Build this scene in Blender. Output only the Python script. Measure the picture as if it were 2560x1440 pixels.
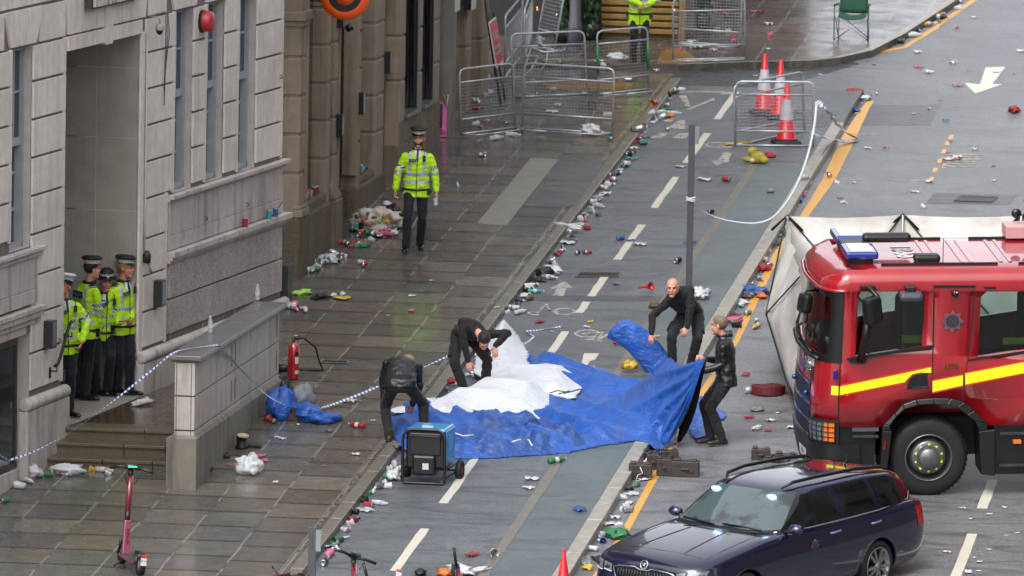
import bpy, bmesh, math, random
from mathutils import Vector, Matrix, Euler, noise
R = math.radians
V = Vector
# ---------------------------------------------------------------- camera
FPX = 18000.0                      # focal length in pixels of a 2560 px wide picture
def _basis():
    # camera frame (right, up, back); the street's level direction Y and the vertical Z seen in it
    yk = V((3950-1280, 720+1300, -FPX)).normalized()
    a = V((1, -.018, 0))
    z = yk.cross(a); z = z if z.y > 0 else -z
    z.normalize()
    x = yk.cross(z)
    return x, yk, z
_X, _Y, _Z = _basis()
ROT = Matrix((_X, _Y, _Z))         # camera-frame vector -> world vector
VG = V((3950-1280, 720+2800, -FPX))
_vg = ROT @ VG
SL = _vg.z / _vg.y                 # the street climbs away from the camera
def ray(px, py):
    return (ROT @ V((px-1280, 720-py, -FPX))).normalized()
DC = 105.8
CAM = V((0, 0, 0)) - ray(1280, 720) * DC
def G(px, py, lvl=0.0):            # point of the sloping ground (raised by lvl) under a pixel
    d = ray(px, py)
    t = (SL*CAM.y + lvl - CAM.z) / (d.z - SL*d.y)
    return CAM + d*t
def gz(x, y, lvl=0.0): return V((x, y, SL*y + lvl))
def on_plane(px, py, p0, n):       # point of a plane under a pixel
    d = ray(px, py); return CAM + d * ((p0-CAM).dot(n) / d.dot(n))
def proj(p):
    q = ROT.transposed() @ (V(p)-CAM)
    return (1280 + FPX*q.x/-q.z, 720 - FPX*q.y/-q.z, -q.z)
def ppm(p): return FPX/proj(p)[2]
for o in list(bpy.data.objects): bpy.data.objects.remove(o)
sc = bpy.context.scene; COL = sc.collection
cd = bpy.data.cameras.new('camera'); cd.sensor_width = 36; cd.lens = FPX/2560*36; cd.clip_start = 1; cd.clip_end = 2000
cam = bpy.data.objects.new('camera', cd); COL.objects.link(cam); sc.camera = cam
cam.matrix_world = Matrix.Translation(CAM) @ ROT.to_4x4()
cd.dof.use_dof = True; cd.dof.focus_distance = 95; cd.dof.aperture_fstop = 4.5
SUN_EL, SUN_AZ = R(52), R(200)     # a bright overcast sky; the veiled sun stands behind the camera
w = bpy.data.worlds.new('World'); sc.world = w; w.use_nodes = True
nt = w.node_tree; nt.nodes.clear()
sky = nt.nodes.new('ShaderNodeTexSky'); sky.sky_type = 'NISHITA'; sky.sun_disc = False
sky.sun_elevation = SUN_EL; sky.sun_rotation = SUN_AZ; sky.dust_density = 4; sky.air_density = 1.0
hs = nt.nodes.new('ShaderNodeHueSaturation'); hs.inputs['Saturation'].default_value = .22
bg = nt.nodes.new('ShaderNodeBackground'); bg.inputs['Strength'].default_value = .15
ow = nt.nodes.new('ShaderNodeOutputWorld')
nt.links.new(sky.outputs[0], hs.inputs['Color']); nt.links.new(hs.outputs[0], bg.inputs[0]); nt.links.new(bg.outputs[0], ow.inputs[0])
sl = bpy.data.lights.new('sun', 'SUN'); sl.energy = .6; sl.angle = R(30); sl.color = (1, .96, .9)
sun = bpy.data.objects.new('sun', sl); COL.objects.link(sun)
sun.rotation_euler = (math.pi/2-SUN_EL, 0, math.pi - SUN_AZ)   # Nishita rotation runs clockwise from +Y
sc.view_settings.view_transform = 'Standard'; sc.view_settings.look = 'None'
sc.view_settings.exposure = 1.3; sc.view_settings.gamma = 1
rnd = random.Random(7)
# ---------------------------------------------------------------- materials
MATS = {}
def lin(h):
    if isinstance(h, str):
        c = [int(h[i:i+2], 16)/255 for i in (0, 2, 4)]
        return tuple((x/12.92 if x <= .04045 else ((x+.055)/1.055)**2.4) for x in c) + (1,)
    return tuple(h)[:3] + (1,)
class NT:
    def __init__(s, name):
        s.m = bpy.data.materials.new(name); s.m.use_nodes = True; s.t = s.m.node_tree; s.t.nodes.clear()
        s.out = s.n('OutputMaterial'); s.b = s.n('BsdfPrincipled'); s.l(s.b.outputs[0], s.out.inputs[0])
        s.co = s.n('TexCoord')
    def n(s, t, **k):
        x = s.t.nodes.new('ShaderNode'+t)
        for a, v in k.items(): setattr(x, a, v)
        return x
    def l(s, a, b): s.t.links.new(a, b)
    def noise(s, scale, detail=4, rough=.6, vec=None, dist=0):
        x = s.n('TexNoise'); x.inputs['Scale'].default_value = scale; x.inputs['Detail'].default_value = detail
        x.inputs['Roughness'].default_value = rough; x.inputs['Distortion'].default_value = dist
        s.l(vec or s.co.outputs['Object'], x.inputs['Vector']); return x.outputs['Fac']
    def ramp(s, fac, *st):
        x = s.n('ValToRGB'); cr = x.color_ramp
        while len(cr.elements) > 1: cr.elements.remove(cr.elements[0])
        cr.elements[0].position = st[0][0]; cr.elements[0].color = lin(st[0][1]) if not isinstance(st[0][1], (int, float)) else (st[0][1],)*3+(1,)
        for p, c in st[1:]:
            e = cr.elements.new(p); e.color = lin(c) if not isinstance(c, (int, float)) else (c,)*3+(1,)
        s.l(fac, x.inputs[0]); return x.outputs['Color']
    def mix(s, a, b, f, mode='MIX'):
        x = s.n('Mix', data_type='RGBA', blend_type=mode)
        for i, v in ((6, a), (7, b), (0, f)):
            if hasattr(v, 'links'): s.l(v, x.inputs[i])
            elif i == 0: x.inputs[0].default_value = v
            else: x.inputs[i].default_value = lin(v)
        return x.outputs[2]
    def math(s, op, a, b=0, c=0):
        x = s.n('Math', operation=op)
        for i, v in enumerate((a, b, c)):
            if hasattr(v, 'links'): s.l(v, x.inputs[i])
            else: x.inputs[i].default_value = v
        return x.outputs[0]
    def bump(s, h, strength=.3, dist=.01):
        x = s.n('Bump'); x.inputs['Strength'].default_value = strength; x.inputs['Distance'].default_value = dist
        s.l(h, x.inputs['Height']); s.l(x.outputs[0], s.b.inputs['Normal']); return x
    def set(s, **k):
        for a, v in k.items():
            i = s.b.inputs[a.replace('_', ' ')]
            if hasattr(v, 'links'): s.l(v, i)
            else: i.default_value = lin(v) if isinstance(v, (str, tuple)) and 'Color' in a or isinstance(v, str) else v
        return s
    def sep(s, which='Object'):
        x = s.n('SeparateXYZ'); s.l(s.co.outputs[which], x.inputs[0]); return x.outputs
    def attr(s, name):
        x = s.n('Attribute', attribute_name=name); return x
def mat(name, col, rough=.5, metal=0, var=.12, scale=6, bump=0, bscale=40, coat=0, trans=0, alpha=1, spec=.5, emit=None, es=0, sheen=0):
    if name in MATS: return MATS[name]
    s = NT(name)
    if var:
        f = s.ramp(s.noise(scale, 5), (.3, 1-var), (.7, 1+var*.5))
        s.set(Base_Color=s.mix(col, f, 1, 'MULTIPLY'))
        s.set(Roughness=s.math('MULTIPLY_ADD', s.noise(scale*1.7, 3), .3*rough, rough*.85))
    else: s.set(Base_Color=col, Roughness=rough)
    s.set(Metallic=metal, Coat_Weight=coat, Transmission_Weight=trans, Alpha=alpha, Specular_IOR_Level=spec)
    s.b.inputs['Coat Roughness'].default_value = .05
    if sheen: s.set(Sheen_Weight=sheen)
    if bump: s.bump(s.noise(bscale, 4), 1, bump)
    if emit: s.b.inputs['Emission Color'].default_value = lin(emit); s.b.inputs['Emission Strength'].default_value = es
    MATS[name] = s.m; return s.m
# ---------------------------------------------------------------- mesh building
def perp(d):
    d = V(d).normalized(); a = V((0, 0, 1)) if abs(d.z) < .9 else V((1, 0, 0))
    x = d.cross(a).normalized(); return x, d.cross(x)
def XF(loc=(0, 0, 0), rot=(0, 0, 0), s=1):
    s = (s, s, s) if isinstance(s, (int, float)) else s
    return Matrix.Translation(V(loc)) @ Euler(rot).to_matrix().to_4x4() @ Matrix.Diagonal((*s, 1))
class MB:
    def __init__(s): s.v = []; s.f = []; s.m = []; s.sm = []
    def add(s, vs, fs, m=0, M=None, smooth=False):
        b = len(s.v); s.v += [(M @ V(p) if M else V(p)) for p in vs]
        s.f += [tuple(i+b for i in f) for f in fs]; s.m += [m]*len(fs); s.sm += [smooth]*len(fs); return s
    def box(s, c, d, m=0, rot=None, M=None, taper=1):
        x, y, z = (k/2 for k in d); vs = []
        for k in (-1, 1):
            t = 1 if k < 0 else taper
            vs += [(-x*t, -y*t, k*z), (x*t, -y*t, k*z), (x*t, y*t, k*z), (-x*t, y*t, k*z)]
        T = Matrix.Translation(V(c)) @ (Euler(rot).to_matrix().to_4x4() if rot else Matrix.Identity(4))
        if M: T = M @ T
        return s.add(vs, [(3, 2, 1, 0), (4, 5, 6, 7), (0, 1, 5, 4), (1, 2, 6, 5), (2, 3, 7, 6), (3, 0, 4, 7)], m, T)
    def hexa(s, lo, hi, m=0, M=None):          # two quads (4 points each), joined
        return s.add(list(lo)+list(hi), [(3, 2, 1, 0), (4, 5, 6, 7), (0, 1, 5, 4), (1, 2, 6, 5), (2, 3, 7, 6), (3, 0, 4, 7)], m, M)
    def prism(s, poly, h, m=0, M=None, smooth=False):   # polygon of 3-D points moved along vector h
        n = len(poly); h = V(h)
        s.add([V(p) for p in poly]+[V(p)+h for p in poly], [tuple(range(n))[::-1], tuple(range(n, 2*n))], m, M)
        b = len(s.v)-2*n
        for i in range(n):
            j = (i+1) % n; s.f.append((b+i, b+j, b+n+j, b+n+i)); s.m.append(m); s.sm.append(smooth)
        return s
    def tube(s, path, r, m=0, n=8, closed=False, M=None, caps=True, smooth=True):
        path = [V(p) for p in path]; N = len(path); rs = r if isinstance(r, (list, tuple)) else [r]*N
        vs = []; fs = []; x = None
        for i, p in enumerate(path):
            a = path[(i-1) % N] if (i or closed) else p; b = path[(i+1) % N] if (i < N-1 or closed) else p
            d = (b-a)
            if d.length < 1e-9: d = V((0, 0, 1))
            d.normalize()
            if x is None: x, y = perp(d)
            else:
                x = (x - d*x.dot(d))
                if x.length < 1e-6: x, _ = perp(d)
                x.normalize(); y = d.cross(x)
            for k in range(n):
                t = 2*math.pi*k/n; vs.append(p+(x*math.cos(t)+y*math.sin(t))*rs[i])
        for i in range(N if closed else N-1):
            j = (i+1) % N
            for k in range(n): l = (k+1) % n; fs.append((i*n+k, j*n+k, j*n+l, i*n+l))
        if caps and not closed: fs += [tuple(range(n)), tuple(range((N-1)*n, N*n))[::-1]]
        return s.add(vs, fs, m, M, smooth)
    def lathe(s, prof, n=16, m=0, M=None, smooth=True, a0=0, a1=2*math.pi, mfn=None):  # (r, z) pairs, axis Z
        full = abs(a1-a0-2*math.pi) < 1e-6; k = n if full else n+1; vs = []; fs = []
        for r, z in prof:
            for i in range(k): t = a0+(a1-a0)*i/n; vs.append((r*math.cos(t), r*math.sin(t), z))
        b = len(s.f)
        for j in range(len(prof)-1):
            for i in range(n):
                l = (i+1) % k; fs.append((j*k+i, j*k+l, (j+1)*k+l, (j+1)*k+i))
        s.add(vs, fs, m, M, smooth)
        if mfn:
            for j in range(len(prof)-1):
                for i in range(n): s.m[b+j*n+i] = mfn(j, i)
        return s
    def grid(s, fn, nu, nv, m=0, M=None, smooth=True):
        vs = [fn(i/nu, j/nv) for j in range(nv+1) for i in range(nu+1)]
        fs = [(j*(nu+1)+i, j*(nu+1)+i+1, (j+1)*(nu+1)+i+1, (j+1)*(nu+1)+i) for j in range(nv) for i in range(nu)]
        return s.add(vs, fs, m, M, smooth)
    def ball(s, c, r, m=0, n=12, M=None):
        r = (r, r, r) if isinstance(r, (int, float)) else r
        T = XF(c, s=r); T = M @ T if M else T
        return s.lathe([(max(1e-4, math.cos(a)), math.sin(a)) for a in [math.pi*(j/(n//2)-.5) for j in range(n//2+1)]], n, m, T)
    def build(s, name, mats, parent=None, bevel=0, weld=False, recenter=True, solid=0):
        me = bpy.data.meshes.new(name); inv = None
        c = V((0, 0, 0))
        if parent is None and recenter and s.v:
            c = V((sum(p.x for p in s.v)/len(s.v), sum(p.y for p in s.v)/len(s.v), min(p.z for p in s.v)))
        me.from_pydata([tuple(p-c) for p in s.v], [], s.f)
        mats = mats if isinstance(mats, (list, tuple)) else [mats]
        for q in mats: me.materials.append(q)
        me.polygons.foreach_set('material_index', s.m); me.polygons.foreach_set('use_smooth', s.sm)
        bm = bmesh.new(); bm.from_mesh(me)
        if weld: bmesh.ops.remove_doubles(bm, verts=bm.verts, dist=1e-4)
        bmesh.ops.recalc_face_normals(bm, faces=bm.faces); bm.to_mesh(me); bm.free()
        o = bpy.data.objects.new(name, me); COL.objects.link(o)
        if parent is not None: o.parent = parent
        else: o.location = c
        if bevel:
            b = o.modifiers.new('b', 'BEVEL'); b.width = bevel; b.segments = 2; b.limit_method = 'ANGLE'; b.angle_limit = R(40)
        if solid:
            b = o.modifiers.new('s', 'SOLIDIFY'); b.thickness = solid; b.offset = 0
        return o
def tag(o, label=None, cat=None, group=None, kind=None):
    if label: o['label'] = label
    if cat: o['category'] = cat
    if group: o['group'] = group
    if kind: o['kind'] = kind
    return o
def thing(name, label, cat, loc=(0, 0, 0), rz=0, group=None, tilt=False):
    o = bpy.data.objects.new(name, None); COL.objects.link(o); o.empty_display_size = .1
    if tilt: o.matrix_world = Matrix.Translation(V(loc)) @ Matrix.Rotation(math.atan(SL), 4, 'X') @ Matrix.Rotation(rz, 4, 'Z')
    else: o.location = loc; o.rotation_euler = (0, 0, rz)
    return tag(o, label, cat, group)
def copy_tree(o, parent=None):
    c = o.copy(); COL.objects.link(c); c.parent = parent
    for ch in [x for x in o.children]: copy_tree(ch, c)
    return c
def struct(o): o['kind'] = 'structure'; return o
TILT = Matrix.Rotation(math.atan(SL), 4, 'X')
def text_mesh(txt, size, depth=.004, bold=.0, align='CENTER'):
    cu = bpy.data.curves.new('t', 'FONT'); cu.body = txt; cu.size = size; cu.extrude = depth/2; cu.offset = bold
    cu.align_x = align; cu.align_y = 'CENTER'; cu.resolution_u = 3
    o = bpy.data.objects.new('t', cu); COL.objects.link(o)
    me = bpy.data.meshes.new_from_object(o); bpy.data.objects.remove(o); bpy.data.curves.remove(cu)
    vs = [v.co.copy() for v in me.vertices]; fs = [tuple(p.vertices) for p in me.polygons]; bpy.data.meshes.remove(me)
    return vs, fs
# ================================================================ GROUND
YJ = 18.2                                            # the side street starts here
def strip(name, x0, x1, y0, y1, top, bot, m, ny=1):
    b = MB()
    b.hexa([gz(x0, y0, bot), gz(x1, y0, bot), gz(x1, y1, bot), gz(x0, y1, bot)],
           [gz(x0, y0, top), gz(x1, y0, top), gz(x1, y1, top), gz(x0, y1, top)])
    return struct(b.build(name, m, recenter=False))
def asphalt(name, c1, c2, wet, tint=None):
    s = NT(name); big = s.noise(.35, 5, .6); fine = s.noise(30, 5, .85); mid = s.noise(7, 4)
    mp = s.n('Mapping'); mp.inputs['Scale'].default_value = (.7, 2.2, 1); s.l(s.co.outputs['Object'], mp.inputs[0])
    streak = s.noise(1.1, 4, .6, mp.outputs[0], 1.5)
    col = s.mix(c1, c2, s.ramp(fine, (.34, 0), (.68, 1)))
    col = s.mix(col, s.ramp(big, (.35, .72), (.7, 1.1)), 1, 'MULTIPLY')
    col = s.mix(col, s.ramp(streak, (.36, .62), (.52, 1.0)), 1, 'MULTIPLY')
    if tint: col = s.mix(col, tint, s.ramp(mid, (.3, .2), (.8, .6)))
    s.set(Base_Color=col, Roughness=s.math('ADD', s.math('MULTIPLY', streak, .35), s.math('MULTIPLY_ADD', big, .3, wet)))
    s.b.inputs['Specular IOR Level'].default_value = .5
    s.bump(s.math('ADD', fine, s.math('MULTIPLY', mid, .6)), .9, .012)
    return s.m
M_ROAD = asphalt('asphalt_road', '4c4d50', '8e9095', .08)
M_CYC = asphalt('asphalt_cycle', '3f4347', '777c81', .08)
M_TEAL = asphalt('asphalt_strip', '454d50', '727b7e', .08, '505c60')
M_SIDE = asphalt('asphalt_side', '2e2f31', '55565a', -.04)
def slabs(name, cw, ch, cols, jl='8d8a84', jd='26241f', wet=0.0, ox=0.0):
    s = NT(name); o = s.sep(); X, Y = o[0], o[1]
    wob = s.math('MULTIPLY_ADD', s.noise(1.2, 2), .05, -.025)
    cx = s.math('DIVIDE', s.math('ADD', s.math('ADD', X, ox), wob), cw); ci = s.math('FLOOR', cx); fx = s.math('FRACT', cx)
    wn = s.n('TexWhiteNoise', noise_dimensions='1D'); s.l(ci, wn.inputs['W'])
    half = s.math('FLOOR', s.math('MULTIPLY', ci, .5)); wn2 = s.n('TexWhiteNoise', noise_dimensions='1D'); s.l(half, wn2.inputs['W'])
    cy = s.math('DIVIDE', s.math('ADD', Y, s.math('MULTIPLY', wn2.outputs[0], ch*.5)), ch)
    cy = s.math('ADD', cy, s.math('MULTIPLY', wn.outputs[0], .12)); yi = s.math('FLOOR', cy); fy = s.math('FRACT', cy)
    cb = s.n('CombineXYZ'); s.l(ci, cb.inputs[0]); s.l(yi, cb.inputs[1])
    w3 = s.n('TexWhiteNoise', noise_dimensions='3D'); s.l(cb.outputs[0], w3.inputs['Vector'])
    col = s.ramp(w3.outputs['Value'], *[(i/(len(cols)-.01), c) for i, c in enumerate(cols)]); s.t.nodes[-1]
    big = s.noise(.5, 4); mid = s.noise(5, 5, .65); fine = s.noise(60, 3)
    col = s.mix(col, s.ramp(mid, (.25, .7), (.75, 1.2)), 1, 'MULTIPLY')
    col = s.mix(col, s.ramp(fine, (.3, .85), (.7, 1.1)), 1, 'MULTIPLY')
    # joints
    dx = s.math('MULTIPLY', s.math('ABSOLUTE', s.math('SUBTRACT', fx, .5)), 2*1)
    dy = s.math('MULTIPLY', s.math('ABSOLUTE', s.math('SUBTRACT', fy, .5)), 2*1)
    jx = s.math('GREATER_THAN', dx, 1-.028/cw); jy = s.math('GREATER_THAN', dy, 1-.06/ch)
    brk = s.math('GREATER_THAN', s.noise(2.3, 3), .47)
    col = s.mix(col, jd, s.math('MULTIPLY', jy, .9))
    col = s.mix(col, s.mix(jd, jl, brk), s.math('MULTIPLY', jx, .5))
    dots = s.math('GREATER_THAN', s.noise(26, 2), .735)
    col = s.mix(col, '9a968c', s.math('MULTIPLY', dots, .5))
    s.set(Base_Color=col, Roughness=s.ramp(s.math('ADD', s.math('MULTIPLY', big, .7), s.math('MULTIPLY', s.noise(2.2, 4), .45)), (.42, .07+wet), (.76, .40+wet)))
    h = s.math('SUBTRACT', s.math('MULTIPLY', fine, .15), s.math('MAXIMUM', jx, jy))
    h = s.math('ADD', h, s.math('MULTIPLY', w3.outputs['Value'], .35))
    s.bump(s.math('ADD', h, s.math('MULTIPLY', mid, .3)), .6, .006); return s.m
M_PAVE = slabs('york_stone_slabs', .742, .80, ['56534e', '635e56', '4a4a49', '69645b', '5c544c', '4f4f4e', '645a50', '4c4b49', '605c55', '555453', '524d48', '585854'], ox=.70)
M_FARP = slabs('far_pavement_slabs', .62, .95, ['564a45', '4a4644', '5e524b', '42403e', '553f38', '4d4946'])
M_KERB = mat('kerb_stone', '8b877e', .35, 0, .3, 9, .003, 50)
M_KERB2 = mat('kerb_stone_dark', '67635a', .3, 0, .3, 9, .003, 50)
M_LINE = None
def paint(name, col, wear=.42, under='55565a'):
    s = NT(name); f = s.noise(9, 6, .75); g = s.noise(60, 3)
    k = s.ramp(s.math('ADD', s.math('MULTIPLY', f, .75), s.math('MULTIPLY', g, .25)), (wear-.05, 0), (wear, 1))
    s.set(Base_Color=s.mix(s.mix(col, s.ramp(g, (.3, .8), (.7, 1.05)), 1, 'MULTIPLY'), under, s.math('SUBTRACT', 1, k)), Roughness=.35)
    s.bump(g, .4, .004); return s.m
M_WHITE = paint('line_paint', 'c4bfb3', .36); M_WORN = paint('worn_paint', 'aeaaa2', .5); M_YEL = paint('yellow_paint', 'c9922e', .37)
M_FAINT = paint('faint_yellow_paint', 'a08d5c', .55)
# road: one sheet out to the horizon
b = MB()
xs = [-400, -60, 60, 400]; ys = [-400, -60, 60, 400]
b.grid(lambda u, v: gz(xs[round(u*3)], ys[round(v*3)], 0), 3, 3, smooth=False); struct(b.build('road', M_ROAD, recenter=False))
KX, KR = .27, 3.42
strip('cycle_track', KX, 2.345, -60, YJ-.6, .12, -.2, M_CYC)
strip('median_strip', 2.475, KR-.2, -60, 10.2, .121, -.2, M_TEAL)
strip('median_edging', 2.345, 2.475, -60, 10.2, .126, -.2, M_KERB2)
strip('cycle_track_end', 2.345, 3.40, 10.2, YJ-.6, .1201, -.2, M_CYC)
def kerb(name, x0, x1, y0, y1, top, m, step=.915):
    b = MB(); y = y0
    while y < y1:
        e = min(y+step, y1); g = .008; j = rnd.uniform(-.004, .004)
        b.hexa([gz(x0, y+g, -.2), gz(x1+j, y+g, -.2), gz(x1+j, e-g, -.2), gz(x0, e-g, -.2)],
               [gz(x0, y+g, top+j*.5), gz(x1+j, y+g, top+j*.5-.004), gz(x1+j, e-g, top+j*.5-.004), gz(x0, e-g, top+j*.5)]); y = e
    o = b.build(name, m, recenter=False, bevel=.012); return struct(o)
kerb('median_kerb', KR-.2, KR, -40, 14.4, .125, M_KERB)
kerb('pavement_kerb', KX-.17, KX, -40, YJ-.5, .223, M_KERB2)
b = MB(); b.hexa([gz(-14, -60, -.2), gz(KX-.17, -60, -.2), gz(KX-.17, YJ, -.2), gz(-14, YJ, -.2)],
                 [gz(-14, -60, .22), gz(KX-.17, -60, .22), gz(KX-.17, YJ, .22), gz(-14, YJ, .22)])
struct(b.build('pavement', M_PAVE, recenter=False))
def flat(name, px, lvl, m, th=.004, kind='structure'):
    pts = [G(x, y, lvl) for x, y in px]
    b = MB(); b.prism([p for p in pts], (0, 0, th), 0)
    o = b.build(name, m, recenter=False); o['kind'] = kind; return o
M_PATCH = mat('pale_slab', '7d7a72', .35, 0, .2, 5, .002, 60); M_TAR = asphalt('tarmac_patch', '454447', '6b6a6e', .1)
flat('pavement_patch', [(1327, 395), (1396, 399), (1266, 563), (1193, 558)], .221, M_PATCH)
flat('pavement_tarmac', [(1397, 400), (1517, 402), (1437, 517), (1311, 515)], .221, M_TAR)
M_GUT = mat('inner_kerb_line', '6e6b62', .3, 0, .3, 8, .002, 50)
for x0, x1 in ((.0, .018), ):
    strip('kerb_joint', x0, x1, -40, YJ-.6, .2245, .2, M_GUT)
# side street, darker and wetter, and the pavement beyond it
far = [(1100, 160), (1700, 161), (1862, 155), (2030, 151), (2100, 144), (2180, 126), (2262, 84), (2385, 4), (2480, -90), (2700, -320), (900, -320), (700, 160)]
side = [(-200, 158), (1700, 162), (1862, 156), (2030, 152), (2105, 146), (2150, 160), (2010, 200), (1900, 226), (1830, 229), (1655, 229), (1500, 232), (-200, 232)]
flat('side_street', side, 0, M_SIDE, .004)
pts = [G(x, y, .12) for x, y in far]; b = MB(); b.prism([p-V((0, 0, .3)) for p in pts], (0, 0, .3)); struct(b.build('far_pavement', M_FARP, recenter=False))
b = MB()
for i in range(1, 8):
    p, q = [G(*far[k], .12) for k in (i, i+1)]; d = (q-p).normalized(); n = V((0, 0, 1)).cross(d).normalized()*.16
    b.hexa([p-V((0, 0, .3)), q-V((0, 0, .3)), q+n-V((0, 0, .3)), p+n-V((0, 0, .3))], [p+V((0, 0, .005)), q+V((0, 0, .005)), q+n+V((0, 0, .005)), p+n+V((0, 0, .005))])
struct(b.build('far_kerb', M_KERB, recenter=False))
s = NT('tactile_paving'); o = s.sep(); a = s.math('SINE', s.math('MULTIPLY', o[0], 90)); c_ = s.math('SINE', s.math('MULTIPLY', o[1], 60))
s.set(Base_Color=s.mix('7d5a35', s.ramp(s.noise(3), (.3, .8), (.7, 1.2)), 1, 'MULTIPLY'), Roughness=.25); s.bump(s.math('ADD', a, c_), .5, .006); M_TACT = s.m
flat('tactile_paving', [(1640, 161), (1760, 158), (1700, 118), (1655, 128)], .121, M_TACT)
flat('tactile_paving', [(1370, 222), (1560, 226), (1600, 208), (1345, 202)], .221, M_TACT)
# painted lines (thin sheets of thermoplastic)
def stripe(name, xc, wd, ya, yb, lvl, m, top=.004):
    a = G(1280, ya, lvl).y if ya > 60 else ya; a = G(ya_px(xc, ya, lvl), ya, lvl).y; c = G(ya_px(xc, yb, lvl), yb, lvl).y
    b = MB(); n = 6; L = []; Rr = []
    for i in range(n+1):
        y = a+(c-a)*i/n; L.append((xc-wd/2+rnd.uniform(-.008, .008), y)); Rr.append((xc+wd/2+rnd.uniform(-.008, .008), y))
    pl = [gz(x, y, lvl+.0005) for x, y in L+Rr[::-1]]; b.prism(pl, (0, 0, top)); return struct(b.build(name, m, recenter=False))
def ya_px(xw, py, lvl):            # pixel column at which ground of world x lies on pixel row py
    lo, hi = -6000, 8000
    for _ in range(40):
        mid = (lo+hi)/2
        if G(mid, py, lvl).x < xw: lo = mid
        else: hi = mid
    return lo
for ya, yb in ((1427, 1322), (1258, 1147), (1120, 1000), (895, 829), (782, 755), (741, 693), (649, 562), (520, 443), (407, 333), (298, 230)):
    stripe('lane_marking', 1.31, .115, ya, yb, .12, M_WHITE)
for ya, yb in ((1480, 1335), (1271, 1200), (1150, 1060)): stripe('lane_marking', 8.03, .13, ya, yb, 0, M_WHITE)
yl = [(1480, 1460, 19), (1494, 1437, 19), (1567, 1321, 19), (1637, 1193, 19), (1675, 1130, 19), (1760, 975, 17), (1842, 850, 15), (1889, 745, 21), (1940, 640, 20), (2012, 539, 22), (2073, 447, 32), (2119, 350, 36), (2162, 272, 22), (2177, 253, 16)]
for (x, y, wd), (x2, y2, w2) in zip(yl, yl[1:]): flat('yellow_line', [(x-wd/2, y), (x+wd/2, y), (x2+w2/2, y2), (x2-w2/2, y2)], 0.0005, M_YEL, .004)
for a, c in (((2108, 147, 2262, 116), 7), ((2262, 116, 2340, 66), 9), ((2340, 66, 2450, -14), 9)):
    x, y, x2, y2 = a; flat('yellow_line', [(x-c/2, y), (x+c/2, y+3), (x2+c, y2+3), (x2-c/2, y2)], 0.0005, M_YEL)
flat('yellow_line', [(1300, 194), (1620, 203), (1620, 207), (1300, 198)], .0045, M_YEL)
flat('yellow_line', [(1360, 146), (1700, 152), (1700, 155), (1360, 150)], .1215, M_FAINT)
for x, y in ((2377, 343), (2369, 358), (2359, 379), (2349, 402), (2337, 425), (2328, 448), (2361, 415)):
    flat('yellow_mark', [(x-7, y+5), (x+4, y+5), (x+8, y-5), (x-3, y-5)], .0005, M_YEL)
for k in range(6):
    y = 384+k*6; flat('worn_mark', [(2375-k*3, y), (2461-k*5, y+1), (2458-k*5, y+4.5), (2373-k*3, y+3.5)], .0005, M_FAINT)
for a in ([(2220, 451), (2320, 450), (2320, 454), (2230, 453)], [(2105, 448), (2155, 449), (2150, 452), (2105, 451)], [(2120, 335), (2195, 334), (2195, 336), (2120, 338)]):
    flat('worn_mark', a, .0005, M_FAINT)
# direction arrows, give-way triangle and cycle symbols
flat('arrow_marking', [(2464, 169), (2514, 167), (2481, 210), (2506, 211), (2438, 234), (2411, 207), (2450, 211)], .0005, M_WHITE)
flat('arrow_marking', [(1381, 740), (1409, 740), (1416, 720), (1433, 719), (1411, 704), (1376, 721), (1392, 722)], .1205, M_WORN)
flat('arrow_marking', [(1810, 382), (1833, 382), (1821, 398), (1825, 403), (1793, 414), (1778, 402), (1794, 401)], .1205, M_WORN)
flat('arrow_marking', [(1460, 884), (1497, 884), (1488, 899), (1474, 903), (1468, 915), (1488, 916), (1478, 930), (1440, 930), (1455, 905)], .1205, M_WHITE)
for a in ([(1697, 239), (1716, 239), (1727, 268), (1713, 265)], [(1713, 275), (1785, 245), (1790, 249), (1720, 276)], [(1670, 320), (1697, 300), (1713, 301), (1713, 323)], [(1655, 303), (1688, 292), (1682, 305)],
          [(1700, 228), (1830, 228), (1830, 231), (1700, 231)], [(1625, 345), (1650, 333), (1672, 333), (1655, 345)], [(1680, 345), (1700, 334), (1722, 333), (1716, 346)], [(1805, 231), (1831, 231), (1829, 236), (1801, 235)]):
    flat('worn_marking', a, .1205, M_WORN)
def ribbon(pts, wd, lvl):
    b = MB(); L = []; Q = []
    P = [G(x, y, lvl) for x, y in pts]; n = len(P)
    for i in range(n):
        d = P[min(i+1, n-1)]-P[max(i-1, 0)]; q = V((-d.y, d.x, 0)).normalized()*wd/2; q.z = SL*q.y
        L.append(P[i]+q); Q.append(P[i]-q)
    for i in range(n-1): b.prism([L[i], L[i+1], Q[i+1], Q[i]], (0, 0, .004))
    return b
def ell(cx, cy, rx, ry, n=18): return [(cx+rx*math.cos(2*math.pi*i/n), cy+ry*math.sin(2*math.pi*i/n)) for i in range(n+1)]
for parts, m in (([ell(1411, 779, 25, 8), ell(1338, 783, 16, 4)[3:14], [(1342, 783), (1360, 768), (1378, 779), (1400, 781)], [(1360, 768), (1368, 760)], [(1378, 779), (1364, 764), (1350, 770)]], M_WORN),
                 ([ell(1468, 834, 29, 9), [(1455, 834), (1480, 848), (1506, 830), (1455, 834)], [(1506, 830), (1494, 850), (1480, 848)], [(1452, 849), (1484, 849)], [(1494, 850), (1520, 836), (1535, 829), (1548, 828)], [(1482, 853), (1505, 853)]], M_WORN),
                 ([ell(1800, 362, 35, 6), ell(1845, 360, 26, 5), [(1800, 362), (1822, 370), (1845, 360)]], M_WORN)):
    b = MB()
    for q in parts:
        r = ribbon(q, .045, .1205); b.add(r.v, r.f)
    struct(b.build('cycle_symbol', m, recenter=False))
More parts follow.
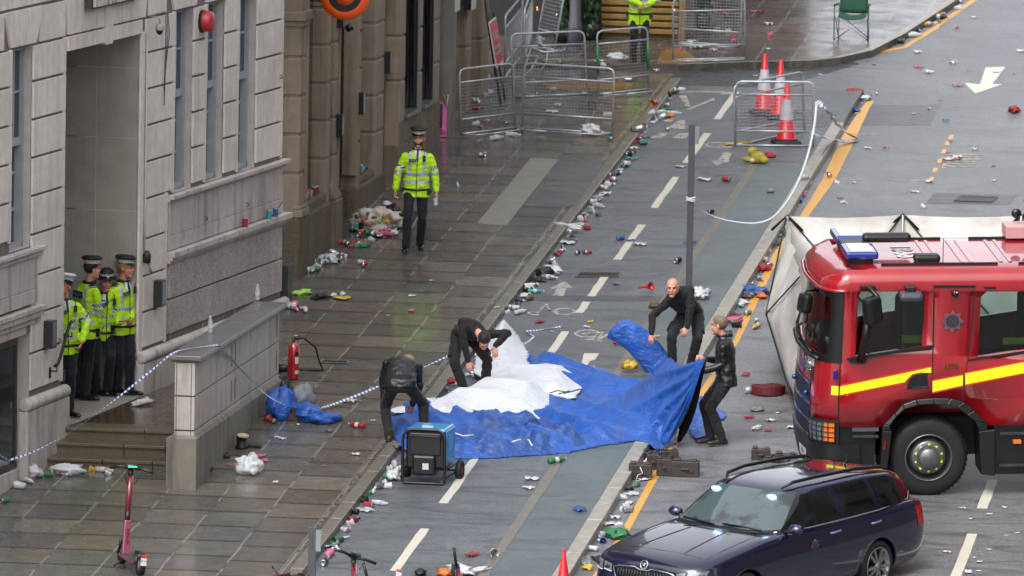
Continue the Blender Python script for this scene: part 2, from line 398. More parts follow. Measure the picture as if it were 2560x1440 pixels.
# repair patches, drain channels and manhole frames let into the surface
M_PDK = asphalt('dark_patch', '383739', '58585c', .0)
flat('tarmac_patch', [(2060, 262), (2350, 262), (2325, 313), (2030, 313)], .0002, M_PDK, .003)
flat('tarmac_patch', [(2335, 482), (2545, 487), (2520, 512), (2316, 508)], .0002, M_PDK, .003)
flat('tarmac_patch', [(1850, 280), (2100, 282), (2060, 318), (1830, 316)], .1205, M_PDK, .003)
flat('tarmac_patch', [(1295, 737), (1700, 741), (1690, 754), (1285, 751)], .1205, M_PDK, .003)
M_IRON = mat('wet_iron', '4a4846', .35, .6, .3, 20, .003, 90)
def grate(name, px, lvl, label, n=14, slot=.5):
    p = [G(x, y, lvl+.006) for x, y in px]; b = MB(); b.prism([q-V((0, 0, .04)) for q in p], (0, 0, .034), 1)
    for i in range(n):
        for k0, k1 in ((.06, .94),):
            t0, t1 = (i+.5-slot/2)/n, (i+.5+slot/2)/n
            A = p[0].lerp(p[1], t0); B = p[0].lerp(p[1], t1); C = p[3].lerp(p[2], t1); D = p[3].lerp(p[2], t0)
            b.prism([A.lerp(D, k0), B.lerp(C, k0), B.lerp(C, k1), A.lerp(D, k1)], (0, 0, .008))
    e = [(0, 1), (1, 2), (2, 3), (3, 0)]
    for i, j in e: b.tube([p[i]+V((0, 0, .004)), p[j]+V((0, 0, .004))], .012, 0, 4, smooth=False)
    return tag(b.build(name, [M_IRON, mat('drain_dark', '1c1c1c', .6, var=0)]), label, 'drain grate')
grate('drain_grate', [(1438, 692), (1546, 692), (1550, 682), (1450, 682)], .12, 'slotted iron drain grate across the cycle track above the white arrow', 22)
grate('drain_grate', [(2385, 502), (2478, 505), (2494, 493), (2400, 490)], 0, 'small dark iron grate in the road beyond the screen', 12)
grate('drain_grate', [(955, 567), (1030, 570), (1050, 531), (985, 528)], .22, 'iron grate in the pavement beside the rubbish heap', 11)
grate('drain_grate', [(800, 907), (867, 909), (870, 903), (808, 901)], .22, 'small iron cover in the pavement near the extinguisher', 8)
# ================================================================ BUILDINGS
def stone(name, col, dark, streak=.5, gran=0, rough=.75, sc=1.0, warm=None, bump=.006):
    s = NT(name); mp = s.n('Mapping'); mp.inputs['Scale'].default_value = (3.5*sc, 3.5*sc, .28*sc); s.l(s.co.outputs['Object'], mp.inputs[0])
    st = s.noise(1.6, 5, .65, mp.outputs[0]); big = s.noise(.7*sc, 4); fine = s.noise(45, 4, .7); mid = s.noise(6, 5)
    c = s.mix(col, dark, s.math('MULTIPLY', s.ramp(st, (.5, 0), (.78, 1)), streak))
    c = s.mix(c, s.ramp(big, (.3, .8), (.7, 1.08)), 1, 'MULTIPLY'); c = s.mix(c, s.ramp(mid, (.3, .88), (.7, 1.06)), 1, 'MULTIPLY')
    if warm: c = s.mix(c, warm, s.ramp(s.noise(1.1, 3), (.45, 0), (.7, .5)))
    if gran: c = s.mix(c, s.ramp(s.noise(38, 2, .8), (.32, .35), (.5, 1.08)), gran, 'MULTIPLY')
    s.set(Base_Color=c, Roughness=rough); s.bump(s.math('ADD', fine, s.math('MULTIPLY', mid, .8)), .6 if not gran else 1, bump); return s.m
M_LIME = stone('portland_stone', 'd5cdc5', '8a8179', .5); M_LIME2 = stone('portland_stone_worn', 'b5aea9', '625d58', .8)
M_GROOVE = stone('dark_joint_stone', '756d66', '4d4742', .5); M_GRAN = stone('rough_granite', 'aea8a3', '7d7872', .4, .9, bump=.02)
M_SAND = stone('brown_sandstone', '887968', '463d34', .9, 0, .8, 1, '716557'); M_SAND2 = stone('dark_sandstone', '6b5f50', '363029', .9, 0, .8)
M_ROCK = stone('rockfaced_sandstone', '6d6150', '352f27', .8, .7, .85, bump=.05); M_GREYS = stone('grey_render', '6e6b64', '3c3a36', .7)
M_WFR = mat('grey_window_frame', '979da3', .4, 0, .1); M_GLASS = NT('window_glass')
M_GLASS.set(Base_Color=M_GLASS.mix('1d2429', '3a464d', M_GLASS.ramp(M_GLASS.noise(1.3, 2), (.35, 0), (.65, 1))), Roughness=.06, Specular_IOR_Level=.8); M_GLASS = M_GLASS.m
M_BLK = mat('black_plastic', '121214', .4, 0, .1); M_DKBR = mat('dark_brown_frame', '33261f', .4)
AZ = R(6.04); P0 = G(45, 1205, .22)
def fa(u, d, z): return V((P0.x + u*math.sin(AZ) - d*math.cos(AZ), P0.y + u*math.cos(AZ) + d*math.sin(AZ), z))
A = thing('limestone_building', 'pale grey limestone office building with deep porch and tall sash windows', 'building', (P0.x, P0.y, 0), math.pi/2-AZ)
# local axes: x along the facade, y into the wall, z up
UL, UR = -9.0, 11.9; CO = [7.6, 7.1, 6.6, 6.1, 5.6, 5.08, 4.58, 4.11, 3.62, 3.13, 2.64, 2.14, 1.60, 1.10, .61, .12]
WINS = [(-.37, .49), (6.64, 7.50), (8.13, 9.0), (9.68, 10.57), (-2.9, -2.04), (-4.6, -3.74)]
core = MB()
def cbox(mb, u0, u1, y0, y1, z0, z1, m=0): mb.box(((u0+u1)/2, (y0+y1)/2, (z0+z1)/2), (u1-u0, y1-y0, z1-z0), m)
piers = [(UL, -4.6), (-3.74, -2.9), (-2.04, -.37), (.49, 1.82), (5.08, 6.64), (7.50, 8.13), (9.0, 9.68), (10.57, UR)]
for u0, u1 in piers: cbox(core, u0, u1, .03, .9, -1.6 if u0 > .4 else -1.6, 4.575)
cbox(core, UL, UR, .03, .9, 4.57, 17)
for u0, u1 in WINS[1:4]: cbox(core, u0, u1, .02, .9, -1.5, 2.10)
for u0, u1 in WINS[4:]: cbox(core, u0, u1, .02, .9, .89, 2.0)
cbox(core, -.37, .49, .02, .9, .89, 2.0); cbox(core, UL, UR, .9, 3.4, 4.57, 17)
for i, f in enumerate(core.f):
    if all(core.v[k].y < .031 for k in f): core.m[i] = 1
core.build('wall', [M_LIME2, M_GROOVE], A)
# ashlar blocks standing proud of the dark joints
blk = MB()
def blocks(u0, u1, z0, z1, cuts=(), y=0.0, m=0, g=.017, depth=.05):
    e = [u0]+sorted(cuts)+[u1]
    for i, (a, c) in enumerate(zip(e, e[1:])):
        j = rnd.uniform(0, .002)
        cbox(blk, a+(.0025 if i else 0), c-(.0025 if i < len(e)-2 else 0), y+j, y+depth, z0+g, z1-g, m)
for i, (zt, zb) in enumerate(zip(CO[6:], CO[7:])):
    for u0, u1 in piers:
        low = zt < 2.2
        if low and (u0 > 6.3): continue
        a, b_ = u0, u1
        if (u0, u1) == (5.08, 6.64): a, b_ = (5.30, 6.64) if not low else (5.3, 6.36)
        if low and zt < 2.0 and u1 in (-.37,): continue
        if u0 < .4 and zb < 2.0 and zt < 2.2: continue
        cut = [(a+b_)/2 + (.12 if i % 2 else -.2)] if (b_-a) > 1.0 and i % 3 != 1 else []
        blocks(a, b_, zb, zt, cut)
        if u0 > .4 or True: cbox(blk, b_-.09, b_, .004, .05, zb-.02, zt)     # the arris return that stops each joint
for zt, zb in zip(CO, CO[1:7]):                                               # wall over the openings
    if zb >= 5.05:
        for k in range(13): blocks(UL+k*1.61, UL+(k+1)*1.61, zb, zt, [UL+k*1.61+.8+(.2 if int(zb*2) % 2 else -.2)])
cbox(blk, 5.08, 5.24, .0, .06, -.3, 4.4, 0); cbox(blk, 5.24, 5.30, .015, .06, -.3, 4.4, 0)
# flat arches: splayed voussoirs with thin open joints between 4.6 and 5.07
def wedge(u0b, u1b, u0t, u1t, z0, z1, y0=-.004, y1=.05):
    blk.hexa([(u0b, y0, z0), (u1b, y0, z0), (u1b, y1, z0), (u0b, y1, z0)], [(u0t, y0, z1), (u1t, y0, z1), (u1t, y1, z1), (u0t, y1, z1)])
for c, hw in [(.06, .52), (7.07, .52), (8.56, .52), (10.12, .52), (-2.47, .52)]:
    e = [-hw, -hw*.28, hw*.28, hw]; t = [-hw*1.55, -hw*.36, hw*.36, hw*1.55]
    for k in range(3): wedge(c+e[k]+.012, c+e[k+1]-.012, c+t[k]+.012, c+t[k+1]-.012, 4.60, 5.06)
n = 11
for k in range(n):
    a, b_ = 1.9+(5.25-1.9)*k/n, 1.9+(5.25-1.9)*(k+1)/n; c = 3.575; f = 1.07
    z0 = 4.60 if k != 5 else 4.36
    wedge(a+.011, b_-.011, c+(a-c)*f+.011, c+(b_-c)*f-.011, z0, 5.06, -.03 if k == 5 else -.004, .06)
for u0, u1 in [(-8.9, -3.4), (-3.1, -.62-.1), (.75, 1.78), (5.42, 6.2), (7.92, 7.75), (9.4, 9.3), (10.95, 11.9)]:
    if u1 > u0+.2: blocks(u0, u1, 4.58, 5.07, [u0+(u1-u0)*.5] if u1-u0 > 2 else [])
cbox(blk, 1.86, 5.08, -.012, .9, 4.39, 4.575)                                # door lintel
blk.build('ashlar_blocks', [M_LIME, M_LIME2], A, bevel=.006)
# granite dado, plinth and mouldings of the right part
gr = MB()
for zt, zb, cuts in ((1.15, .66, [6.95, 7.6, 8.9, 9.55, 10.2]), (.655, .18, [6.75, 7.35, 7.95, 8.7, 9.4, 10.1, 10.75, 11.45])):
    e = [6.42]+cuts+[11.92]
    for a, c in zip(e, e[1:]): cbox(gr, a+.003, c-.003, -.015+rnd.uniform(-.003, .003), .06, zb+.016, zt-.004)
gr.build('granite_dado', M_GRAN, A, bevel=.008)
dd = MB()
e = [6.42, 7.6, 9.3, 11.95]
for a, c in zip(e, e[1:]):
    cbox(dd, a+.002, c-.002, .0, .06, 1.53, 2.0); cbox(dd, a+.002, c-.002, -.006, .06, 1.33, 1.526)
for z0, z1, y in ((2.0, 2.035, -.03), (2.035, 2.09, -.085), (1.985, 2.0, -.015)): cbox(dd, 6.36, 12.0+(-y)*.9, y, .06, z0, z1)
for z0, z1, y in ((1.24, 1.32, -.11), (1.20, 1.24, -.08), (1.155, 1.20, -.04)): cbox(dd, 6.36, 12.0+(-y)*.8, y, .06, z0, z1)
for z0, z1, y in ((1.93, 1.98, -.09), (1.86, 1.93, -.05)): cbox(dd, UL, .80+y*-.3, y, .06, z0, z1)
cbox(dd, UL, .66, -.02, .05, 1.45, 1.86); cbox(dd, UL, .66, -.028, .05, 1.26, 1.446)
for z0, z1, y in ((1.16, 1.225, -.10), (1.08, 1.16, -.075), (1.0, 1.08, -.03)): cbox(dd, UL, .79, y, .06, z0, z1)
cbox(dd, UL, .3, .0, .06, .885, 1.0)
dd.build('string_course', [M_LIME2], A, bevel=.007)
tb = MB()
for u0, u1, z, r in ((.12, 1.84, -.02, .085), (5.08, 6.42, .015, .085), (6.44, 12.06, .03, .075)):
    y0 = -.03 if u0 < 6 or u0 > 6.43 else 0
    T = Matrix.Translation(V((u0, y0, z))) @ Matrix.Rotation(R(90), 4, 'Y')
    tb.lathe([(1e-3, 0), (r*.8, 0), (r, .03), (r, u1-u0-.03), (r*.8, u1-u0), (1e-3, u1-u0)], 16, 0, T)
    cbox(tb, u0-.01, u1+.02, -.085, .05, -1.6, z-r*.93)
cbox(tb, UL, 0.0, -.02, .5, -1.9, -.80)
tb.build('plinth', M_LIME2, A, bevel=.01)
# porch
pr = MB(); zl = -.48
cbox(pr, 1.82, 5.12, .9, .93, 4.3, 4.6); ZJ = [4.4, 3.92, 2.98, 2.0, 1.05, .1, -.5]
for z1, z0 in zip(ZJ, ZJ[1:]):
    for y0, y1 in ((.05, .62), (.62, 1.9)): cbox(pr, 5.075, 5.2, y0+.006, y1-.006, z0+.008, z1-.008)
cbox(pr, 5.1, 5.4, .05, 2.6, -1, 4.5); cbox(pr, 1.6, 1.8, .05, 2.6, -1, 4.5); cbox(pr, 1.7, 5.3, 2.2, 2.6, -1, 4.5); cbox(pr, 1.7, 5.3, .05, 2.6, 4.4, 4.56)
pr.build('porch_wall', stone('porch_stone', '979289', '7a756c', .35), A)
fl = MB()
for i in range(6):
    for k in range(3): cbox(fl, 1.82+i*.55+.003, 1.82+(i+1)*.55-.003, -.08+k*.72+.003, -.08+(k+1)*.72-.003, zl-.1, zl+.004)
fl.build('porch_floor', mat('pale_porch_tiles', '9c968f', .3, 0, .15, 4), A)
lf = MB(); T = Matrix.Translation(V((4.1, .45, 4.40))); lf.lathe([(.001, -.05), (.1, -.05), (.13, -.02), (.13, .0)], 16, 0, T)
lf.build('ceiling_lamp', mat('lamp_white', 'bcb9b2', .4), A)
# windows
def sash(u0, u1, z0, z1, y=.15):
    f = MB(); w_ = .05
    for a, c, zz0, zz1 in ((u0, u0+w_, z0, z1), (u1-w_, u1, z0, z1), (u0, u1, z1-w_, z1), (u0, u1, z0, z0+.07)): cbox(f, a, c, y-.02, y+.12, zz0, zz1)
    zm = z0+(z1-z0)*.53; wdt = (u1-u0-2*w_)
    cbox(f, u0+w_, u1-w_, y, y+.06, zm-.05, zm+.05)
    for k in (1, 2): cbox(f, u0+w_+wdt*k/3-.018, u0+w_+wdt*k/3+.018, y+.02, y+.05, zm, z1-w_)
    for k in (1, 2): cbox(f, u0+w_+wdt*k/3-.018, u0+w_+wdt*k/3+.018, y+.07, y+.11, z0, zm)
    for z in (z0+(zm-z0)*.36, z0+(zm-z0)*.7): cbox(f, u0+w_, u1-w_, y+.072, y+.108, z-.02, z+.02)
    cbox(f, u0+w_, u1-w_, y+.022, y+.048, zm+(z1-zm)*.52-.014, zm+(z1-zm)*.52+.014)
    o = f.build('window', M_WFR, A)
    g = MB(); cbox(g, u0+w_, u1-w_, y+.033, y+.038, zm, z1-w_); cbox(g, u0+w_, u1-w_, y+.088, y+.093, z0+.05, zm)
    g.build('pane', M_GLASS, o)
    k = MB(); cbox(k, u0-.02, u1+.02, .6, .62, z0, z1); k.build('room_dark_sheet', mat('room_dark', '15181b', .8), o)  # dark sheet: the unlit room's shade put into its colour
for u0, u1 in WINS: sash(u0, u1, 2.11 if u0 > 5 else 1.98, 4.57)
g = MB()
for a, c, z0, z1 in ((-3.2, -.07, .80, .885), (-.13, -.07, -.78, .8), (-3.2, -3.1, -.78, .8), (-3.2, -.07, -.8, -.72)): cbox(g, a, c, .0, .025, z0, z1)
o = g.build('shop_window', M_DKBR, A); g = MB(); cbox(g, -3.15, -.1, .026, .036, -.75, .85); g.build('pane', M_GLASS, o)
g = MB(); cbox(g, -3.15, -.1, .7, .75, -.8, .9); g.build('room_dark_sheet', mat('room_dark', '15181b', .8), o)  # same sheet, coloured as the shade of the room behind
# wall lamps, alarm, camera, sign, handrail and cable: fixed to the wall
for u0, z0 in ((.98, .62), (5.74, .64)):
    m = MB(); cbox(m, u0, u0+.20, -.12, .0, z0, z0+.36); cbox(m, u0+.03, u0+.17, -.125, -.11, z0+.03, z0+.33, 1)
    m.build('wall_lamp', [mat('lamp_box', '34363b', .35, .3), mat('lamp_lens', '6d7074', .3, 0, .5, 20)], A, bevel=.006)
m = MB(); T = XF((7.82, 0, 4.36), (R(90), 0, 0)); m.lathe([(.001, 0), (.16, 0), (.155, .04)], 20, 1, T); m.lathe([(.145, .03), (.145, .13), (.12, .165), (.001, .17)], 20, 0, T)
m.build('alarm_bell', [mat('alarm_red', 'a82531', .35), M_BLK], A)
m = MB(); m.tube([(5.36, 0, 4.60), (5.36, -.12, 4.60), (5.36, -.16, 4.56), (5.36, -.16, 4.5)], .012, 0, 6)
m.lathe([(.001, .09), (.05, .085), (.06, .03), (.06, 0)], 12, 0, XF((5.36, -.16, 4.42))); m.lathe([(.05, 0), (.045, -.03), (.02, -.06), (.001, -.065)], 12, 1, XF((5.36, -.16, 4.42)))
m.build('security_camera', [mat('camera_grey', '8c8a86', .4), M_BLK], A)
m = MB(); m.tube([(5.36, 0, 4.61), (5.7, -.01, 4.62), (6.1, -.012, 4.62)], .008, 0, 5); m.tube([(5.27, -.015, 4.4), (5.27, -.015, 1.9), (5.26, -.015, 1.35)], .014, 0, 5)
m.build('conduit', mat('pale_conduit', 'a9a49c', .5), A)
m = MB(); m.lathe([(.001, 0), (.05, .01), (.055, .12), (.03, .17), (.001, .18)], 10, 0, XF((5.27, -.05, 1.28))); m.tube([(5.29, -.06, 1.3), (5.32, -.08, 1.2), (5.37, -.09, 1.14)], .02, 1, 6)
m.build('junction_box', [mat('dark_box', '2c2522', .5), mat('camera_grey', '8c8a86', .4)], A)
for k, (du, z1) in enumerate(((0, 3.55), (.05, 3.35), (.09, 3.6))):
    m = MB(); m.tube([(6.12+du, -.012, 4.6), (6.14+du, -.012-.01*k, 4.3), (6.11+du*.5, -.012, 3.9), (6.08, -.014, z1)], .006, 0, 4); m.build('loose_cable', mat('old_cable', '4b4742', .6), A)
sg = MB(); cbox(sg, 2.52, 4.75, -.10, -.02, 4.885, 5.3); o = sg.build('name_sign', mat('sign_board', '3e3a35', .6, 0, .3, 8), A)
cu = text_mesh('RELIANCE HOUSE', .46, .03, .012, 'LEFT'); mx_ = max(p.x for p in cu[0]); m = MB(); T = XF((2.58, -.125, 5.065), (R(90), 0, 0), (2.1/mx_, 1, 1)); m.add(cu[0], cu[1], 0, T); m.build('lettering', mat('sign_letters', 'b9b6ae', .5), o)
m = MB(); m.tube([(1.25, 0, .30), (1.25, -.10, .30), (1.25, -.10, .36)], .011, 0, 6); m.tube([(1.86, 0, .68), (1.86, -.10, .68), (1.86, -.10, .74)], .011, 0, 6)
m.tube([(1.16, -.10, .38), (1.28, -.10, .385), (1.38, -.10, .46), (1.74, -.10, .84), (1.84, -.10, .88), (1.95, -.10, .88)], .022, 0, 8)
m.box((1.25, -.005, .28), (.05, .02, .14)); m.box((1.86, -.005, .66), (.05, .02, .12)); m.build('handrail', mat('black_rail', '17181c', .25, .3), A)
for u, z in ((5.5, 1.18), (8.1, 1.62), (10.1, 1.62), (1.6, .66), (11.7, 3.3)):
    m = MB(); m.tube([(u, 0, z+.02), (u+.0, -.04, z+.01), (u+.01, -.04, z-.02), (u, -.0, z-.03)], .006, 0, 5); m.build('wall_hook', M_BLK, A)
# steps, landing and the parapet
M_STEP = stone('step_stone', '57503f', '2c2820', .6, .3, .35); b = MB()
def gbox(mb, x0, x1, y0, y1, z0, z1, m=0): mb.box(((x0+x1)/2, (y0+y1)/2, (z0+z1)/2), (x1-x0, y1-y0, z1-z0), m)
for k, (z, y) in enumerate(((-.78, -13.98), (-.63, -13.61), (-.48, -13.24))):
    cuts = [-4.0-.1*k if k else -4.02, -3.25+.2*k, -2.6+.1*k, -2.2]
    for a, c in zip(cuts, cuts[1:]):
        gbox(b, a+.003, c-.003, y, y+.5, z-.045, z); gbox(b, a+.003, c-.003, y+.03, y+.5, z-.25, z-.044)
ST = b.build('entrance_steps', M_STEP, recenter=False, bevel=.008); tag(ST, 'three worn brown stone steps up to the limestone porch', 'steps')
M_BRICK = slabs('landing_bricks', .11, .42, ['4f3d30', '5a4434', '43352b', '5c4b3c', '4a4038'], '6d6357', '2c241e', -.06)
b = MB(); b.prism([(-4.05, -13.20, -.8), (-2.2, -13.20, -.8), (-2.2, -8.6, -.8), (-3.5, -8.6, -.8), (-4.0, -13.0, -.8)], (0, 0, .318)); struct(b.build('landing', M_BRICK, recenter=False))
W = thing('parapet_wall', 'low limestone parapet with grey coping between the porch steps and the pavement', 'wall', (-2.0, -12, 0))
def off(mb): mb.v = [v-V((-2.0, -12, 0)) for v in mb.v]; return mb
b = MB(); gbox(b, -2.12, -1.90, -14.86, -8.9, -1.5, .64, 1)
JZ = [(.205, .635, [-14.2, -13.6, -12.9, -12.3, -11.0, -10.2, -9.2]), (-.235, .198, [-14.5, -13.9, -13.2, -12.45, -10.5, -9.9]), (-.31, -.243, [-14.1, -13.3, -12.5, -11.7, -10.6, -9.8])]
for z0, z1, cuts in JZ:
    e = [-14.9]+cuts+[-8.86]
    for i, (a, c) in enumerate(zip(e, e[1:])): gbox(b, -2.14, -1.88, a+(.003 if i else 0), c-.003, z0+.006, z1-.006)
for z0 in (.26, -.20):
    for y in (-12.35, -12.1, -9.05): gbox(b, -1.885, -1.876, y-.035, y+.035, z0+.02, z0+.30, 1)
for x in (-2.115, -1.925): gbox(b, x-.006, x+.006, -14.906, -14.89, -1.0, .62, 1)
off(b).build('wall', [M_LIME2, M_GROOVE], W, bevel=.005)
b = MB(); gbox(b, -2.23, -1.84, -14.95, -8.85, -1.6, -.335); b.hexa([(-2.23, -14.95, -.335), (-1.84, -14.95, -.335), (-1.84, -8.85, -.335), (-2.23, -8.85, -.335)], [(-2.15, -14.91, -.30), (-1.875, -14.91, -.30), (-1.875, -8.86, -.30), (-2.15, -8.86, -.30)])
off(b).build('plinth', stone('wall_plinth', '7f7a70', '3a3732', .9), W, bevel=.006)
b = MB(); e = [-14.95, -13.7, -12.4, -11.2, -10.0, -8.82]
for a, c in zip(e, e[1:]): gbox(b, -2.23, -1.78, a+.003, c-.002, .66, .725)
gbox(b, -2.19, -1.82, -14.92, -8.84, .635, .662); off(b).build('coping', stone('wet_coping', '666467', '3f3e40', .4, 0, .22), W, bevel=.02)
# ---- the brown sandstone buildings up the street (local x = along the street, y = into the wall)
def yz(px, x0, z):
    lo, hi = -2000, 3000
    for _ in range(40):
        m = (lo+hi)/2
        if on_plane(px, m, V((x0, 0, 0)), V((1, 0, 0))).z > z: lo = m
        else: hi = m
    return on_plane(px, lo, V((x0, 0, 0)), V((1, 0, 0))).y
def house(name, label, x0, cols, zr, zt, dep, mats, y_end, sills, lvls):
    T = thing(name, label, 'building', (x0, 0, 0), R(90)); m = MB(); st = [(yz(a, x0, zr), yz(c, x0, zr)) for a, c in cols]
    for (u0, u1) in st:
        e = [z for z in lvls if z < zt]
        for z1, z0 in zip([zt]+e, e+[-1.0]): cbox(m, u0, u1, 0, dep+.05, z0+(.018 if z0 > -1 else 0), z1-(.018 if z1 < zt else 0))
        cbox(m, u0+.02, u1-.02, .02, dep+.3, -1, zt)
    cbox(m, st[0][0], y_end, dep, dep+.6, -1, zt+4, 1); cbox(m, st[0][0], y_end, 0, dep+.1, zt, zt+10)
    return T, m, st
LV = [5.65, 5.08, 4.52, 3.95, 3.39, 2.82, 2.26, 1.69]
B, m, st = house('sandstone_bank', 'brown sandstone frontage with rusticated piers and rough base beside the limestone office', -3.0,
    [(752.5, 768), (818.6, 827), (836, 846), (895, 904), (940, 962)], 2.9, 6.2, .24, None, 7.0, None, LV)
m.build('wall', [M_SAND, M_SAND2], B, bevel=.02)
b = MB(); (a0, a1), (b0, b1), (c0, c1), (d0, d1), (e0, e1) = st
cbox(b, a0-.06, b1+.05, -.03, .4, -.4, 1.05); cbox(b, a1-.02, b0+.02, -.005, .4, 1.0, 1.20); cbox(b, d0-.15, e1, -.03, .4, 0, 1.02)
cbox(b, d1-.02, e0+.02, -.0, .4, 1.0, 1.13)
b.build('plinth', M_ROCK, B, bevel=.04)
b = MB(); cbox(b, b1+.02, c0+.35, -.10, .3, -.2, 1.05); b.hexa([(b1+.02, -.10, 1.05), (c0+.35, -.10, 1.05), (c0+.35, .3, 1.05), (b1+.02, .3, 1.05)], [(b1+.1, .0, 1.28), (c0+.25, .0, 1.28), (c0+.25, .3, 1.28), (b1+.1, .3, 1.28)])
b.build('buttress', M_SAND2, B, bevel=.03)
b = MB(); cbox(b, a0-.05, a1+.03, -.05, .1, 1.05, 1.16); cbox(b, a0-.02, a1, -.03, .1, 1.16, 1.22); cbox(b, a0-.06, a1+.05, -.06, .3, 3.92, 4.06); cbox(b, a0-.03, a1+.02, -.03, .3, 3.84, 3.92)
b.build('pilaster_moulding', M_SAND, B, bevel=.015)
b = MB()
for k, (u, w_) in enumerate(((a1-.03, .012), (a1-.12, .012), (d0-.05, .02), (d0-.13, .02), (c1+.02, .02))): cbox(b, u, u+w_+.03, -.02, .2, 1.2, 5.9)
b.build('moulding', M_SAND, B, bevel=.006)
b = MB(); cbox(b, a1, b0, .23, .235, 1.2, 6); cbox(b, d1, e0, .23, .235, 1.13, 6); b.build('pane', M_GLASS, B)
b = MB(); b.tube([(a1+.3, .16, -.1), (a1+.3, .16, 6)], .05, 0, 10)
for z in (4.9, 3.9, 3.1, 2.3, 1.5): b.tube([(a1+.3, .16, z), (a1+.3, .16, z+.06)], .065, 0, 10); b.box((a1+.22, .16, z+.03), (.12, .03, .03))
b.build('drainpipe', mat('navy_pipe', '23262f', .45), B)
for u, z, d in ((b1+.55, 1.95, 1), (d0+.02, 2.12, 1), (e1-.02, 2.55, 0)):
    b = MB(); cbox(b, u, u+.16, -.09, 0, z, z+.34); cbox(b, u+.02, u+.14, -.095, -.08, z+.03, z+.31, 1); b.build('intercom_box', [M_BLK, mat('lamp_lens', '6d7074', .3, 0, .5, 20)], B, bevel=.006)
for u, z in ((b1+.45, 3.6), (e1-.1, 3.95)):
    b = MB(); cbox(b, u, u+.1, -.1, 0, z, z+.16); b.lathe([(.001, 0), (.05, 0), (.055, .1), (.001, .11)], 12, 0, XF((u+.05, -.14, z-.02), (R(60), 0, 0))); b.build('floodlight', M_BLK, B)
C_, m, st = house('sandstone_shop', 'grimy brown sandstone shopfront with tilted dark window frames behind the walking officer', -2.81,
    [(1001, 1014), (1046, 1057), (1085, 1100), (1125, 1140), (1168, 1180), (1207, 1224)], 2.7, 6.4, .22, None, 17.2, None, [5.9, 5.2, 4.5, 3.8, 3.1, 2.4])
m.build('wall', [M_SAND, M_GREYS], C_, bevel=.02)
b = MB(); (a0, a1), (b0, b1), (c0, c1), (d0, d1), (e0, e1), (f0, f1) = st
for z0, z1, sh in ((0.2, .62, 0), (.62, 1.0, .4), (1.0, 1.4, .1), (1.4, 1.78, .6)):
    u = a0
    while u < c1+.1:
        v = min(u+.9+sh*.3, c1+.1); cbox(b, u+.004, v-.004, -.005+rnd.uniform(-.004, .004), .3, z0+.004, z1-.004); u = v; sh = 0
cbox(b, d0, f1, -.03, .3, .4, 1.35); cbox(b, a0-.1, a0+.05, -.02, .4, -.1, 1.4)
b.build('plinth', M_SAND2, C_, bevel=.01)
for (u0, u1) in ((a1, b0), (b1, c0)):
    b = MB(); cbox(b, u0-.02, u1+.02, -.05, .2, 1.78, 1.84); fr = b.build('window', mat('slate_sill', '55565a', .3), C_)
    b = MB(); cbox(b, u0, u1, .12, .125, 1.84, 6.2); b.build('pane', M_GLASS, fr)
    b = MB(); b.tube([(u0+.55, -.02, 6.0), (u1-.05, .06, 1.86)], .035, 0, 4, smooth=False); cbox(b, u1-.1, u1, .0, .1, 1.84, 6.2); b.build('frame', mat('black_frame', '1b1c22', .35), fr)
b = MB(); cbox(b, c1+.55, c1+1.0, -.12, .2, .4, 6.4); b.build('pilaster', M_GREYS, C_, bevel=.02)
for px, z0 in ((1136, 3.15), (1177, 3.05)):
    u = yz(px, -2.7, 3.4); b = MB(); cbox(b, u, u+.5, -.13, -.09, z0, 6.3); cbox(b, u, u+.06, -.12, .0, z0, 6.3, 1); b.build('white_panel', [mat('panel_white', 'a9b0b2', .35), M_BLK], C_)
# ring sign hung over the street: an orange rim, a black field, an orange figure
SG = thing('round_sign', 'round black hanging sign with thick orange rim on the sandstone frontage', 'sign', V((-3.0, 2.3, 0)))
sgc = on_plane(863, -14, V((-2.52, 0, 0)), V((1, 0, 0))); SG.location = sgc
T = Matrix.Rotation(R(90), 4, 'X'); b = MB(); b.lathe([(.255, -.05), (.36, -.05), (.372, -.03), (.372, .05), (.255, .05)], 48, 0, T)
b.build('rim', mat('sign_orange', 'd9541a', .3, var=.05), SG); b = MB(); b.lathe([(.001, -.04), (.256, -.04)], 40, 0, T); b.lathe([(.001, .04), (.256, .04)], 40, 0, T); b.build('face', mat('sign_black', '0e0f12', .3, var=0), SG)
b = MB(); b.lathe([(.001, .055), (.15, .055), (.15, .03)], 28, 0, T @ XF((.005, -.01, 0))); b.tube([(0.02, -.045, -.02), (.0, -.045, .05), (.03, -.045, .14)], .035, 0, 6)
b.build('emblem', mat('sign_orange', 'd9541a', .3, var=.05), SG); b = MB(); b.tube([(-.34, 0, .1), (-.6, 0, .1)], .02, 0, 6); b.tube([(-.34, 0, -.1), (-.6, 0, -.1)], .02, 0, 6); b.build('bracket', M_BLK, SG)

for nm, x, y0, y1, lb in (('unseen_office_block', 21.5, -80, -22, 'unseen tall grey stone office block added across the street to darken reflections'), ('unseen_office_block', 19.5, -20, 40, 'unseen tall brown stone office block added across the street to darken reflections')):  # unseen blocks, added so wet ground and paintwork mirror something darker
    T = thing(nm, lb, 'building', (x, y0, 0), R(90)); m = MB(); cbox(m, 0, y1-y0, -8, 0, -8, 15); m.build('wall', M_SAND2 if y0 > -30 else M_LIME2, T); m = MB()
    k = 1.5
    while k < y1-y0-2:
        for z in (2, 6, 10): cbox(m, k, k+1.5, -.0, .06, z, z+2.4)
        k += 3.2
    m.build('window_panes', M_GLASS, T)
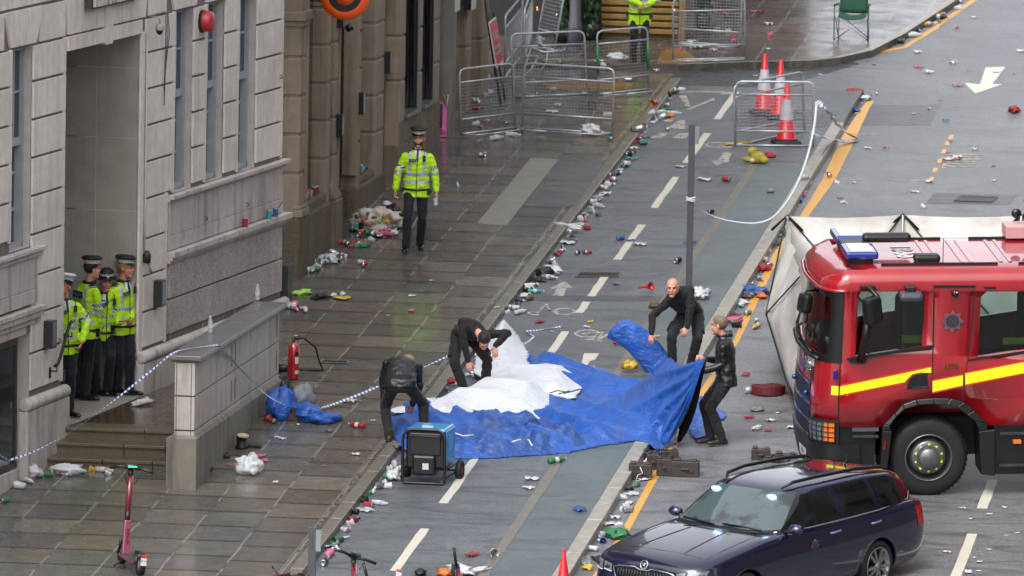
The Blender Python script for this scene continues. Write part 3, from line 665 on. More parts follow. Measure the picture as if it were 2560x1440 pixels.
# ================================================================ PEOPLE
def capsule(mb, a, b, ra, rb, n=12, m=0):
    a, b = V(a), V(b); d = b-a; L = d.length
    if L < 1e-5: mb.ball(a, ra, m, n); return
    d /= L; pts = []; rs = []
    for k in range(5): t = math.pi/2*(1-k/4); pts.append(a-d*ra*math.sin(t)); rs.append(max(1e-4, ra*math.cos(t)))
    for k in range(5): t = math.pi/2*(k/4); pts.append(b+d*rb*math.sin(t)); rs.append(max(1e-4, rb*math.cos(t)))
    mb.tube(pts, rs, m, n)
def loft(mb, rings, n=20, m=0, sq=2.4):         # rings: (centre, x axis, y axis); superellipse sections, closed ends
    vs = []; fs = []
    for c, ax, ay in rings:
        for k in range(n):
            t = 2*math.pi*k/n; cx, sy = math.cos(t), math.sin(t)
            vs.append(V(c)+V(ax)*(abs(cx)**(2/sq)*(1 if cx > 0 else -1))+V(ay)*(abs(sy)**(2/sq)*(1 if sy > 0 else -1)))
    for i in range(len(rings)-1):
        for k in range(n): l = (k+1) % n; fs.append((i*n+k, i*n+l, (i+1)*n+l, (i+1)*n+k))
    fs += [tuple(range(n))[::-1], tuple(range((len(rings)-1)*n, len(rings)*n))]
    mb.add(vs, fs, m, None, True)
def remesh(mb, name, mats, parent, vox=.01, smooth=2, disp=None, mfn=None, cut=None, quiet=False):
    me = bpy.data.meshes.new('tmp'); me.from_pydata([tuple(p) for p in mb.v], [], mb.f)
    bm = bmesh.new(); bm.from_mesh(me); bmesh.ops.recalc_face_normals(bm, faces=bm.faces); bm.to_mesh(me); bm.free()
    o = bpy.data.objects.new('tmp', me); COL.objects.link(o)
    md = o.modifiers.new('r', 'REMESH'); md.mode = 'VOXEL'; md.voxel_size = vox
    if smooth: sm = o.modifiers.new('s', 'SMOOTH'); sm.iterations = smooth; sm.factor = .6
    dg = bpy.context.evaluated_depsgraph_get(); ev = o.evaluated_get(dg); nm = bpy.data.meshes.new_from_object(ev)
    bpy.data.objects.remove(o); bpy.data.meshes.remove(me)
    nm.materials.clear()
    for q in (mats if isinstance(mats, (list, tuple)) else [mats]): nm.materials.append(q)
    bm = bmesh.new(); bm.from_mesh(nm); bm.normal_update()
    if cut: bmesh.ops.delete(bm, geom=[f for f in bm.faces if cut(f.calc_center_median())], context='FACES')
    if disp:
        nv = [(v, v.co + v.normal*disp(v.co)) for v in bm.verts]
        for v, c in nv: v.co = c
    for f in bm.faces:
        f.smooth = True
        if mfn: f.material_index = mfn(f.calc_center_median(), f.normal)
    bm.to_mesh(nm); bm.free(); nm.name = name
    r = bpy.data.objects.new(name, nm); COL.objects.link(r)
    if parent: r.parent = parent
    return r
def skinmat(name, col):
    s = NT(name); c = s.mix(col, s.ramp(s.noise(14, 4), (.3, .82), (.7, 1.1)), 1, 'MULTIPLY'); s.set(Base_Color=c, Roughness=.45, Subsurface_Weight=.15)
    s.b.inputs['Subsurface Scale'].default_value = .01; return s.m
SK = [skinmat('skin_fair', 'c98f78'), skinmat('skin_ruddy', 'c07f68'), skinmat('skin_tan', 'a9765c')]
def clothmat(name, col, rough=.8, bs=180, amt=.002, var=.25, sheen=.1, spec=.3):
    s = NT(name); c = s.mix(col, s.ramp(s.noise(7, 5), (.3, 1-var), (.7, 1+var)), 1, 'MULTIPLY'); s.set(Base_Color=c, Roughness=rough, Sheen_Weight=sheen, Specular_IOR_Level=spec)
    s.bump(s.math('ADD', s.noise(bs, 2), s.math('MULTIPLY', s.noise(16, 4), 3)), .5, amt); return s.m
M_HIV = clothmat('hi_vis_yellow', 'a9d61e', .55, 120, .004, .10, .0); M_SILV = mat('reflective_silver', 'a9b2b6', .4, .2, .1)
def checker(name, c1, c2, size):
    s = NT(name); a = s.n('Attribute', attribute_name='ck'); x = s.n('SeparateXYZ'); s.l(a.outputs['Vector'], x.inputs[0])
    f = s.math('MODULO', s.math('ADD', s.math('FLOOR', x.outputs[0]), s.math('FLOOR', x.outputs[1])), 2); f = s.math('ABSOLUTE', f)
    s.set(Base_Color=s.mix(c1, c2, f), Roughness=.5); return s.m
M_CKB = checker('blue_check', 'b9c0c8', '22306e', 1); M_CKW = checker('cap_check', 'dedede', '0c0d10', 1)
M_NAVY = clothmat('navy_trousers', '12141d', .8); M_BLACKC = clothmat('black_cloth', '141416', .75); M_BLACKT = clothmat('black_trousers', '1a1a1d', .8)
M_SHINE = clothmat('black_softshell', '191a1f', .38, 120, .003, .2, 0, .5); M_SHOE = mat('black_leather', '0d0d0e', .28, 0, .2, 20); M_BOOT = mat('brown_boot', '2c241d', .5, 0, .3, 20)
M_CAPB = mat('cap_black', '0c0d11', .6, 0, .1); M_CAPW = mat('cap_white', 'd8d8d6', .5); M_SHIRT = mat('white_shirt', 'c9ccd6', .7, 0, .1); M_EYE = mat('eye_dark', '1a1310', .3, var=0); M_LIP = mat('lip', '8f5348', .5, var=0)
HAIRS = {'dark': clothmat('dark_hair', '1d1713', .6, 90, .006), 'brown': clothmat('brown_hair', '3a291c', .6, 90, .006), 'grey': clothmat('grey_hair', '6f675e', .6, 90, .006), 'fair': clothmat('fair_hair', '8b6a45', .6, 90, .006), 'stub': clothmat('stubble', '6b5a4c', .6, 90, .004)}
def ik(a, t, l1, l2, hint):
    a, t, hint = V(a), V(t), V(hint); d = t-a; L = d.length
    if L > (l1+l2)*.995: d = d*((l1+l2)*.995/L); t = a+d; L = d.length
    d.normalize(); x = (l1*l1-l2*l2+L*L)/(2*L); h = math.sqrt(max(0, l1*l1-x*x)); q = hint-d*hint.dot(d)
    if q.length < 1e-4: q = perp(d)[0]
    return a+d*x+q.normalized()*h, t
def hand(mb, w, d, nrm, side, curl=.5, sc=1.0):
    # palm from the wrist w along d; nrm is the palm's outward normal; the thumb leaves towards +-cross
    d = V(d).normalized(); nrm = V(nrm); nrm = (nrm-d*nrm.dot(d)).normalized(); s = d.cross(nrm)*side
    k = sc; p = V(w)
    loft(mb, [(p+d*t*k, s*wd*k, nrm*th*k) for t, wd, th in ((-.01, .024, .019), (.02, .031, .018), (.06, .042, .017), (.09, .041, .014), (.1, .036, .01))], 12)
    for i, (o, L) in enumerate(((.031, .068), (.0105, .077), (-.0105, .071), (-.030, .056))):
        q = p+d*.09*k+s*o*k; dd = (d+s*o*3.2).normalized(); a1 = .25+curl*.6+.08*i; a2 = a1+curl*1.1+.2; a3 = a2+curl*.7
        for j, (an, f) in enumerate(((a1, .45), (a2, .32), (a3, .25))):
            v = dd*math.cos(an)+nrm*math.sin(an); e = q+v*L*f*k; capsule(mb, q, e, (.0098-.0010*j)*k, (.0092-.0010*j)*k, 8); q = e
    q = p+d*.025*k+s*.026*k; v = (d*.55+s*.8+nrm*.35).normalized(); e = q+v*.042*k; capsule(mb, q, e, .013*k, .0105*k, 8); v2 = (d*.9+s*.35+nrm*(.2+curl*.5)).normalized(); capsule(mb, e, e+v2*.034*k, .010*k, .008*k, 8)
def person(label, loc, kind, P, Cc, Hc, wr, el, an, kn, yaw=0, look=(0, 0), cyaw=None, hair='dark', skin=0, hat=None, group=None, hk=((0, 0, 1), (0, 0, 1)), hdir=(None, None), pn=(None, None), curl=(.5, .5),
           foot=(None, None), bulk=1.0, rz=.15, beard=False, bald=False, hem=.16, phone=None, grip=None, patch=False, shoe=None, pockets=False, open_hem=False, gear=True):
    T = thing('person', label, 'person', loc, rz, group); P, Cc, Hc = V(P), V(Cc), V(Hc); bk = bulk
    def fr(spine, yw):
        sp = spine.normalized(); f0 = V((math.sin(yw), -math.cos(yw), 0)); s = f0.cross(sp)
        if s.length < .05: s = V((math.cos(yw), math.sin(yw), 0))
        s.normalize(); return s, sp.cross(s).normalized()*1, sp   # side (the person's own left is -s seen from the front), front, spine
    cyaw = yaw if cyaw is None else cyaw
    sp = Cc-P; s1, f1, u1 = fr(sp*.35+V((0, 0, sp.length)), R(yaw)); s2, f2, u2 = fr(sp, R(cyaw))
    if f1.dot(V((math.sin(R(yaw)), -math.cos(R(yaw)), 0))) < 0: f1 = -f1
    if f2.dot(V((math.sin(R(cyaw)), -math.cos(R(cyaw)), 0))) < 0: f2 = -f2
    nk = Cc+(Hc-Cc)*.42
    sh = [Cc-s2*.178*bk+u2*.0, Cc+s2*.178*bk]; hp = [P-s1*.092, P+s1*.092]
    # order sides so that index 0 is the limb given first (image left)
    if (sh[0]-sh[1]).x > 0: sh = sh[::-1]
    if (hp[0]-hp[1]).x > 0: hp = hp[::-1]
    E = []; W_ = []
    for i in range(2): e, w = ik(sh[i], wr[i], .29, .265, el[i]); E.append(e); W_.append(w)
    K = []; AN = []
    for i in range(2): k, a = ik(hp[i], an[i], .45, .445, kn[i]); K.append(k); AN.append(a)
    front = V((math.sin(R(yaw)), -math.cos(R(yaw)), 0)); fd = [V(f) if f else front for f in foot]
    # ---- body, one continuous surface
    b = MB(); mid = P.lerp(Cc, .5)
    loft(b, [(P-u1*.1, s1*.10, f1*.075), (P, s1*.12, f1*.085), (mid, s2*.11, f2*.08), (Cc-u2*.08, s2*.13*bk, f2*.09), (Cc-u2*.005, s2*.09, f2*.06), (nk-u2*.01, s2*.055, f2*.055)])
    capsule(b, nk-(nk-Cc)*.5, Hc-V((0, 0, .0))*0, .056, .052)
    hy, hpitch = look; HR = Matrix.Rotation(R(hy), 3, 'Z') @ Matrix.Rotation(R(hpitch), 3, 'X') @ Matrix.Identity(3)
    hx = lambda x, y, z: Hc+HR @ V((x, y, z)); HM = Matrix.Translation(Hc) @ HR.to_4x4() @ Matrix.Scale(1.07, 4)
    b.ball((0, .012, .035), (.076, .096, .086), 0, 16, HM); b.ball((0, -.022, -.03), (.062, .073, .088), 0, 16, HM); b.ball((0, -.068, -.093), (.033, .026, .024), 0, 12, HM)
    capsule(b, hx(0, -.088, .03), hx(0, -.112, -.018), .010, .0155, 8); capsule(b, hx(-.035, -.083, .036), hx(.035, -.083, .036), .013, .013, 8)
    for q in (-1, 1): b.ball((q*.076, .012, -.005), (.012, .021, .033), 0, 10, HM); b.ball((q*.036, -.07, -.022), (.022, .018, .02), 0, 10, HM)
    capsule(b, hx(-.02, -.094, -.058), hx(.02, -.094, -.058), .010, .010, 8)
    for i in range(2):
        capsule(b, sh[i]-u2*.062-s2*(.02 if (sh[i]-Cc).dot(s2) > 0 else -.02), E[i], .036, .036); capsule(b, E[i], W_[i], .039, .027); capsule(b, hp[i], K[i], .065, .045); capsule(b, K[i], AN[i], .045, .034)
        capsule(b, AN[i], AN[i]+fd[i]*.10-V((0, 0, .062)), .028, .022)
        d = V(hdir[i]) if hdir[i] else (W_[i]-E[i]); pnn = V(pn[i]) if pn[i] else (V((1, 0, 0)) if i == 0 else V((-1, 0, 0)))
        hand(b, W_[i], d, pnn, 1 if i == 0 else -1, curl[i])
    remesh(b, 'body', SK[skin], T, .0068, 1)
    for q in (-1, 1):
        e = MB(); e.ball(hx(q*.03, -.086, .012), (.011, .007, .006), 0, 8); e.build('eye', M_EYE, T)
        e = MB(); e.tube([hx(q*.014, -.100, .032), hx(q*.03, -.102, .038), hx(q*.048, -.092, .034)], .004, 0, 5); e.build('eyebrow', HAIRS['brown' if bald else hair if hair != 'stub' else 'brown'], T)
    e = MB(); e.tube([hx(-.022, -.100, -.060), hx(0, -.106, -.058), hx(.022, -.100, -.060)], .0045, 0, 5); e.build('lips', M_LIP, T)
    nz = lambda p, sc, a: noise.noise(p*sc+V((loc[0]*7, 3, 1)))*a
    def wr_(p, base=.014):
        jt = 0
        for q, r_ in ((E[0], .13), (E[1], .13), (K[0], .15), (K[1], .15), (P, .22)): jt = max(jt, 1-(p-q).length/r_)
        d = noise.noise(V((p.x*9, p.y*9, p.z*24))+V((loc[0], 0, 0)))*.5+noise.noise(p*13+V((5, loc[1], 0)))*.6+noise.noise(p*31)*.25
        return d*(base+.011*max(0, jt))
    # ---- jacket
    j = MB(); hv = kind == 'police'; e_ = .03 if hv else .014; lo = P-u1*(hem-.02)
    loft(j, [(lo, s1*(.168+e_*.6)*bk, f1*(.128+e_*.3)), (P+u1*.02, s1*(.165+e_*.5)*bk, f1*(.125+e_*.4)), (mid, s2*(.15+e_*.8)*bk, f2*(.118+e_*.7)), (Cc-u2*.11, s2*(.17+e_*.6)*bk, f2*(.13+e_*.5)), (Cc-u2*.02, s2*(.178+e_*.3)*bk, f2*(.108+e_*.3)), (Cc+u2*.022, s2*.150*bk, f2*.095), (Cc+u2*.055, s2*.10, f2*.08), (nk+u2*.0, s2*(.068), f2*.066)], 24)
    for i in range(2):
        capsule(j, sh[i]-u2*.05-s2*(.012 if (sh[i]-Cc).dot(s2) > 0 else -.012), E[i], .060+e_*.35, .052+e_*.4, 14); L = W_[i]-E[i]; capsule(j, E[i], E[i]+L*.93, .051+e_*.4, .038+e_*.3, 14)
    def ck(r, p, c):   # attribute used by the chequered bands
        pass
    def jm(c, n_):
        if not hv: return 0
        da = []
        for i in range(2):
            for a, q, nm_ in ((sh[i], E[i], 0), (E[i], W_[i], 1)):
                L = q-a; t = max(0, min(1, (c-a).dot(L)/L.length_squared)); da.append(((c-(a+L*t)).length, i, nm_, t*L.length))
        dm = min(da); tors = abs((c-Cc).dot(s2)) < .165*bk and dm[0] > .0; h = (c-P).dot(u2)
        if dm[0] < .095 and abs((c-Cc).dot(s2)) > .15*bk or (dm[0] < .08 and dm[2] == 1):
            if dm[2] == 0 and .17 < dm[3] < .225: return 2
            if dm[2] == 0 and .265 < dm[3]: return 1
            if dm[2] == 1 and dm[3] < .035: return 1
            return 0
        if .185 < h < .235: return 2
        if .07 < h < .118: return 1
        if h > .235 and .085 < abs((c-Cc).dot(s2)) < .130 and (c-Cc).dot(u2) < .045: return 1
        if (c-nk).length < .085: return 3
        if (c-Cc).dot(u2) > .02 and .09 < abs((c-Cc).dot(s2)) < .15: return 3
        return 0
    mats = [M_HIV, M_SILV, M_CKB, M_CAPB] if hv else [M_BLACKC if kind == 'knit' else M_SHINE]
    jo = remesh(j, 'jacket', mats, T, .0105, 3, wr_, jm)
    if hv:
        at = jo.data.attributes.new('ck', 'FLOAT_VECTOR', 'POINT'); dat = []
        for v in jo.data.vertices:
            c = v.co; q = c-P; a = math.atan2(q.dot(f2), q.dot(s2)); armi = None
            for i in range(2):
                L = E[i]-sh[i]; t = (c-sh[i]).dot(L)/L.length_squared
                if abs((c-Cc).dot(s2)) > .15*bk and 0 < t < 1: armi = ((c-sh[i]-L*t), t*L.length)
            if armi: x, y = perp(E[0]-sh[0]); dat += [math.atan2(armi[0].dot(x), armi[0].dot(y))*3.5+50, armi[1]/.0255+50, 0]
            else: dat += [a*9+50, q.dot(u2)/.0255+50.2, 0]
        at.data.foreach_set('vector', dat)
        z = MB(); z.tube([Cc+u2*.05+f2*.085, Cc-u2*.08+f2*.158, mid+f2*.15, P+f2*.152, lo+f2*.14], .005, 0, 4); z.build('zip', M_CAPB, T)
        c_ = MB(); ring = [nk-u2*.022+s2*.078*math.cos(t)+f2*.078*math.sin(t) for t in [2*math.pi*k/16 for k in range(16)]]; c_.tube(ring, .02, 0, 8, closed=True); c_.build('collar', M_CAPB, T)
        k_ = MB(); k_.hexa([Cc+u2*.0+f2*.115-s2*.05, Cc+f2*.115+s2*.05, Cc+f2*.13+s2*.01-u2*.07, Cc+f2*.13-s2*.01-u2*.07], [nk+f2*.075-s2*.045, nk+f2*.075+s2*.045, Cc+f2*.15+s2*.008-u2*.06, Cc+f2*.15-s2*.008-u2*.06]); k_.build('shirt', M_SHIRT, T)
        t_ = MB(); t_.hexa([Cc+f2*.14-s2*.018-u2*.06, Cc+f2*.14+s2*.018-u2*.06, Cc+f2*.155+s2*.012-u2*.08, Cc+f2*.155-s2*.012-u2*.08], [nk+f2*.092-s2*.014, nk+f2*.092+s2*.014, Cc+f2*.165+s2*.012-u2*.07, Cc+f2*.165-s2*.012-u2*.07]); t_.build('tie', M_CAPB, T)
        pt = MB(); cu = text_mesh('POLICE', .034, .002); fb, sg = (f2, -1) if patch != 'back' else (-f2, 1)
        o_ = (Cc-u2*.075+f2*.160+s2*.075) if patch != 'back' else (Cc-u2*.07-f2*.150); w2, h2 = (.055, .022) if patch != 'back' else (.11, .045)
        o2 = o_; MX = Matrix(((*s2, 0), (*u2, 0), (*f2, 0), (0, 0, 0, 1))).transposed()
        sx = s2 if (s2.cross(u2)).dot(fb) > 0 else -s2
        pt.hexa([o2-sx*w2-u2*h2, o2+sx*w2-u2*h2, o2+sx*w2+u2*h2, o2-sx*w2+u2*h2], [o2-sx*w2-u2*h2+fb*.012, o2+sx*w2-u2*h2+fb*.012, o2+sx*w2+u2*h2+fb*.012, o2-sx*w2+u2*h2+fb*.012]); po = pt.build('badge_patch', mat('patch_blue', '28306a' if patch != 'back' else '20222a', .5), T)
        kk = (w2*1.6)/.115; lt = MB(); lt.add([o2+sx*p.x*kk+u2*p.y*kk+fb*(.014) for p in cu[0]], cu[1]); lt.build('lettering', mat('patch_white', 'c9cdd2', .5), po)
    else:
        c_ = MB(); ring = [nk+u2*.0+s2*.066*math.cos(t)+f2*.066*math.sin(t) for t in [2*math.pi*k/16 for k in range(16)]]; c_.tube(ring, .018, 0, 8, closed=True); c_.build('collar', mats[0], T)
    # ---- trousers
    t = MB(); loft(t, [(P-u1*.13, s1*.12, f1*.09), (P-u1*.07, s1*.168*bk, f1*.125), (P+u1*.02, s1*.16*bk, f1*.12), (P+u1*.10, s1*.145, f1*.108)], 20)
    for i in range(2):
        capsule(t, hp[i]-u1*.03, K[i], .094, .072, 14); L = AN[i]-K[i]; capsule(t, K[i], K[i]+L*.93, .072, .066, 14); capsule(t, K[i]+L*.9, AN[i]-V((0, 0, .018))+fd[i].normalized()*.012, .066, .062, 14)
    remesh(t, 'trousers', M_NAVY if hv else M_BLACKT, T, .0105, 3, lambda p: wr_(p, .011))
    if pockets:
        for i in range(2):
            L = (K[i]-hp[i]).normalized(); sd = s1*(1 if (hp[i]-P).dot(s1) > 0 else -1); c = hp[i].lerp(K[i], .62)+sd*.078; q = MB()
            fx = L.cross(sd).normalized(); q.hexa([c-fx*.06-L*.08-sd*.03, c+fx*.06-L*.08-sd*.03, c+fx*.06+L*.08-sd*.03, c-fx*.06+L*.08-sd*.03], [c-fx*.055-L*.075+sd*.018, c+fx*.055-L*.075+sd*.018, c+fx*.06+L*.08+sd*.022, c-fx*.06+L*.08+sd*.022]); q.build('pocket', M_BLACKT, T, bevel=.012)
    for i in range(2):
        f = fd[i].normalized(); sv = V((f.y, -f.x, 0)); a = AN[i]; g0 = V((a.x, a.y, a.z-.085)); q = MB()
        loft(q, [(g0-f*.075+V((0, 0, .035)), sv*.03, V((0, 0, .034))), (g0-f*.04+V((0, 0, .045)), sv*.04, V((0, 0, .045))), (g0+f*.03+V((0, 0, .045)), sv*.043, V((0, 0, .045))), (g0+f*.1+V((0, 0, .032)), sv*.047, V((0, 0, .033))), (g0+f*.175+V((0, 0, .026)), sv*.042, V((0, 0, .027))), (g0+f*.215+V((0, 0, .02)), sv*.02, V((0, 0, .018)))], 16)
        capsule(q, g0+V((0, 0, .05)), a+V((0, 0, .02)), .04, .042); remesh(q, 'shoe', shoe or M_SHOE, T, .008, 2)
    # ---- hair and headgear
    HI = HM.inverted()
    if not bald:
        h = MB(); h.ball((0, .016, .036), (.083, .102, .093), 0, 20, HM)
        hc = (lambda p: (lambda l: l.z < -.02 and l.y < .03 or l.y < -.045 and l.z < .072 or l.z < -.055 or (abs(l.x) > .05 and l.y < -.01 and l.z < .03))(HI @ p))
        remesh(h, 'hair', HAIRS[hair], T, .008, 1, lambda p: noise.noise(p*55)*.003, cut=hc)
    if beard:
        h = MB(); h.ball((0, -.026, -.034), (.066, .076, .090), 0, 20, HM); remesh(h, 'beard', HAIRS['brown'], T, .007, 1, cut=lambda p: (lambda l: l.z > -.035 or (l.z > -.048 and abs(l.x) < .03) or (abs(l.x) < .018 and -.068 < l.z < -.05))(HI @ p))
    if hat:
        cr = M_CAPW if hat == 'white' else M_CAPB; h = MB()
        if hat == 'bowler':
            h.lathe([(.001, .150), (.05, .145), (.085, .12), (.098, .075), (.1, .04)], 28, 0, HM @ XF((0, .01, .02), (R(-3), 0, 0))); h.lathe([(.1, .042), (.135, .030), (.14, .026), (.1, .032)], 28, 0, HM @ XF((0, .005, .02), (R(-3), 0, 0), (1, 1.12, 1)))
            z0, z1, rr = .045, .078, .101
        else:
            h.lathe([(.001, .128), (.10, .130), (.136, .112), (.138, .102), (.128, .090), (.100, .078), (.096, .072)], 32, 0, HM @ XF((0, .008, .046), (R(2), 0, 0), (.90, .98, .95)))
            h.grid(lambda u, v: HM @ V((math.sin((u-.5)*2.3)*(.096+v*.012), -math.cos((u-.5)*2.3)*(.094+v*.040)+.0, .080-v*.022)), 12, 3, 1); z0, z1, rr = .040, .080, .0985
            z0 -= .012; z1 -= .0
        ho = h.build('cap', [cr, M_SHOE], T); bd = MB(); T2 = HM @ XF((0, .008, .050), (R(2), 0, 0), (.97, 1.06, .95)); bd.lathe([(rr, z0), (rr, z1)], 36, 0, T2)
        bo = bd.build('chequered_band', M_CKW, ho); at = bo.data.attributes.new('ck', 'FLOAT_VECTOR', 'POINT'); dat = []
        for j_ in range(2):
            for i in range(36): dat += [i*.999/1.15+.01, j_*2.998+.001, 0]
        at.data.foreach_set('vector', dat); bo.data.attributes['ck']
        bg_ = MB(); bg_.ball(hx(0, -.108, z0+.04), (.013, .006, .02), 0, 8); bg_.build('badge', mat('badge_silver', 'c8ccd2', .25, .7), ho)
    if hv and gear:
        g = MB(); bp = P+u1*.0; ring = [bp-u1*.02+s1*.185*bk*math.cos(t)+f1*.145*math.sin(t) for t in [2*math.pi*k/24 for k in range(24)]]; g.tube(ring, .02, 0, 6, closed=True)
        for an_, sz in ((.2, (.05, .04, .11)), (2.6, (.05, .05, .10)), (3.6, (.06, .05, .09)), (5.2, (.05, .04, .12))):
            c = bp-u1*.05+s1*.20*bk*math.cos(an_)+f1*.16*math.sin(an_); g.box(c, sz, 0, rot=(0, 0, R(yaw)))
        g.build('duty_belt', M_BLK, T, bevel=.006)
        g = MB(); c = bp-u1*.1+s1*.2*bk+f1*.06; g.tube([c+V((0, 0, .04))+V((.0, 0, 0))*1]+[c+V((.022*math.cos(k*.7), 0, .022*math.sin(k*.7)-.0)) for k in range(9)], .004, 0, 5); g.build('handcuffs', mat('steel', '8a8c90', .3, .8), T)
        g = MB(); c = Cc-s2*.10-u2*.04+f2*.155; g.box(c, (.045, .03, .09), 0); g.tube([c+V((0, 0, .04)), c+V((.0, -.005, .10))], .006, 0, 5); g.build('radio', M_BLK, T, bevel=.005)
    if phone is not None:
        i = phone; d = (V(hdir[i]) if hdir[i] else (W_[i]-E[i])).normalized(); pnn = V(pn[i]) if pn[i] else V((1, 0, 0))
        g = MB(); c = W_[i]+d*.10+pnn.normalized()*.018; up = d; sv = d.cross(pnn).normalized(); n_ = pnn.normalized()*.004
        g.hexa([c-up*.07-sv*.034-n_, c-up*.07+sv*.034-n_, c+up*.07+sv*.034-n_, c+up*.07-sv*.034-n_], [c-up*.07-sv*.034+n_, c-up*.07+sv*.034+n_, c+up*.07+sv*.034+n_, c+up*.07-sv*.034+n_])
        ph = g.build('phone', mat('phone_black', '0b0b0d', .15, var=0), None, recenter=True); ph.location = T.matrix_basis @ ph.location; ph.rotation_euler = (0, 0, rz)
        tag(ph, 'black phone held in the hand of the '+('officer in the white cap' if hat == 'white' else 'shorter officer in the bowler hat'), 'phone')
    return T, W_, E
def S(x, y, z): return V((x, y, z))
GRP = 'police officers waiting in the porch'
wz = G(1040, 627, .22)
person('bearded police officer in yellow hi-vis jacket walking down the wet pavement holding a can', wz, 'police', (-.01, .0, .95), (.0, -.02, 1.45), (.015, -.04, 1.685),
       [(-.32, -.06, .92), (.29, -.05, .90)], [(-.4, .3, -.1), (.4, .3, -.1)], [(-.145, -.24, .11), (.06, .16, .11)], [(-.1, -1, 0), (.1, -1, 0)], 0, (-4, 4), hair='brown', beard=True, hat='black', patch='front', bulk=1.08, foot=((-.15, -1, -.1), (.1, -1, 0)))
def can_at(loc, rot, mats, label, name='drink_can'): return None
# four officers in the porch
zL = -.478
person('officer in white-topped cap with a phone at his ear beside the porch pier', (-4.12, -12.25, zL), 'police', (.0, .03, .97), (-.01, .0, 1.48), (-.015, -.03, 1.72),
       [(-.045, -.15, 1.60), (.22, -.02, 1.0)], [(-.3, -1, -.8), (.4, .3, -.2)], [(-.07, .0, .10), (.06, -.06, .10)], [(-.1, -1, 0), (.1, -1, 0)], 20, (-35, -12), hair='dark', hat='white', skin=1, patch='front', group=GRP, hdir=((0.0, .1, 1), None), pn=((0, .9, .2), None), curl=(.75, .5), phone=0, foot=((.6, -1, 0), (.9, -.8, 0)))
person('tall officer with his back turned, second from left in the porch', (-4.22, -10.55, zL), 'police', (.03, .0, .98), (.04, -.01, 1.50), (.10, -.03, 1.76),
       [(-.15, .1, .98), (.20, -.04, .93)], [(-.4, -.4, 0), (.3, -.6, -.1)], [(-.08, .03, .10), (.02, -.07, .10)], [(0, 1, 0), (.2, 1, 0)], 128, (118, 0), hair='dark', hat='black', patch='back', group=GRP, foot=((1, -.35, 0), (1, -.3, 0)), bulk=1.12)
person('shorter officer in a black bowler hat looking down between the two tall ones', (-4.06, -10.05, zL), 'police', (-.01, .05, .88), (.0, .02, 1.33), (.03, -.03, 1.55),
       [(-.1, -.18, .98), (.20, -.22, 1.02)], [(-.5, .2, -.8), (.2, .4, -1)], [(-.09, .0, .10), (.06, -.03, .10)], [(0, -1, 0), (.2, -1, 0)], 22, (15, 12), hair='dark', hat='bowler', patch='front', group=GRP, hdir=(None, (1, -.2, .05)), pn=(None, (0, 0, 1)), curl=(.5, .3), phone=1, bulk=.92, foot=((1, -.5, 0), (1, -.5, 0)))
person('tall officer nearest the porch jamb, in profile facing the street', (-3.83, -9.9, zL), 'police', (-.0, .0, .96), (-.02, .0, 1.46), (.03, -.01, 1.71),
       [(-.16, -.12, .98), (.12, -.10, 1.05)], [(-.5, -.2, -.3), (-.1, .8, -.5)], [(-.07, .03, .10), (.1, -.05, .10)], [(.3, -1, 0), (.4, -1, 0)], 48, (75, 2), hair='fair', hat='black', skin=1, patch='front', group=GRP, foot=((1, -.6, 0), (1, -.4, 0)), bulk=1.08)
person('officer in unbuttoned hi-vis jacket beyond the barriers before the slatted shutter', G(1597, 168, .02), 'police', (.0, .0, .96), (.01, -.01, 1.46), (.0, -.05, 1.71),
       [(.02, -.22, 1.10), (.08, -.22, 1.08)], [(-.6, -.1, -.5), (.6, -.1, -.5)], [(-.10, .0, .10), (.09, -.03, .10)], [(0, -1, 0), (0, -1, 0)], 0, (0, 8), hair='brown', hat='black', patch='front', bulk=1.1, hdir=((1, -.3, -.1), (-1, -.2, -.1)), pn=((0, 1, .3), (0, 1, 0)), hem=.24)
# the four men in black packing up the tarpaulin
person('stocky man in black seen from behind, stooping over the tarpaulin beside the generator', G(1003, 1106, .20), 'soft', (-.02, .02, .79), (-.0, .36, 1.0), (.07, .60, .95),
       [(-.24, .42, .42), (.13, .40, .44)], [(-1, -.1, 0), (1, -.1, 0)], [(-.16, -.02, .10), (.30, .22, .04)], [(-.2, .6, 0), (.4, .6, 0)], 180, (180, 55), hair='fair', bulk=1.22, hdir=(None, (-.3, .3, -1)), pn=(None, (0, 1, 0)), skin=2, hem=.10, shoe=M_BOOT)
person('dark haired man in black bending forwards, one hand on his knee', G(1188, 1001, .16), 'knit', (-.17, .22, .88), (-.03, -.10, 1.00), (.105, -.34, .86),
       [(-.03, -.27, .12), (.25, -.20, .76)], [(-.5, .2, .2), (1.4, .2, .5)], [(-.13, .0, .10), (.13, .10, .12)], [(-.6, -1, 0), (.9, -1, 0)], 12, (6, 62), hair='dark', hdir=((.15, -.1, -1), (.1, -.35, -1)), pn=((0, 1, 0), (0, .8, -.4)), curl=(.35, .2), bulk=1.05, pockets=True, skin=0, foot=((-.4, -1, 0), (.5, -1, 0)), shoe=M_BOOT)
person('bald man in black leaning down to gather the folded blue tarpaulin', G(1702, 935, .12), 'knit', (.12, .24, .84), (-.07, -.10, 1.12), (-.15, -.30, 1.23),
       [(-.42, -.28, .58), (.06, -.24, .56)], [(-.9, .3, .2), (.9, .5, .3)], [(-.12, .05, .10), (.13, .10, .10)], [(-.5, -1, 0), (.2, -1, 0)], -6, (-6, 10), hair='brown', bald=True, hdir=((-.1, -.2, -1), (-.3, -.3, -.8)), pn=((0, 1, 0), (-.3, .8, 0)), curl=(.3, .35), bulk=1.05, pockets=True)
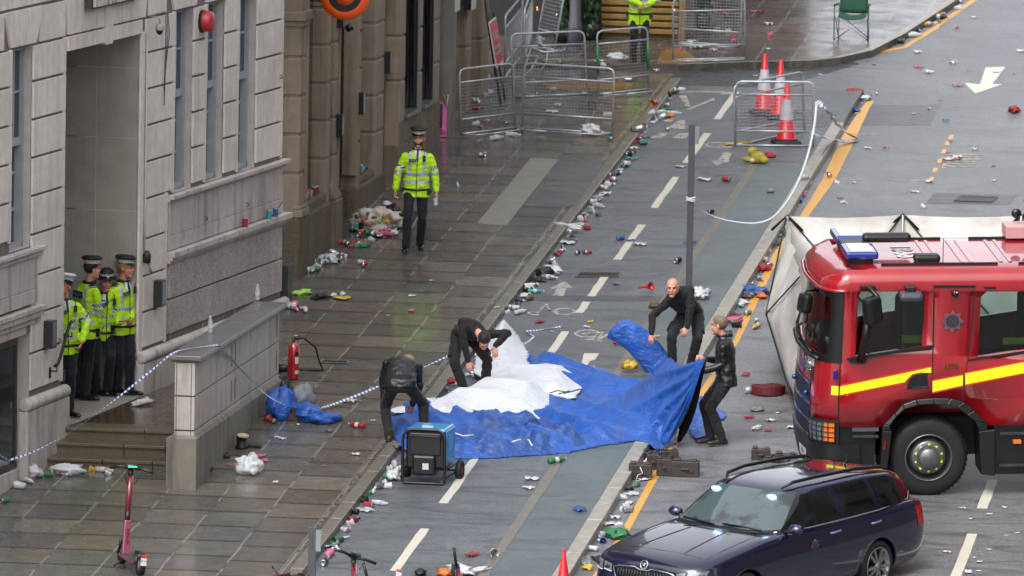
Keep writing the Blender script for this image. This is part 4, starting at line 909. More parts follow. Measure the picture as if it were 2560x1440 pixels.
person('short haired man in a shiny black jacket holding up the edge of the blue tarpaulin', G(1793, 1112, .0), 'soft', (.10, .0, .90), (.07, .02, 1.36), (-.01, -.0, 1.59),
       [(-.20, -.16, 1.0), (-.19, .14, 1.13)], [(.3, .2, -1), (.3, .6, -.8)], [(-.08, .05, .10), (.06, -.09, .10)], [(-1, -.1, 0), (-1, -.1, 0)], -78, (-112, 4), cyaw=-100, hair='stub', hdir=((-1, .1, -.05), (-1, 0, .1)), pn=((0, .5, -1), (0, -1, 0)), curl=(.9, .9), bulk=1.06, pockets=True, hem=.13, foot=((-1, -.3, 0), (-1, -.3, 0)), shoe=M_BOOT)
# ================================================================ FIRE ENGINE
def glassmat(name, tint, refl=.9):
    s = NT(name); t = s.n('BsdfTransparent'); t.inputs[0].default_value = lin(tint); g = s.n('BsdfGlossy'); g.inputs['Roughness'].default_value = .03
    fr = s.n('Fresnel'); fr.inputs[0].default_value = 1.5; mx = s.n('MixShader'); s.l(s.math('MULTIPLY', fr.outputs[0], refl), mx.inputs[0]); s.l(t.outputs[0], mx.inputs[1]); s.l(g.outputs[0], mx.inputs[2]); s.l(mx.outputs[0], s.out.inputs[0]); return s.m
M_CLEAR = glassmat('clear_glass', 'e2ebe8', .7); M_TINT = glassmat('tinted_glass', '2c3236', 1.0)
def paintmat(name, col, rough=.22, coat=1.0, drops=True, flake=.0):
    s = NT(name); d = s.noise(1.5, 4); c = s.mix(col, s.ramp(d, (.3, .85), (.7, 1.06)), 1, 'MULTIPLY')
    s.set(Base_Color=c, Roughness=rough, Coat_Weight=coat, Metallic=flake); s.b.inputs['Coat Roughness'].default_value = .04
    if drops:
        v = s.n('TexVoronoi'); v.inputs['Scale'].default_value = 60; s.l(s.co.outputs['Object'], v.inputs['Vector']); s.bump(s.math('ADD', s.ramp(v.outputs['Distance'], (.0, 1), (.35, 0)), s.noise(5, 3)), .12, .004)
    return s.m
M_RED = paintmat('fire_red', '920f1b'); M_STRIPE = mat('lime_stripe', 'd3e01a', .35, var=.05); M_STEDGE = mat('red_edge', 'c0281c', .35, var=0)
M_TRIM = mat('black_trim', '101113', .38, 0, .2, 8); M_STEP2 = mat('step_tread', '3a3c40', .4, .5, .3, 30, .004, 80); M_TYRE = mat('tyre_rubber', '0f0f10', .7, 0, .3, 10, .004, 40)
M_SILVR = mat('wheel_silver', '6f7073', .35, .7, .2); M_BLUEL = mat('blue_lens', '0c2378', .12, 0, .1, coat=1); M_WHT = mat('plastic_white', 'b9bdbf', .4); M_SEAT = mat('cab_interior', '0c0e10', .8, 0, .2)
M_INDIC = mat('nut_indicator', 'a8c42c', .4, var=0); M_ORNG = mat('amber_lens', 'd96a14', .25, var=0); M_CHR = mat('chrome', 'b5b9bd', .12, .9, 0)
def boolean(base, cuts, name, mats, parent, bevel=0):
    def mk(mb):
        me = bpy.data.meshes.new('x'); me.from_pydata([tuple(p) for p in mb.v], [], mb.f); me.polygons.foreach_set('material_index', mb.m); me.polygons.foreach_set('use_smooth', mb.sm)
        for q in mats: me.materials.append(q)
        bm = bmesh.new(); bm.from_mesh(me); bmesh.ops.remove_doubles(bm, verts=bm.verts, dist=1e-4); bmesh.ops.recalc_face_normals(bm, faces=bm.faces); bm.to_mesh(me); bm.free()
        o = bpy.data.objects.new('x', me); COL.objects.link(o); return o
    o = mk(base); cs = [mk(c) for c in cuts]
    for c in cs: md = o.modifiers.new('b', 'BOOLEAN'); md.operation = 'DIFFERENCE'; md.object = c; md.solver = 'EXACT'
    nm = bpy.data.meshes.new_from_object(o.evaluated_get(bpy.context.evaluated_depsgraph_get())); nm.name = name
    for c in cs+[o]: bpy.data.objects.remove(c)
    r = bpy.data.objects.new(name, nm); COL.objects.link(r); r.parent = parent
    if bevel: b = r.modifiers.new('b', 'BEVEL'); b.width = bevel; b.segments = 2; b.limit_method = 'ANGLE'; b.angle_limit = R(50)
    return r
def localizer(TM):
    inv = TM.inverted(); c0 = inv @ CAM; r3 = inv.to_3x3()
    def f(px, py, y=0.0): d = r3 @ ray(px, py); return c0 + d*((y-c0.y)/d.y)
    return f
TK = thing('fire_engine', 'red fire engine with lime stripe and blue light bar parked across the road', 'fire engine', G(2322, 1243, 0), R(13), tilt=True)
bpy.context.view_layer.update(); sd = localizer(TK.matrix_world)
W_ = 2.42; XS = -1.06; BB = .50
def xf(z):
    tb = [(.3, -1.47), (.9, -1.52), (1.3, -1.50), (1.75, -1.47), (2.2, -1.42), (2.6, -1.37), (2.72, -1.42), (2.85, -1.36), (2.95, -1.22), (3.1, -1.0)]
    for (a, x), (c, y) in zip(tb, tb[1:]):
        if z <= c: return x+(y-x)*max(0, (z-a))/(c-a)
    return tb[-1][1]
def pt(z, s, off=0.0):
    x0 = xf(z); a = XS-x0
    if s <= 0: return V((XS-s, -off, z))
    if s >= 3: return V((XS+(s-3), W_+off, z))
    if s < 1: t = s*math.pi/2; return V((XS-(a+off)*math.sin(t)**.9, BB-(BB+off)*math.cos(t)**.9, z))
    if s > 2: t = (3-s)*math.pi/2; return V((XS-(a+off)*math.sin(t)**.9, W_-BB+(BB+off)*math.cos(t)**.9, z))
    u = s-1; return V((x0-off-.05*math.sin(u*math.pi), BB+u*(W_-2*BB), z))
SS = [-3.9, -2.5, -1.2, -.3, 0]+[i/10 for i in range(1, 10)]+[1, 1.12, 1.25, 1.5, 1.75, 1.88, 2]+[2+i/10 for i in range(1, 10)]+[3, 3.3, 4.2, 5.5, 6.9]
def shell(zs, off):
    mb = MB(); n = len(SS); vs = []
    for z, o in zs:
        for s in SS: vs.append(pt(z, s, off+o) if not (s == SS[0] or s == SS[-1]) else pt(z, s, off+o))
    fs = []
    for i in range(len(zs)-1):
        for k in range(n): l = (k+1) % n; fs.append((i*n+k, i*n+l, (i+1)*n+l, (i+1)*n+k))
    fs += [tuple(range(n))[::-1], tuple(range((len(zs)-1)*n, len(zs)*n))]; return mb.add(vs, fs, 0, None, True)
outer = shell([(.93, 0), (1.3, 0), (1.75, 0), (1.85, -.012), (2.3, -.015), (2.6, -.02), (2.70, .0), (2.80, .0), (2.88, -.03), (2.94, -.10), (2.965, -.22), (2.975, -.5)], 0)
inner = shell([(1.28, -.07), (2.6, -.07), (2.80, -.09)], 0)
def prism_px(px, y0, y1): mb = MB(); mb.prism([sd(x, y, 0)+V((0, y0, 0)) for x, y in px], (0, y1-y0, 0)); return mb
w1 = [(2153, 729), (2298, 729), (2309, 733), (2313, 744), (2305, 866), (2139, 891), (2146, 742)]
w2 = [(2466, 729), (2600, 729), (2636, 735), (2640, 745), (2640, 862), (2445, 892), (2453, 744)]
arch = [(2204, 1075), (2210, 1060), (2235, 1034), (2257, 1010), (2290, 998), (2335, 994), (2377, 995), (2410, 1004), (2435, 1025), (2467, 1057), (2469, 1075)]
ws = MB(); zz = [1.84, 2.2, 2.64]; ws.box((-1.5, W_/2, 2.24), (1.02, W_-.22, .80))
cab = boolean(outer, [inner, ws, prism_px(w1, -.3, .3), prism_px(w2, -.3, .3), prism_px(w1, 2.1, 2.8), prism_px(w2, 2.1, 2.8), prism_px(arch, -.3, .75)], 'body', [M_RED], TK)
def patch(s0, s1, z0, z1, off, m, name, n=8, parent=None, th=0, nz=1, fn=None):
    mb = MB(); mb.grid(lambda u, v: pt(z0+(z1-z0)*v, s0+(s1-s0)*u, off), n, nz, 0)
    if th: mb.grid(lambda u, v: pt(z0+(z1-z0)*v, s0+(s1-s0)*u, off-th), n, nz, 0)
    o = mb.build(name, m, parent or TK)
    if th:
        pass
    return o
wsn = patch(.42, 2.58, 1.85, 2.64, -.025, M_CLEAR, 'windscreen', 26, nz=4)
for s0, s1 in ((.12, .44), (2.56, 2.88)): patch(s0, s1, 1.80, 2.70, .004, M_TRIM, 'pillar', 6, nz=3)
patch(.30, 2.7, 2.60, 2.70, .006, M_TRIM, 'windscreen_surround', 20); patch(.12, 2.88, 1.76, 1.86, .008, M_TRIM, 'windscreen_surround', 26)
mb = MB(); mb.tube([pt(2.70, s, .02) for s in [.0+.15*k for k in range(21)]], .022, 0, 8); mb.build('visor', M_RED, TK)
for k, poly in enumerate((w1, w2)):
    for y, nm in ((.03, 'side_window'), (W_-.05, 'side_window')):
        mb = MB(); mb.prism([sd(a, b, 0)+V((0, y, 0)) for a, b in poly], (0, .006, 0)); mb.build(nm, M_CLEAR, TK)
# black trims, seams and fitted parts of the near side, set out on the flat side plane
def sidepoly(name, px, m, y0=-.012, y1=.01, parent=None, bevel=0): mb = MB(); mb.prism([sd(a, b, 0)+V((0, y0, 0)) for a, b in px], (0, y1-y0, 0)); return mb.build(name, m, parent or TK, bevel=bevel)
sidepoly('window_trim', [(2137, 891), (2150, 889), (2332, 862), (2332, 868), (2170, 893), (2162, 908), (2128, 907), (2115, 896)], M_TRIM, -.03)
sidepoly('window_trim', [(2420, 899), (2445, 894), (2645, 864), (2645, 870), (2445, 898), (2420, 903)], M_TRIM, -.015)
for a in ([(2099, 905), (2101.5, 905), (2096, 1060), (2093.5, 1060)], [(2334, 712), (2336, 712), (2331, 985), (2329, 985)], [(2437, 712), (2439, 712), (2421, 898), (2419, 898)], [(2417, 903), (2419.5, 903), (2408, 1000), (2405.5, 1000)]): sidepoly('door_seam', a, M_SEAT, -.0035, .01)
sidepoly('roof_vent', [(2336, 713), (2437, 713), (2437, 719), (2336, 719)], M_TRIM); sidepoly('roof_vent', [(2460, 717), (2490, 717), (2490, 722), (2460, 722)], M_TRIM)
st1 = [(2101, 966), (2236, 938), (2328, 918), (2328, 932), (2300, 931), (2280, 936), (2268, 948), (2262, 955), (2101, 987)]
for nm, p in (('stripe', st1), ('stripe', [(2331, 953), (2407, 938), (2407, 963), (2331, 980)]), ('stripe', [(2413, 934), (2700, 878), (2700, 905), (2413, 961)])): sidepoly(nm, p, M_STRIPE, -.006)
for p in ([(2101, 962), (2236, 934), (2328, 914.5), (2328, 919), (2236, 939), (2101, 967)], [(2101, 987), (2262, 955), (2262, 959), (2101, 991)], [(2331, 949.5), (2407, 934.5), (2407, 939), (2331, 954)], [(2331, 979), (2407, 962), (2407, 966.5), (2331, 984)], [(2413, 930.5), (2700, 874), (2700, 878.5), (2413, 935)], [(2413, 960), (2700, 904), (2700, 908), (2413, 965)]): sidepoly('stripe_edge', p, M_STEDGE, -.0045)
patch(0.0, .30, 1.345, 1.465, .004, M_STRIPE, 'stripe', 5)
sidepoly('door_handle', [(2266, 974), (2272, 950), (2284, 938), (2318, 933), (2321, 970)], M_TRIM, -.004); sidepoly('handle_grip', [(2280, 968), (2318, 964), (2318, 968), (2280, 972)], M_STEP2, -.02)
# fire service star with its letter, and the number in gold
def star(name, c, r, parent, y, m, m2, T=None, txt='N'):
    mb = MB(); pts = []
    for k in range(32):
        a = 2*math.pi*k/32; ph = k % 4; rr = r*(1.0 if ph == 0 else .80 if ph in (1, 3) else .66); pts.append(V((rr*math.sin(a), 0, rr*math.cos(a))))
    mb.prism([c+p+V((0, y, 0)) for p in pts], (0, .004, 0)); o = mb.build(name, m, parent)
    mb = MB(); mb.prism([c+V((r*.58*math.sin(2*math.pi*k/24), y-.002, r*.58*math.cos(2*math.pi*k/24))) for k in range(24)], (0, .003, 0)); mb.build('disc', m2, o)
    cu = text_mesh(txt, r*1.1, .002, .002); mb = MB(); mb.add([c+V((p.x, y-.004, p.y)) for p in cu[0]], cu[1]); mb.build('letter', m, o); return o
M_EMG = mat('emblem_grey', '6a5a60', .35, .4, .2); M_EMD = mat('emblem_dark', '33242f', .4, 0, .1); M_GOLD = mat('gold_leaf', '7a5a2c', .35, .3, .2)
star('fire_service_badge', sd(2381, 803), .150, TK, -.006, M_EMG, M_EMD)
def label_text(name, txt, size, at, m, parent, flip=False, wide=1.0, thick=.002, bold=.0):
    cu = text_mesh(txt, size, thick, bold); mb = MB(); mb.add([V(at)+V((p.x*wide, -.008 if not flip else .0, p.y)) for p in cu[0]], cu[1]); return mb.build(name, m, parent)
label_text('number', '1399', .115, sd(2378, 918), M_GOLD, TK, wide=.85, bold=.003)
# sphere camera, blue corner lamp, mirrors
mb = MB(); c = sd(2387, 733); mb.ball(c+V((0, -.02, 0)), .048, 0, 14); mb.ball(c+V((.02, -.06, .02)), .012, 1, 8); mb.build('camera_dome', [M_TRIM, M_WHT], TK)
mb = MB(); c = sd(2089, 936); mb.box(c+V((-.01, -.02, 0)), (.05, .05, .13)); mb.build('corner_lamp', M_BLUEL, TK, bevel=.012)
def mirror(name, pts, r, body, m=M_TRIM):
    mb = MB(); mb.tube(pts, r, 0, 8); o = mb.build(name, m, TK); mb = MB()
    (c, d, rot) = body; mb.box(c, d, 0, rot=rot); mb.build('housing', m, o, bevel=.05); return o
a = sd(2170, 716); mirror('mirror', [a+V((-.02, -.02, .0)), a+V((.0, -.14, -.0)), a+V((.09, -.24, -.08)), a+V((.08, -.26, -.2))], .03, (sd(2186, 770)+V((-.06, -.26, .02)), (.24, .17, .36), (0, R(-8), R(35))))
a = sd(2160, 830); mb = MB(); mb.tube([sd(2172, 790)+V((-.04, -.25, 0)), sd(2158, 840)+V((0, -.2, 0)), sd(2150, 900)+V((0, -.03, 0))], .05, 0, 8); mb.build('mirror_arm', M_TRIM, TK)
sidepoly('mirror_bracket', [(2150, 712), (2186, 712), (2190, 722), (2148, 722)], M_TRIM, -.06, .0, bevel=.01)
c = sd(2273, 727); mb = MB(); mb.box(c+V((0, -.16, -.04)), (.30, .24, .12)); o = mb.build('kerb_mirror', mat('mirror_grey', '3d4048', .3), TK, bevel=.05); mb = MB(); mb.box(c+V((0, -.10, .02)), (.13, .16, .14)); mb.build('bracket', M_TRIM, o, bevel=.02)
a = pt(2.62, 1.0, .02); mirror('mirror', [a, a+V((-.16, -.05, .02)), a+V((-.2, -.05, -.1))], .02, (a+V((-.18, -.03, -.16)), (.14, .22, .26), (0, R(10), R(20))))
# grille, lamps and lettering on the front
for z0, z1 in ((1.18, 1.40), (.98, 1.12), (.74, .93)): patch(.93, 2.07, z0, z1, .006, M_TRIM, 'grille', 16)
for z in (1.415, 1.155, .955, .755): patch(.92, 2.08, z-.016, z+.016, .014, M_CHR, 'grille_bar', 16)
patch(.82, .97, 1.45, 1.68, .006, M_TRIM, 'air_slot', 4); patch(.80, .95, 1.66, 1.76, .010, M_WHT, 'marker_lamp', 4)
patch(.14, .84, .70, 1.02, .012, M_SEAT, 'headlight_housing', 8); hl = patch(.40, .82, .74, .99, .022, mat('headlight', '8f9498', .12, .6, .5, 30), 'headlight', 8); patch(.20, .40, .74, .99, .022, M_ORNG, 'indicator', 4)
mb = MB()
for k in range(5): mb.tube([pt(.73+.065*k, s, .035) for s in (.16, .35, .55, .7, .84)], .006, 0, 4)
for k in range(6): mb.tube([pt(z, .2+.12*k, .035) for z in (.72, .86, 1.0)], .006, 0, 4)
mb.build('lamp_guard', M_SEAT, hl)
cu = text_mesh('SCANIA', .2, .01, .004); mb = MB(); mb.add([pt(1.60+p.y*.9, 1.18+p.x*.42, .012+p.z) for p in cu[0]], cu[1]); mb.build('lettering', M_CHR, TK)
cu = text_mesh('1399', .11, .006, .002); mb = MB(); mb.add([pt(1.485+p.y, 1.12+p.x*.5, .012+p.z) for p in cu[0]], cu[1]); mb.build('lettering', M_GOLD, TK)
for s, z in ((1.05, 1.27), (1.75, 1.27)): mb = MB(); mb.ball(pt(z, s, .03), .035, 0, 10); mb.build('grille_lamp', M_BLUEL, TK)
bmp = MB()
for z0, z1, o0, o1 in ((.30, .52, .0, .035), (.52, .70, .035, .03)):
    bmp.grid(lambda u, v: pt(z0+(z1-z0)*v, -.15+3.3*u, o0+(o1-o0)*v), 34, 1)
bmp.grid(lambda u, v: pt(.70, -.15+3.3*u, .03-v*.4), 34, 1); bmp.grid(lambda u, v: pt(.30, -.15+3.3*u, .0-v*.5), 34, 1); bmp.build('bumper', M_TRIM, TK)
mb = MB(); mb.grid(lambda u, v: pt(.42+.13*v, 1.0+.28*u, .045), 4, 1); o = mb.build('number_plate', M_WHT, TK); cu = text_mesh('DK', .1, .004); mb = MB(); mb.add([pt(.485+p.y, 1.14+p.x*.8, .049) for p in cu[0]], cu[1]); mb.build('lettering', M_SEAT, o)
mb = MB()
for s in (.95, 1.6, 2.05): mb.tube([pt(1.83, s, .03), pt(1.87, s+.18, .05), pt(2.05, s+.35, .03)], .014, 0, 6)
mb.tube([pt(1.80, s, .05) for s in (.6, .9, 1.2, 1.5, 1.8, 2.1, 2.4)], .028, 0, 8); mb.build('wiper', M_TRIM, TK)
# lower body, steps, arches, wheels
def lbox(name, x0, x1, y0, y1, z0, z1, m, bevel=0, parent=None): mb = MB(); mb.box(((x0+x1)/2, (y0+y1)/2, (z0+z1)/2), (x1-x0, y1-y0, z1-z0)); return mb.build(name, m, parent or TK, bevel=bevel)
lbox('step_box', XS-.1, -.70, .04, 1.0, .30, .95, M_TRIM); lbox('step_box', .83, 2.8, .05, 1.0, .28, .97, M_TRIM)
for x0, x1, z in ((-1.0, -.66, .82), (-1.0, -.68, .43), (.90, 2.7, .84), (.90, 2.7, .42)): lbox('step', x0, x1, -.02, .1, z-.035, z, M_STEP2, .006)
lbox('infill_panel', -1.0, -.66, .01, .05, .87, .94, mat('grey_panel', '4a4a4c', .5)); sidepoly('side_marker', [(2533, 1099), (2552, 1099), (2552, 1108), (2533, 1108)], M_ORNG, -.03, .06)
sidepoly('side_marker', [(2208, 1100), (2214, 1099), (2211, 1122), (2206, 1122)], M_STEDGE, -.05, .0)
inn = [(2223, 1063), (2240, 1040), (2260, 1022), (2295, 1011), (2335, 1009), (2365, 1010), (2390, 1015), (2415, 1035), (2437, 1052), (2460, 1075)]
mb = MB(); oo = [sd(a, b) for a, b in arch]; ii = [sd(a, b) for a, b in [(2215, 1075)]+inn]; ii = [sd(2228, 1077)]+[sd(a, b) for a, b in inn[0:9]]+[sd(2449, 1077)]
for k in range(10):
    A0, A1, B0, B1 = oo[k], oo[k+1], ii[k], ii[k+1]; mb.hexa([A0+V((0, -.03, 0)), A1+V((0, -.03, 0)), B1+V((0, -.05, 0)), B0+V((0, -.05, 0))], [A0+V((0, .5, 0)), A1+V((0, .5, 0)), B1+V((0, .5, 0)), B0+V((0, .5, 0))])
def far_(L): return L
for (a0, a1, b0, b1) in (((2205, 1075), (2229, 1077), (2200, 1175), (2216, 1178)), ((2446, 1077), (2487, 1072), (2452, 1185), (2487, 1188))):
    p = [sd(*a0), sd(*a1), sd(*b1), sd(*b0)]; mb.hexa([q+V((0, -.05, 0)) for q in p], [q+V((0, .5, 0)) for q in p])
mb.build('wheel_arch', M_TRIM, TK, bevel=.012)
lbox('chassis', -1.2, 6.4, .5, 1.9, .45, .95, M_SEAT)
def truck_wheel(x, y, outw):
    T = XF((x, y, .50), (R(90), 0, 0)) if outw < 0 else XF((x, y, .50), (R(-90), 0, 0))
    mb = MB(); mb.lathe([(.30, .0), (.34, .0), (.44, .008), (.49, -.02), (.505, -.06), (.505, -.27), (.48, -.30), (.30, -.30)], 48, 0, T)
    for k in range(48):
        a = 2*math.pi*k/48
        for zc in (-.08, -.14, -.20, -.26): mb.box((0, 0, 0), (.012, .03, .045), 0, M=T @ Matrix.Rotation(a+zc, 4, 'Z') @ Matrix.Translation(V((.508, 0, zc))))
    w = mb.build('wheel', M_TYRE, TK)
    mb = MB(); mb.lathe([(.308, .0), (.300, .012), (.290, .0), (.285, -.08), (.25, -.12), (.245, -.09), (.215, -.04), (.19, -.02), (.135, -.02)], 48, 0, T, mfn=lambda j, i: 1 if j in (3,) or (j == 4 and i % 6 < 3) else 0)
    mb.lathe([(.135, -.02), (.132, .05), (.12, .07), (.001, .075)], 40, 0, T); mb.build('rim', [M_SILVR, M_SEAT], w)
    mb = MB()
    for k in range(10): a = 2*math.pi*k/10+.31; q = T @ V((.175*math.cos(a), .175*math.sin(a), .015)); mb.ball(q, .018, 0, 8); b2 = a+(.16 if k % 2 else -.16); q2 = T @ V((.172*math.cos(b2), .172*math.sin(b2), .012)); capsule(mb, q, q2, .012, .005, 6)
    mb.build('nut_indicators', M_INDIC, w); return w
truck_wheel(0, .08, -1); truck_wheel(0, W_-.08, 1); truck_wheel(4.0, .08, -1); truck_wheel(4.0, W_-.08, 1)
# interior seen through the glass
lbox('seats', -.36, .1, .25, .95, 1.3, 2.5, M_SEAT, .06); lbox('seats', .05, .3, 1.5, 2.2, 1.3, 2.3, M_SEAT, .06); lbox('seats', 1.25, 1.7, .2, 1.1, 1.3, 2.5, M_SEAT, .06)
lbox('dashboard', -1.3, -.95, .12, 2.3, 1.3, 1.88, M_SEAT, .05); lbox('partition', .05, .18, .1, 1.1, 1.3, 2.75, M_SEAT); lbox('cab_floor', -1.3, 2.6, .1, 2.3, 1.25, 1.45, M_SEAT)
lbox('papers', -1.25, -1.02, .5, .95, 1.885, 1.92, M_WHT); lbox('hi_vis_coat', -.35, .04, .20, .24, 1.98, 2.08, mat('dull_lime', '5a6414', .7), 0); lbox('hi_vis_coat', .95, 1.6, .19, .25, 1.95, 2.03, mat('dull_lime', '5a6414', .7), 0)
mb = MB(); mb.tube([V((-.78, .55+.2*math.cos(t), 1.95+.2*math.sin(t)*.9))+V((-.08*math.sin(t), 0, 0)) for t in [2*math.pi*k/20 for k in range(20)]], .014, 0, 6, closed=True); mb.build('steering_wheel', M_SEAT, TK)
# roof: light bar, rails, ribs, aerial, number
def bar_end(y0, y1):
    mb = MB(); mb.box((-.86, (y0+y1)/2, 3.09), (.42, y1-y0, .10)); o = mb.build('light_bar', M_BLUEL, TK, bevel=.03); mb = MB(); mb.box((-.86, (y0+y1)/2, 3.143), (.30, (y1-y0)*.86, .01)); mb.build('light_panel', mat('lamp_panel', 'b5bcbf', .3, 0, .15, 30), o)
bar_end(.34, .98); bar_end(1.44, 2.08)
lbox('light_bar_core', -1.05, -.67, 1.0, 1.42, 3.02, 3.12, mat('dark_grey_plastic', '25272b', .4), .02); lbox('light_bar_foot', -1.0, -.7, .5, 1.9, 2.97, 3.04, M_TRIM)
lbox('air_horn', -.75, -.12, 1.15, 1.33, 3.10, 3.22, M_TRIM, .05); lbox('aerial_base', -.18, .16, .42, .62, 2.97, 3.08, M_TRIM, .04)
mb = MB(); mb.tube([(.2, .5, 2.97), (.2, .5, 3.28)], .006, 0, 5); mb.build('aerial', M_TRIM, TK)
for x0, x1, y in ((-.62, .88, .32), (1.15, 2.6, .32), (-.6, .38, 2.06), (.75, 2.6, 2.06)): lbox('roof_rail', x0, x1, y-.02, y+.02, 2.965, 3.0, M_TRIM)
for k, x in enumerate((.02, .14, .42, .54, .92, 1.04, 1.5)): lbox('roof_rib', x, x+.05, .45, 1.95, 2.97, 2.985, M_RED, .006)
cu = text_mesh('1399', .34, .004, .006); mb = MB(); mb.add([V((-.28-p.y*1.1+.0, 1.2-p.x*-1.0*-1, 2.983+p.z)) for p in cu[0]], cu[1])
mb.v = [V((-.20+(p.x+.28)*1.0, 1.2+(p.y-1.2)*1.25, p.z)) for p in mb.v]; mb.build('number', M_WHT, TK)
# rear bodywork and ladder, mostly beyond the picture's edge
lbox('equipment_body', 2.7, 6.6, .0, W_, .95, 2.9, M_RED, .03); lbox('ladder_cradle', 1.22, 2.6, 1.9, 2.3, 3.0, 3.16, mat('pink_panel', 'b98a8e', .4), .01)
mb = MB()
for y in (1.65, 2.15):
    for z in (3.38, 3.55): mb.box((3.2, y, z), (3.4, .04, .05))
for k in range(12): mb.box((1.5+k*.28, 1.9, 3.46), (.04, .5, .04)); mb.box((1.5+k*.28, 1.65, 3.46), (.03, .03, .2))
mb.build('ladder', M_SILVR, TK); mb = MB()
for x, y in ((1.38, 2.1), (1.5, 1.9)): mb.lathe([(.001, -.03), (.06, -.03), (.065, 0), (.06, .03), (.001, .03)], 18, 0, XF((x, y, 3.30), (R(90), 0, 0)))
mb.build('ladder_wheel', M_TRIM, TK)
# ================================================================ POLICE CAR
from mathutils.bvhtree import BVHTree
M_NAVYP = paintmat('navy_metallic', '070b2a', .2, 1.0, True, .1); CARA = 60
PC = thing('police_car', 'dark navy estate police car with blue lights flashing in its windscreen', 'car')
PC.matrix_world = Matrix.Translation(gz(4.60, -20.35, .03)) @ Matrix.Rotation(.042, 4, 'X') @ Matrix.Rotation(R(60), 4, 'Z')
ST_ = [(.0, .58, .30, .66, .745, .44), (.03, .70, .25, .71, .785, .56), (.10, .80, .21, .755, .82, .62), (.25, .865, .19, .80, .862, .68), (.60, .895, .18, .86, .915, .70), (1.05, .905, .18, .915, .965, .72), (1.42, .905, .18, .955, 1.0, .74), (1.9, .905, .18, .965, .985, .74),
       (2.7, .905, .18, .98, .99, .74), (3.5, .905, .18, 1.00, 1.01, .74), (4.1, .90, .19, 1.02, 1.03, .74), (4.42, .875, .22, 1.02, 1.03, .70), (4.60, .82, .28, .99, 1.01, .66), (4.67, .76, .36, .92, .95, .6), (4.69, .66, .42, .84, .88, .5)]
def car_ring(x, w, zb, zs, zt, yt):
    h = zs-zb; prof = [(0, zb), (w*.80, zb), (w*.95, zb+.05), (w*.985, zb+h*.25), (w, zb+h*.50), (w*.985, zb+h*.70), (w*.965, zb+h*.78), (w*.955, zb+h*.90), (w*.90, zs), (yt, zs+(zt-zs)*.5), (yt*.55, zt-.004), (0, zt)]
    return [V((x, y, z)) for y, z in prof]+[V((x, -y, z)) for y, z in prof[-2:0:-1]]
mb = MB(); rings = [car_ring(*a) for a in ST_]; n = len(rings[0]); vs = [p for r in rings for p in r]; fs = []
for i in range(len(rings)-1):
    for k in range(n): l = (k+1) % n; fs.append((i*n+k, i*n+l, (i+1)*n+l, (i+1)*n+k))
fs += [tuple(range(n))[::-1], tuple(range((len(rings)-1)*n, len(rings)*n))]; mb.add(vs, fs, 0, None, True)
o = mb.build('tmp', M_NAVYP, recenter=False); md = o.modifiers.new('s', 'SUBSURF'); md.levels = 2; nm = bpy.data.meshes.new_from_object(o.evaluated_get(bpy.context.evaluated_depsgraph_get())); bpy.data.objects.remove(o)
base = MB(); base.add([v.co.copy() for v in nm.vertices], [tuple(p.vertices) for p in nm.polygons], 0, None, True)
BV = BVHTree.FromPolygons([tuple(v) for v in base.v], base.f)
cuts = []
for x in (.87, 3.55):
    for y in (-.8, .8): c = MB(); c.lathe([(.001, -.32), (.355, -.32), (.355, .32), (.001, .32)], 40, 0, XF((x, y, .315), (R(90), 0, 0)), False); cuts.append(c)
boolean(base, cuts, 'body', [M_NAVYP], PC)
def onbody(x, z, side=-1, off=.003):   # point of the flank at (x, z)
    h = BV.ray_cast(V((x, side*2, z)), V((0, -side, 0))); return h[0]+V((0, side*off, 0)) if h[0] else V((x, side*.9, z))
def onnose(y, z, off=.004):
    h = BV.ray_cast(V((-1, y, z)), V((1, 0, 0))); return h[0]-V((off, 0, 0)) if h[0] else V((0, y, z))
def ontop(x, y, off=.004):
    h = BV.ray_cast(V((x, y, 3)), V((0, 0, -1))); return h[0]+V((0, 0, off)) if h[0] else V((x, y, .9))
def lerp_t(tb, z):
    for (a, x), (c, y) in zip(tb, tb[1:]):
        if z <= c: return x+(y-x)*max(0, (z-a))/(c-a)
    return tb[-1][1]
GF = [(.94, 1.33), (1.1, 1.60), (1.25, 1.86), (1.36, 2.07), (1.40, 2.18), (1.43, 2.34), (1.455, 2.65), (1.465, 2.95)]; GR = [(.94, 4.64), (1.1, 4.60), (1.25, 4.51), (1.34, 4.41), (1.385, 4.2), (1.43, 3.7), (1.455, 3.35), (1.465, 3.1)]
GW = [(.94, .845), (1.1, .79), (1.25, .72), (1.36, .66), (1.40, .62), (1.43, .55), (1.455, .40), (1.465, .2)]
def gpt(z, t, off=0):
    F, Rr, b = lerp_t(GF, z), lerp_t(GR, z), lerp_t(GW, z)+off; a = (Rr-F)/2+off; xc = (F+Rr)/2; c, s = math.cos(t), math.sin(t)
    return V((xc-a*abs(c)**(2/5)*(1 if c > 0 else -1), -b*abs(s)**(2/5)*(1 if s > 0 else -1), z))
NT_ = 72; zs = [.94, 1.0, 1.1, 1.18, 1.25, 1.31, 1.36, 1.385, 1.40, 1.415, 1.43, 1.445, 1.455, 1.462, 1.465]; mb = MB(); vs = [gpt(z, 2*math.pi*k/NT_) for z in zs for k in range(NT_)]; fs = []
for i in range(len(zs)-1):
    for k in range(NT_): l = (k+1) % NT_; fs.append((i*NT_+k, i*NT_+l, (i+1)*NT_+l, (i+1)*NT_+k))
fs.append(tuple(range((len(zs)-1)*NT_, len(zs)*NT_))); mb.add(vs, fs, 0, None, True); mb.build('roof', M_NAVYP, PC)
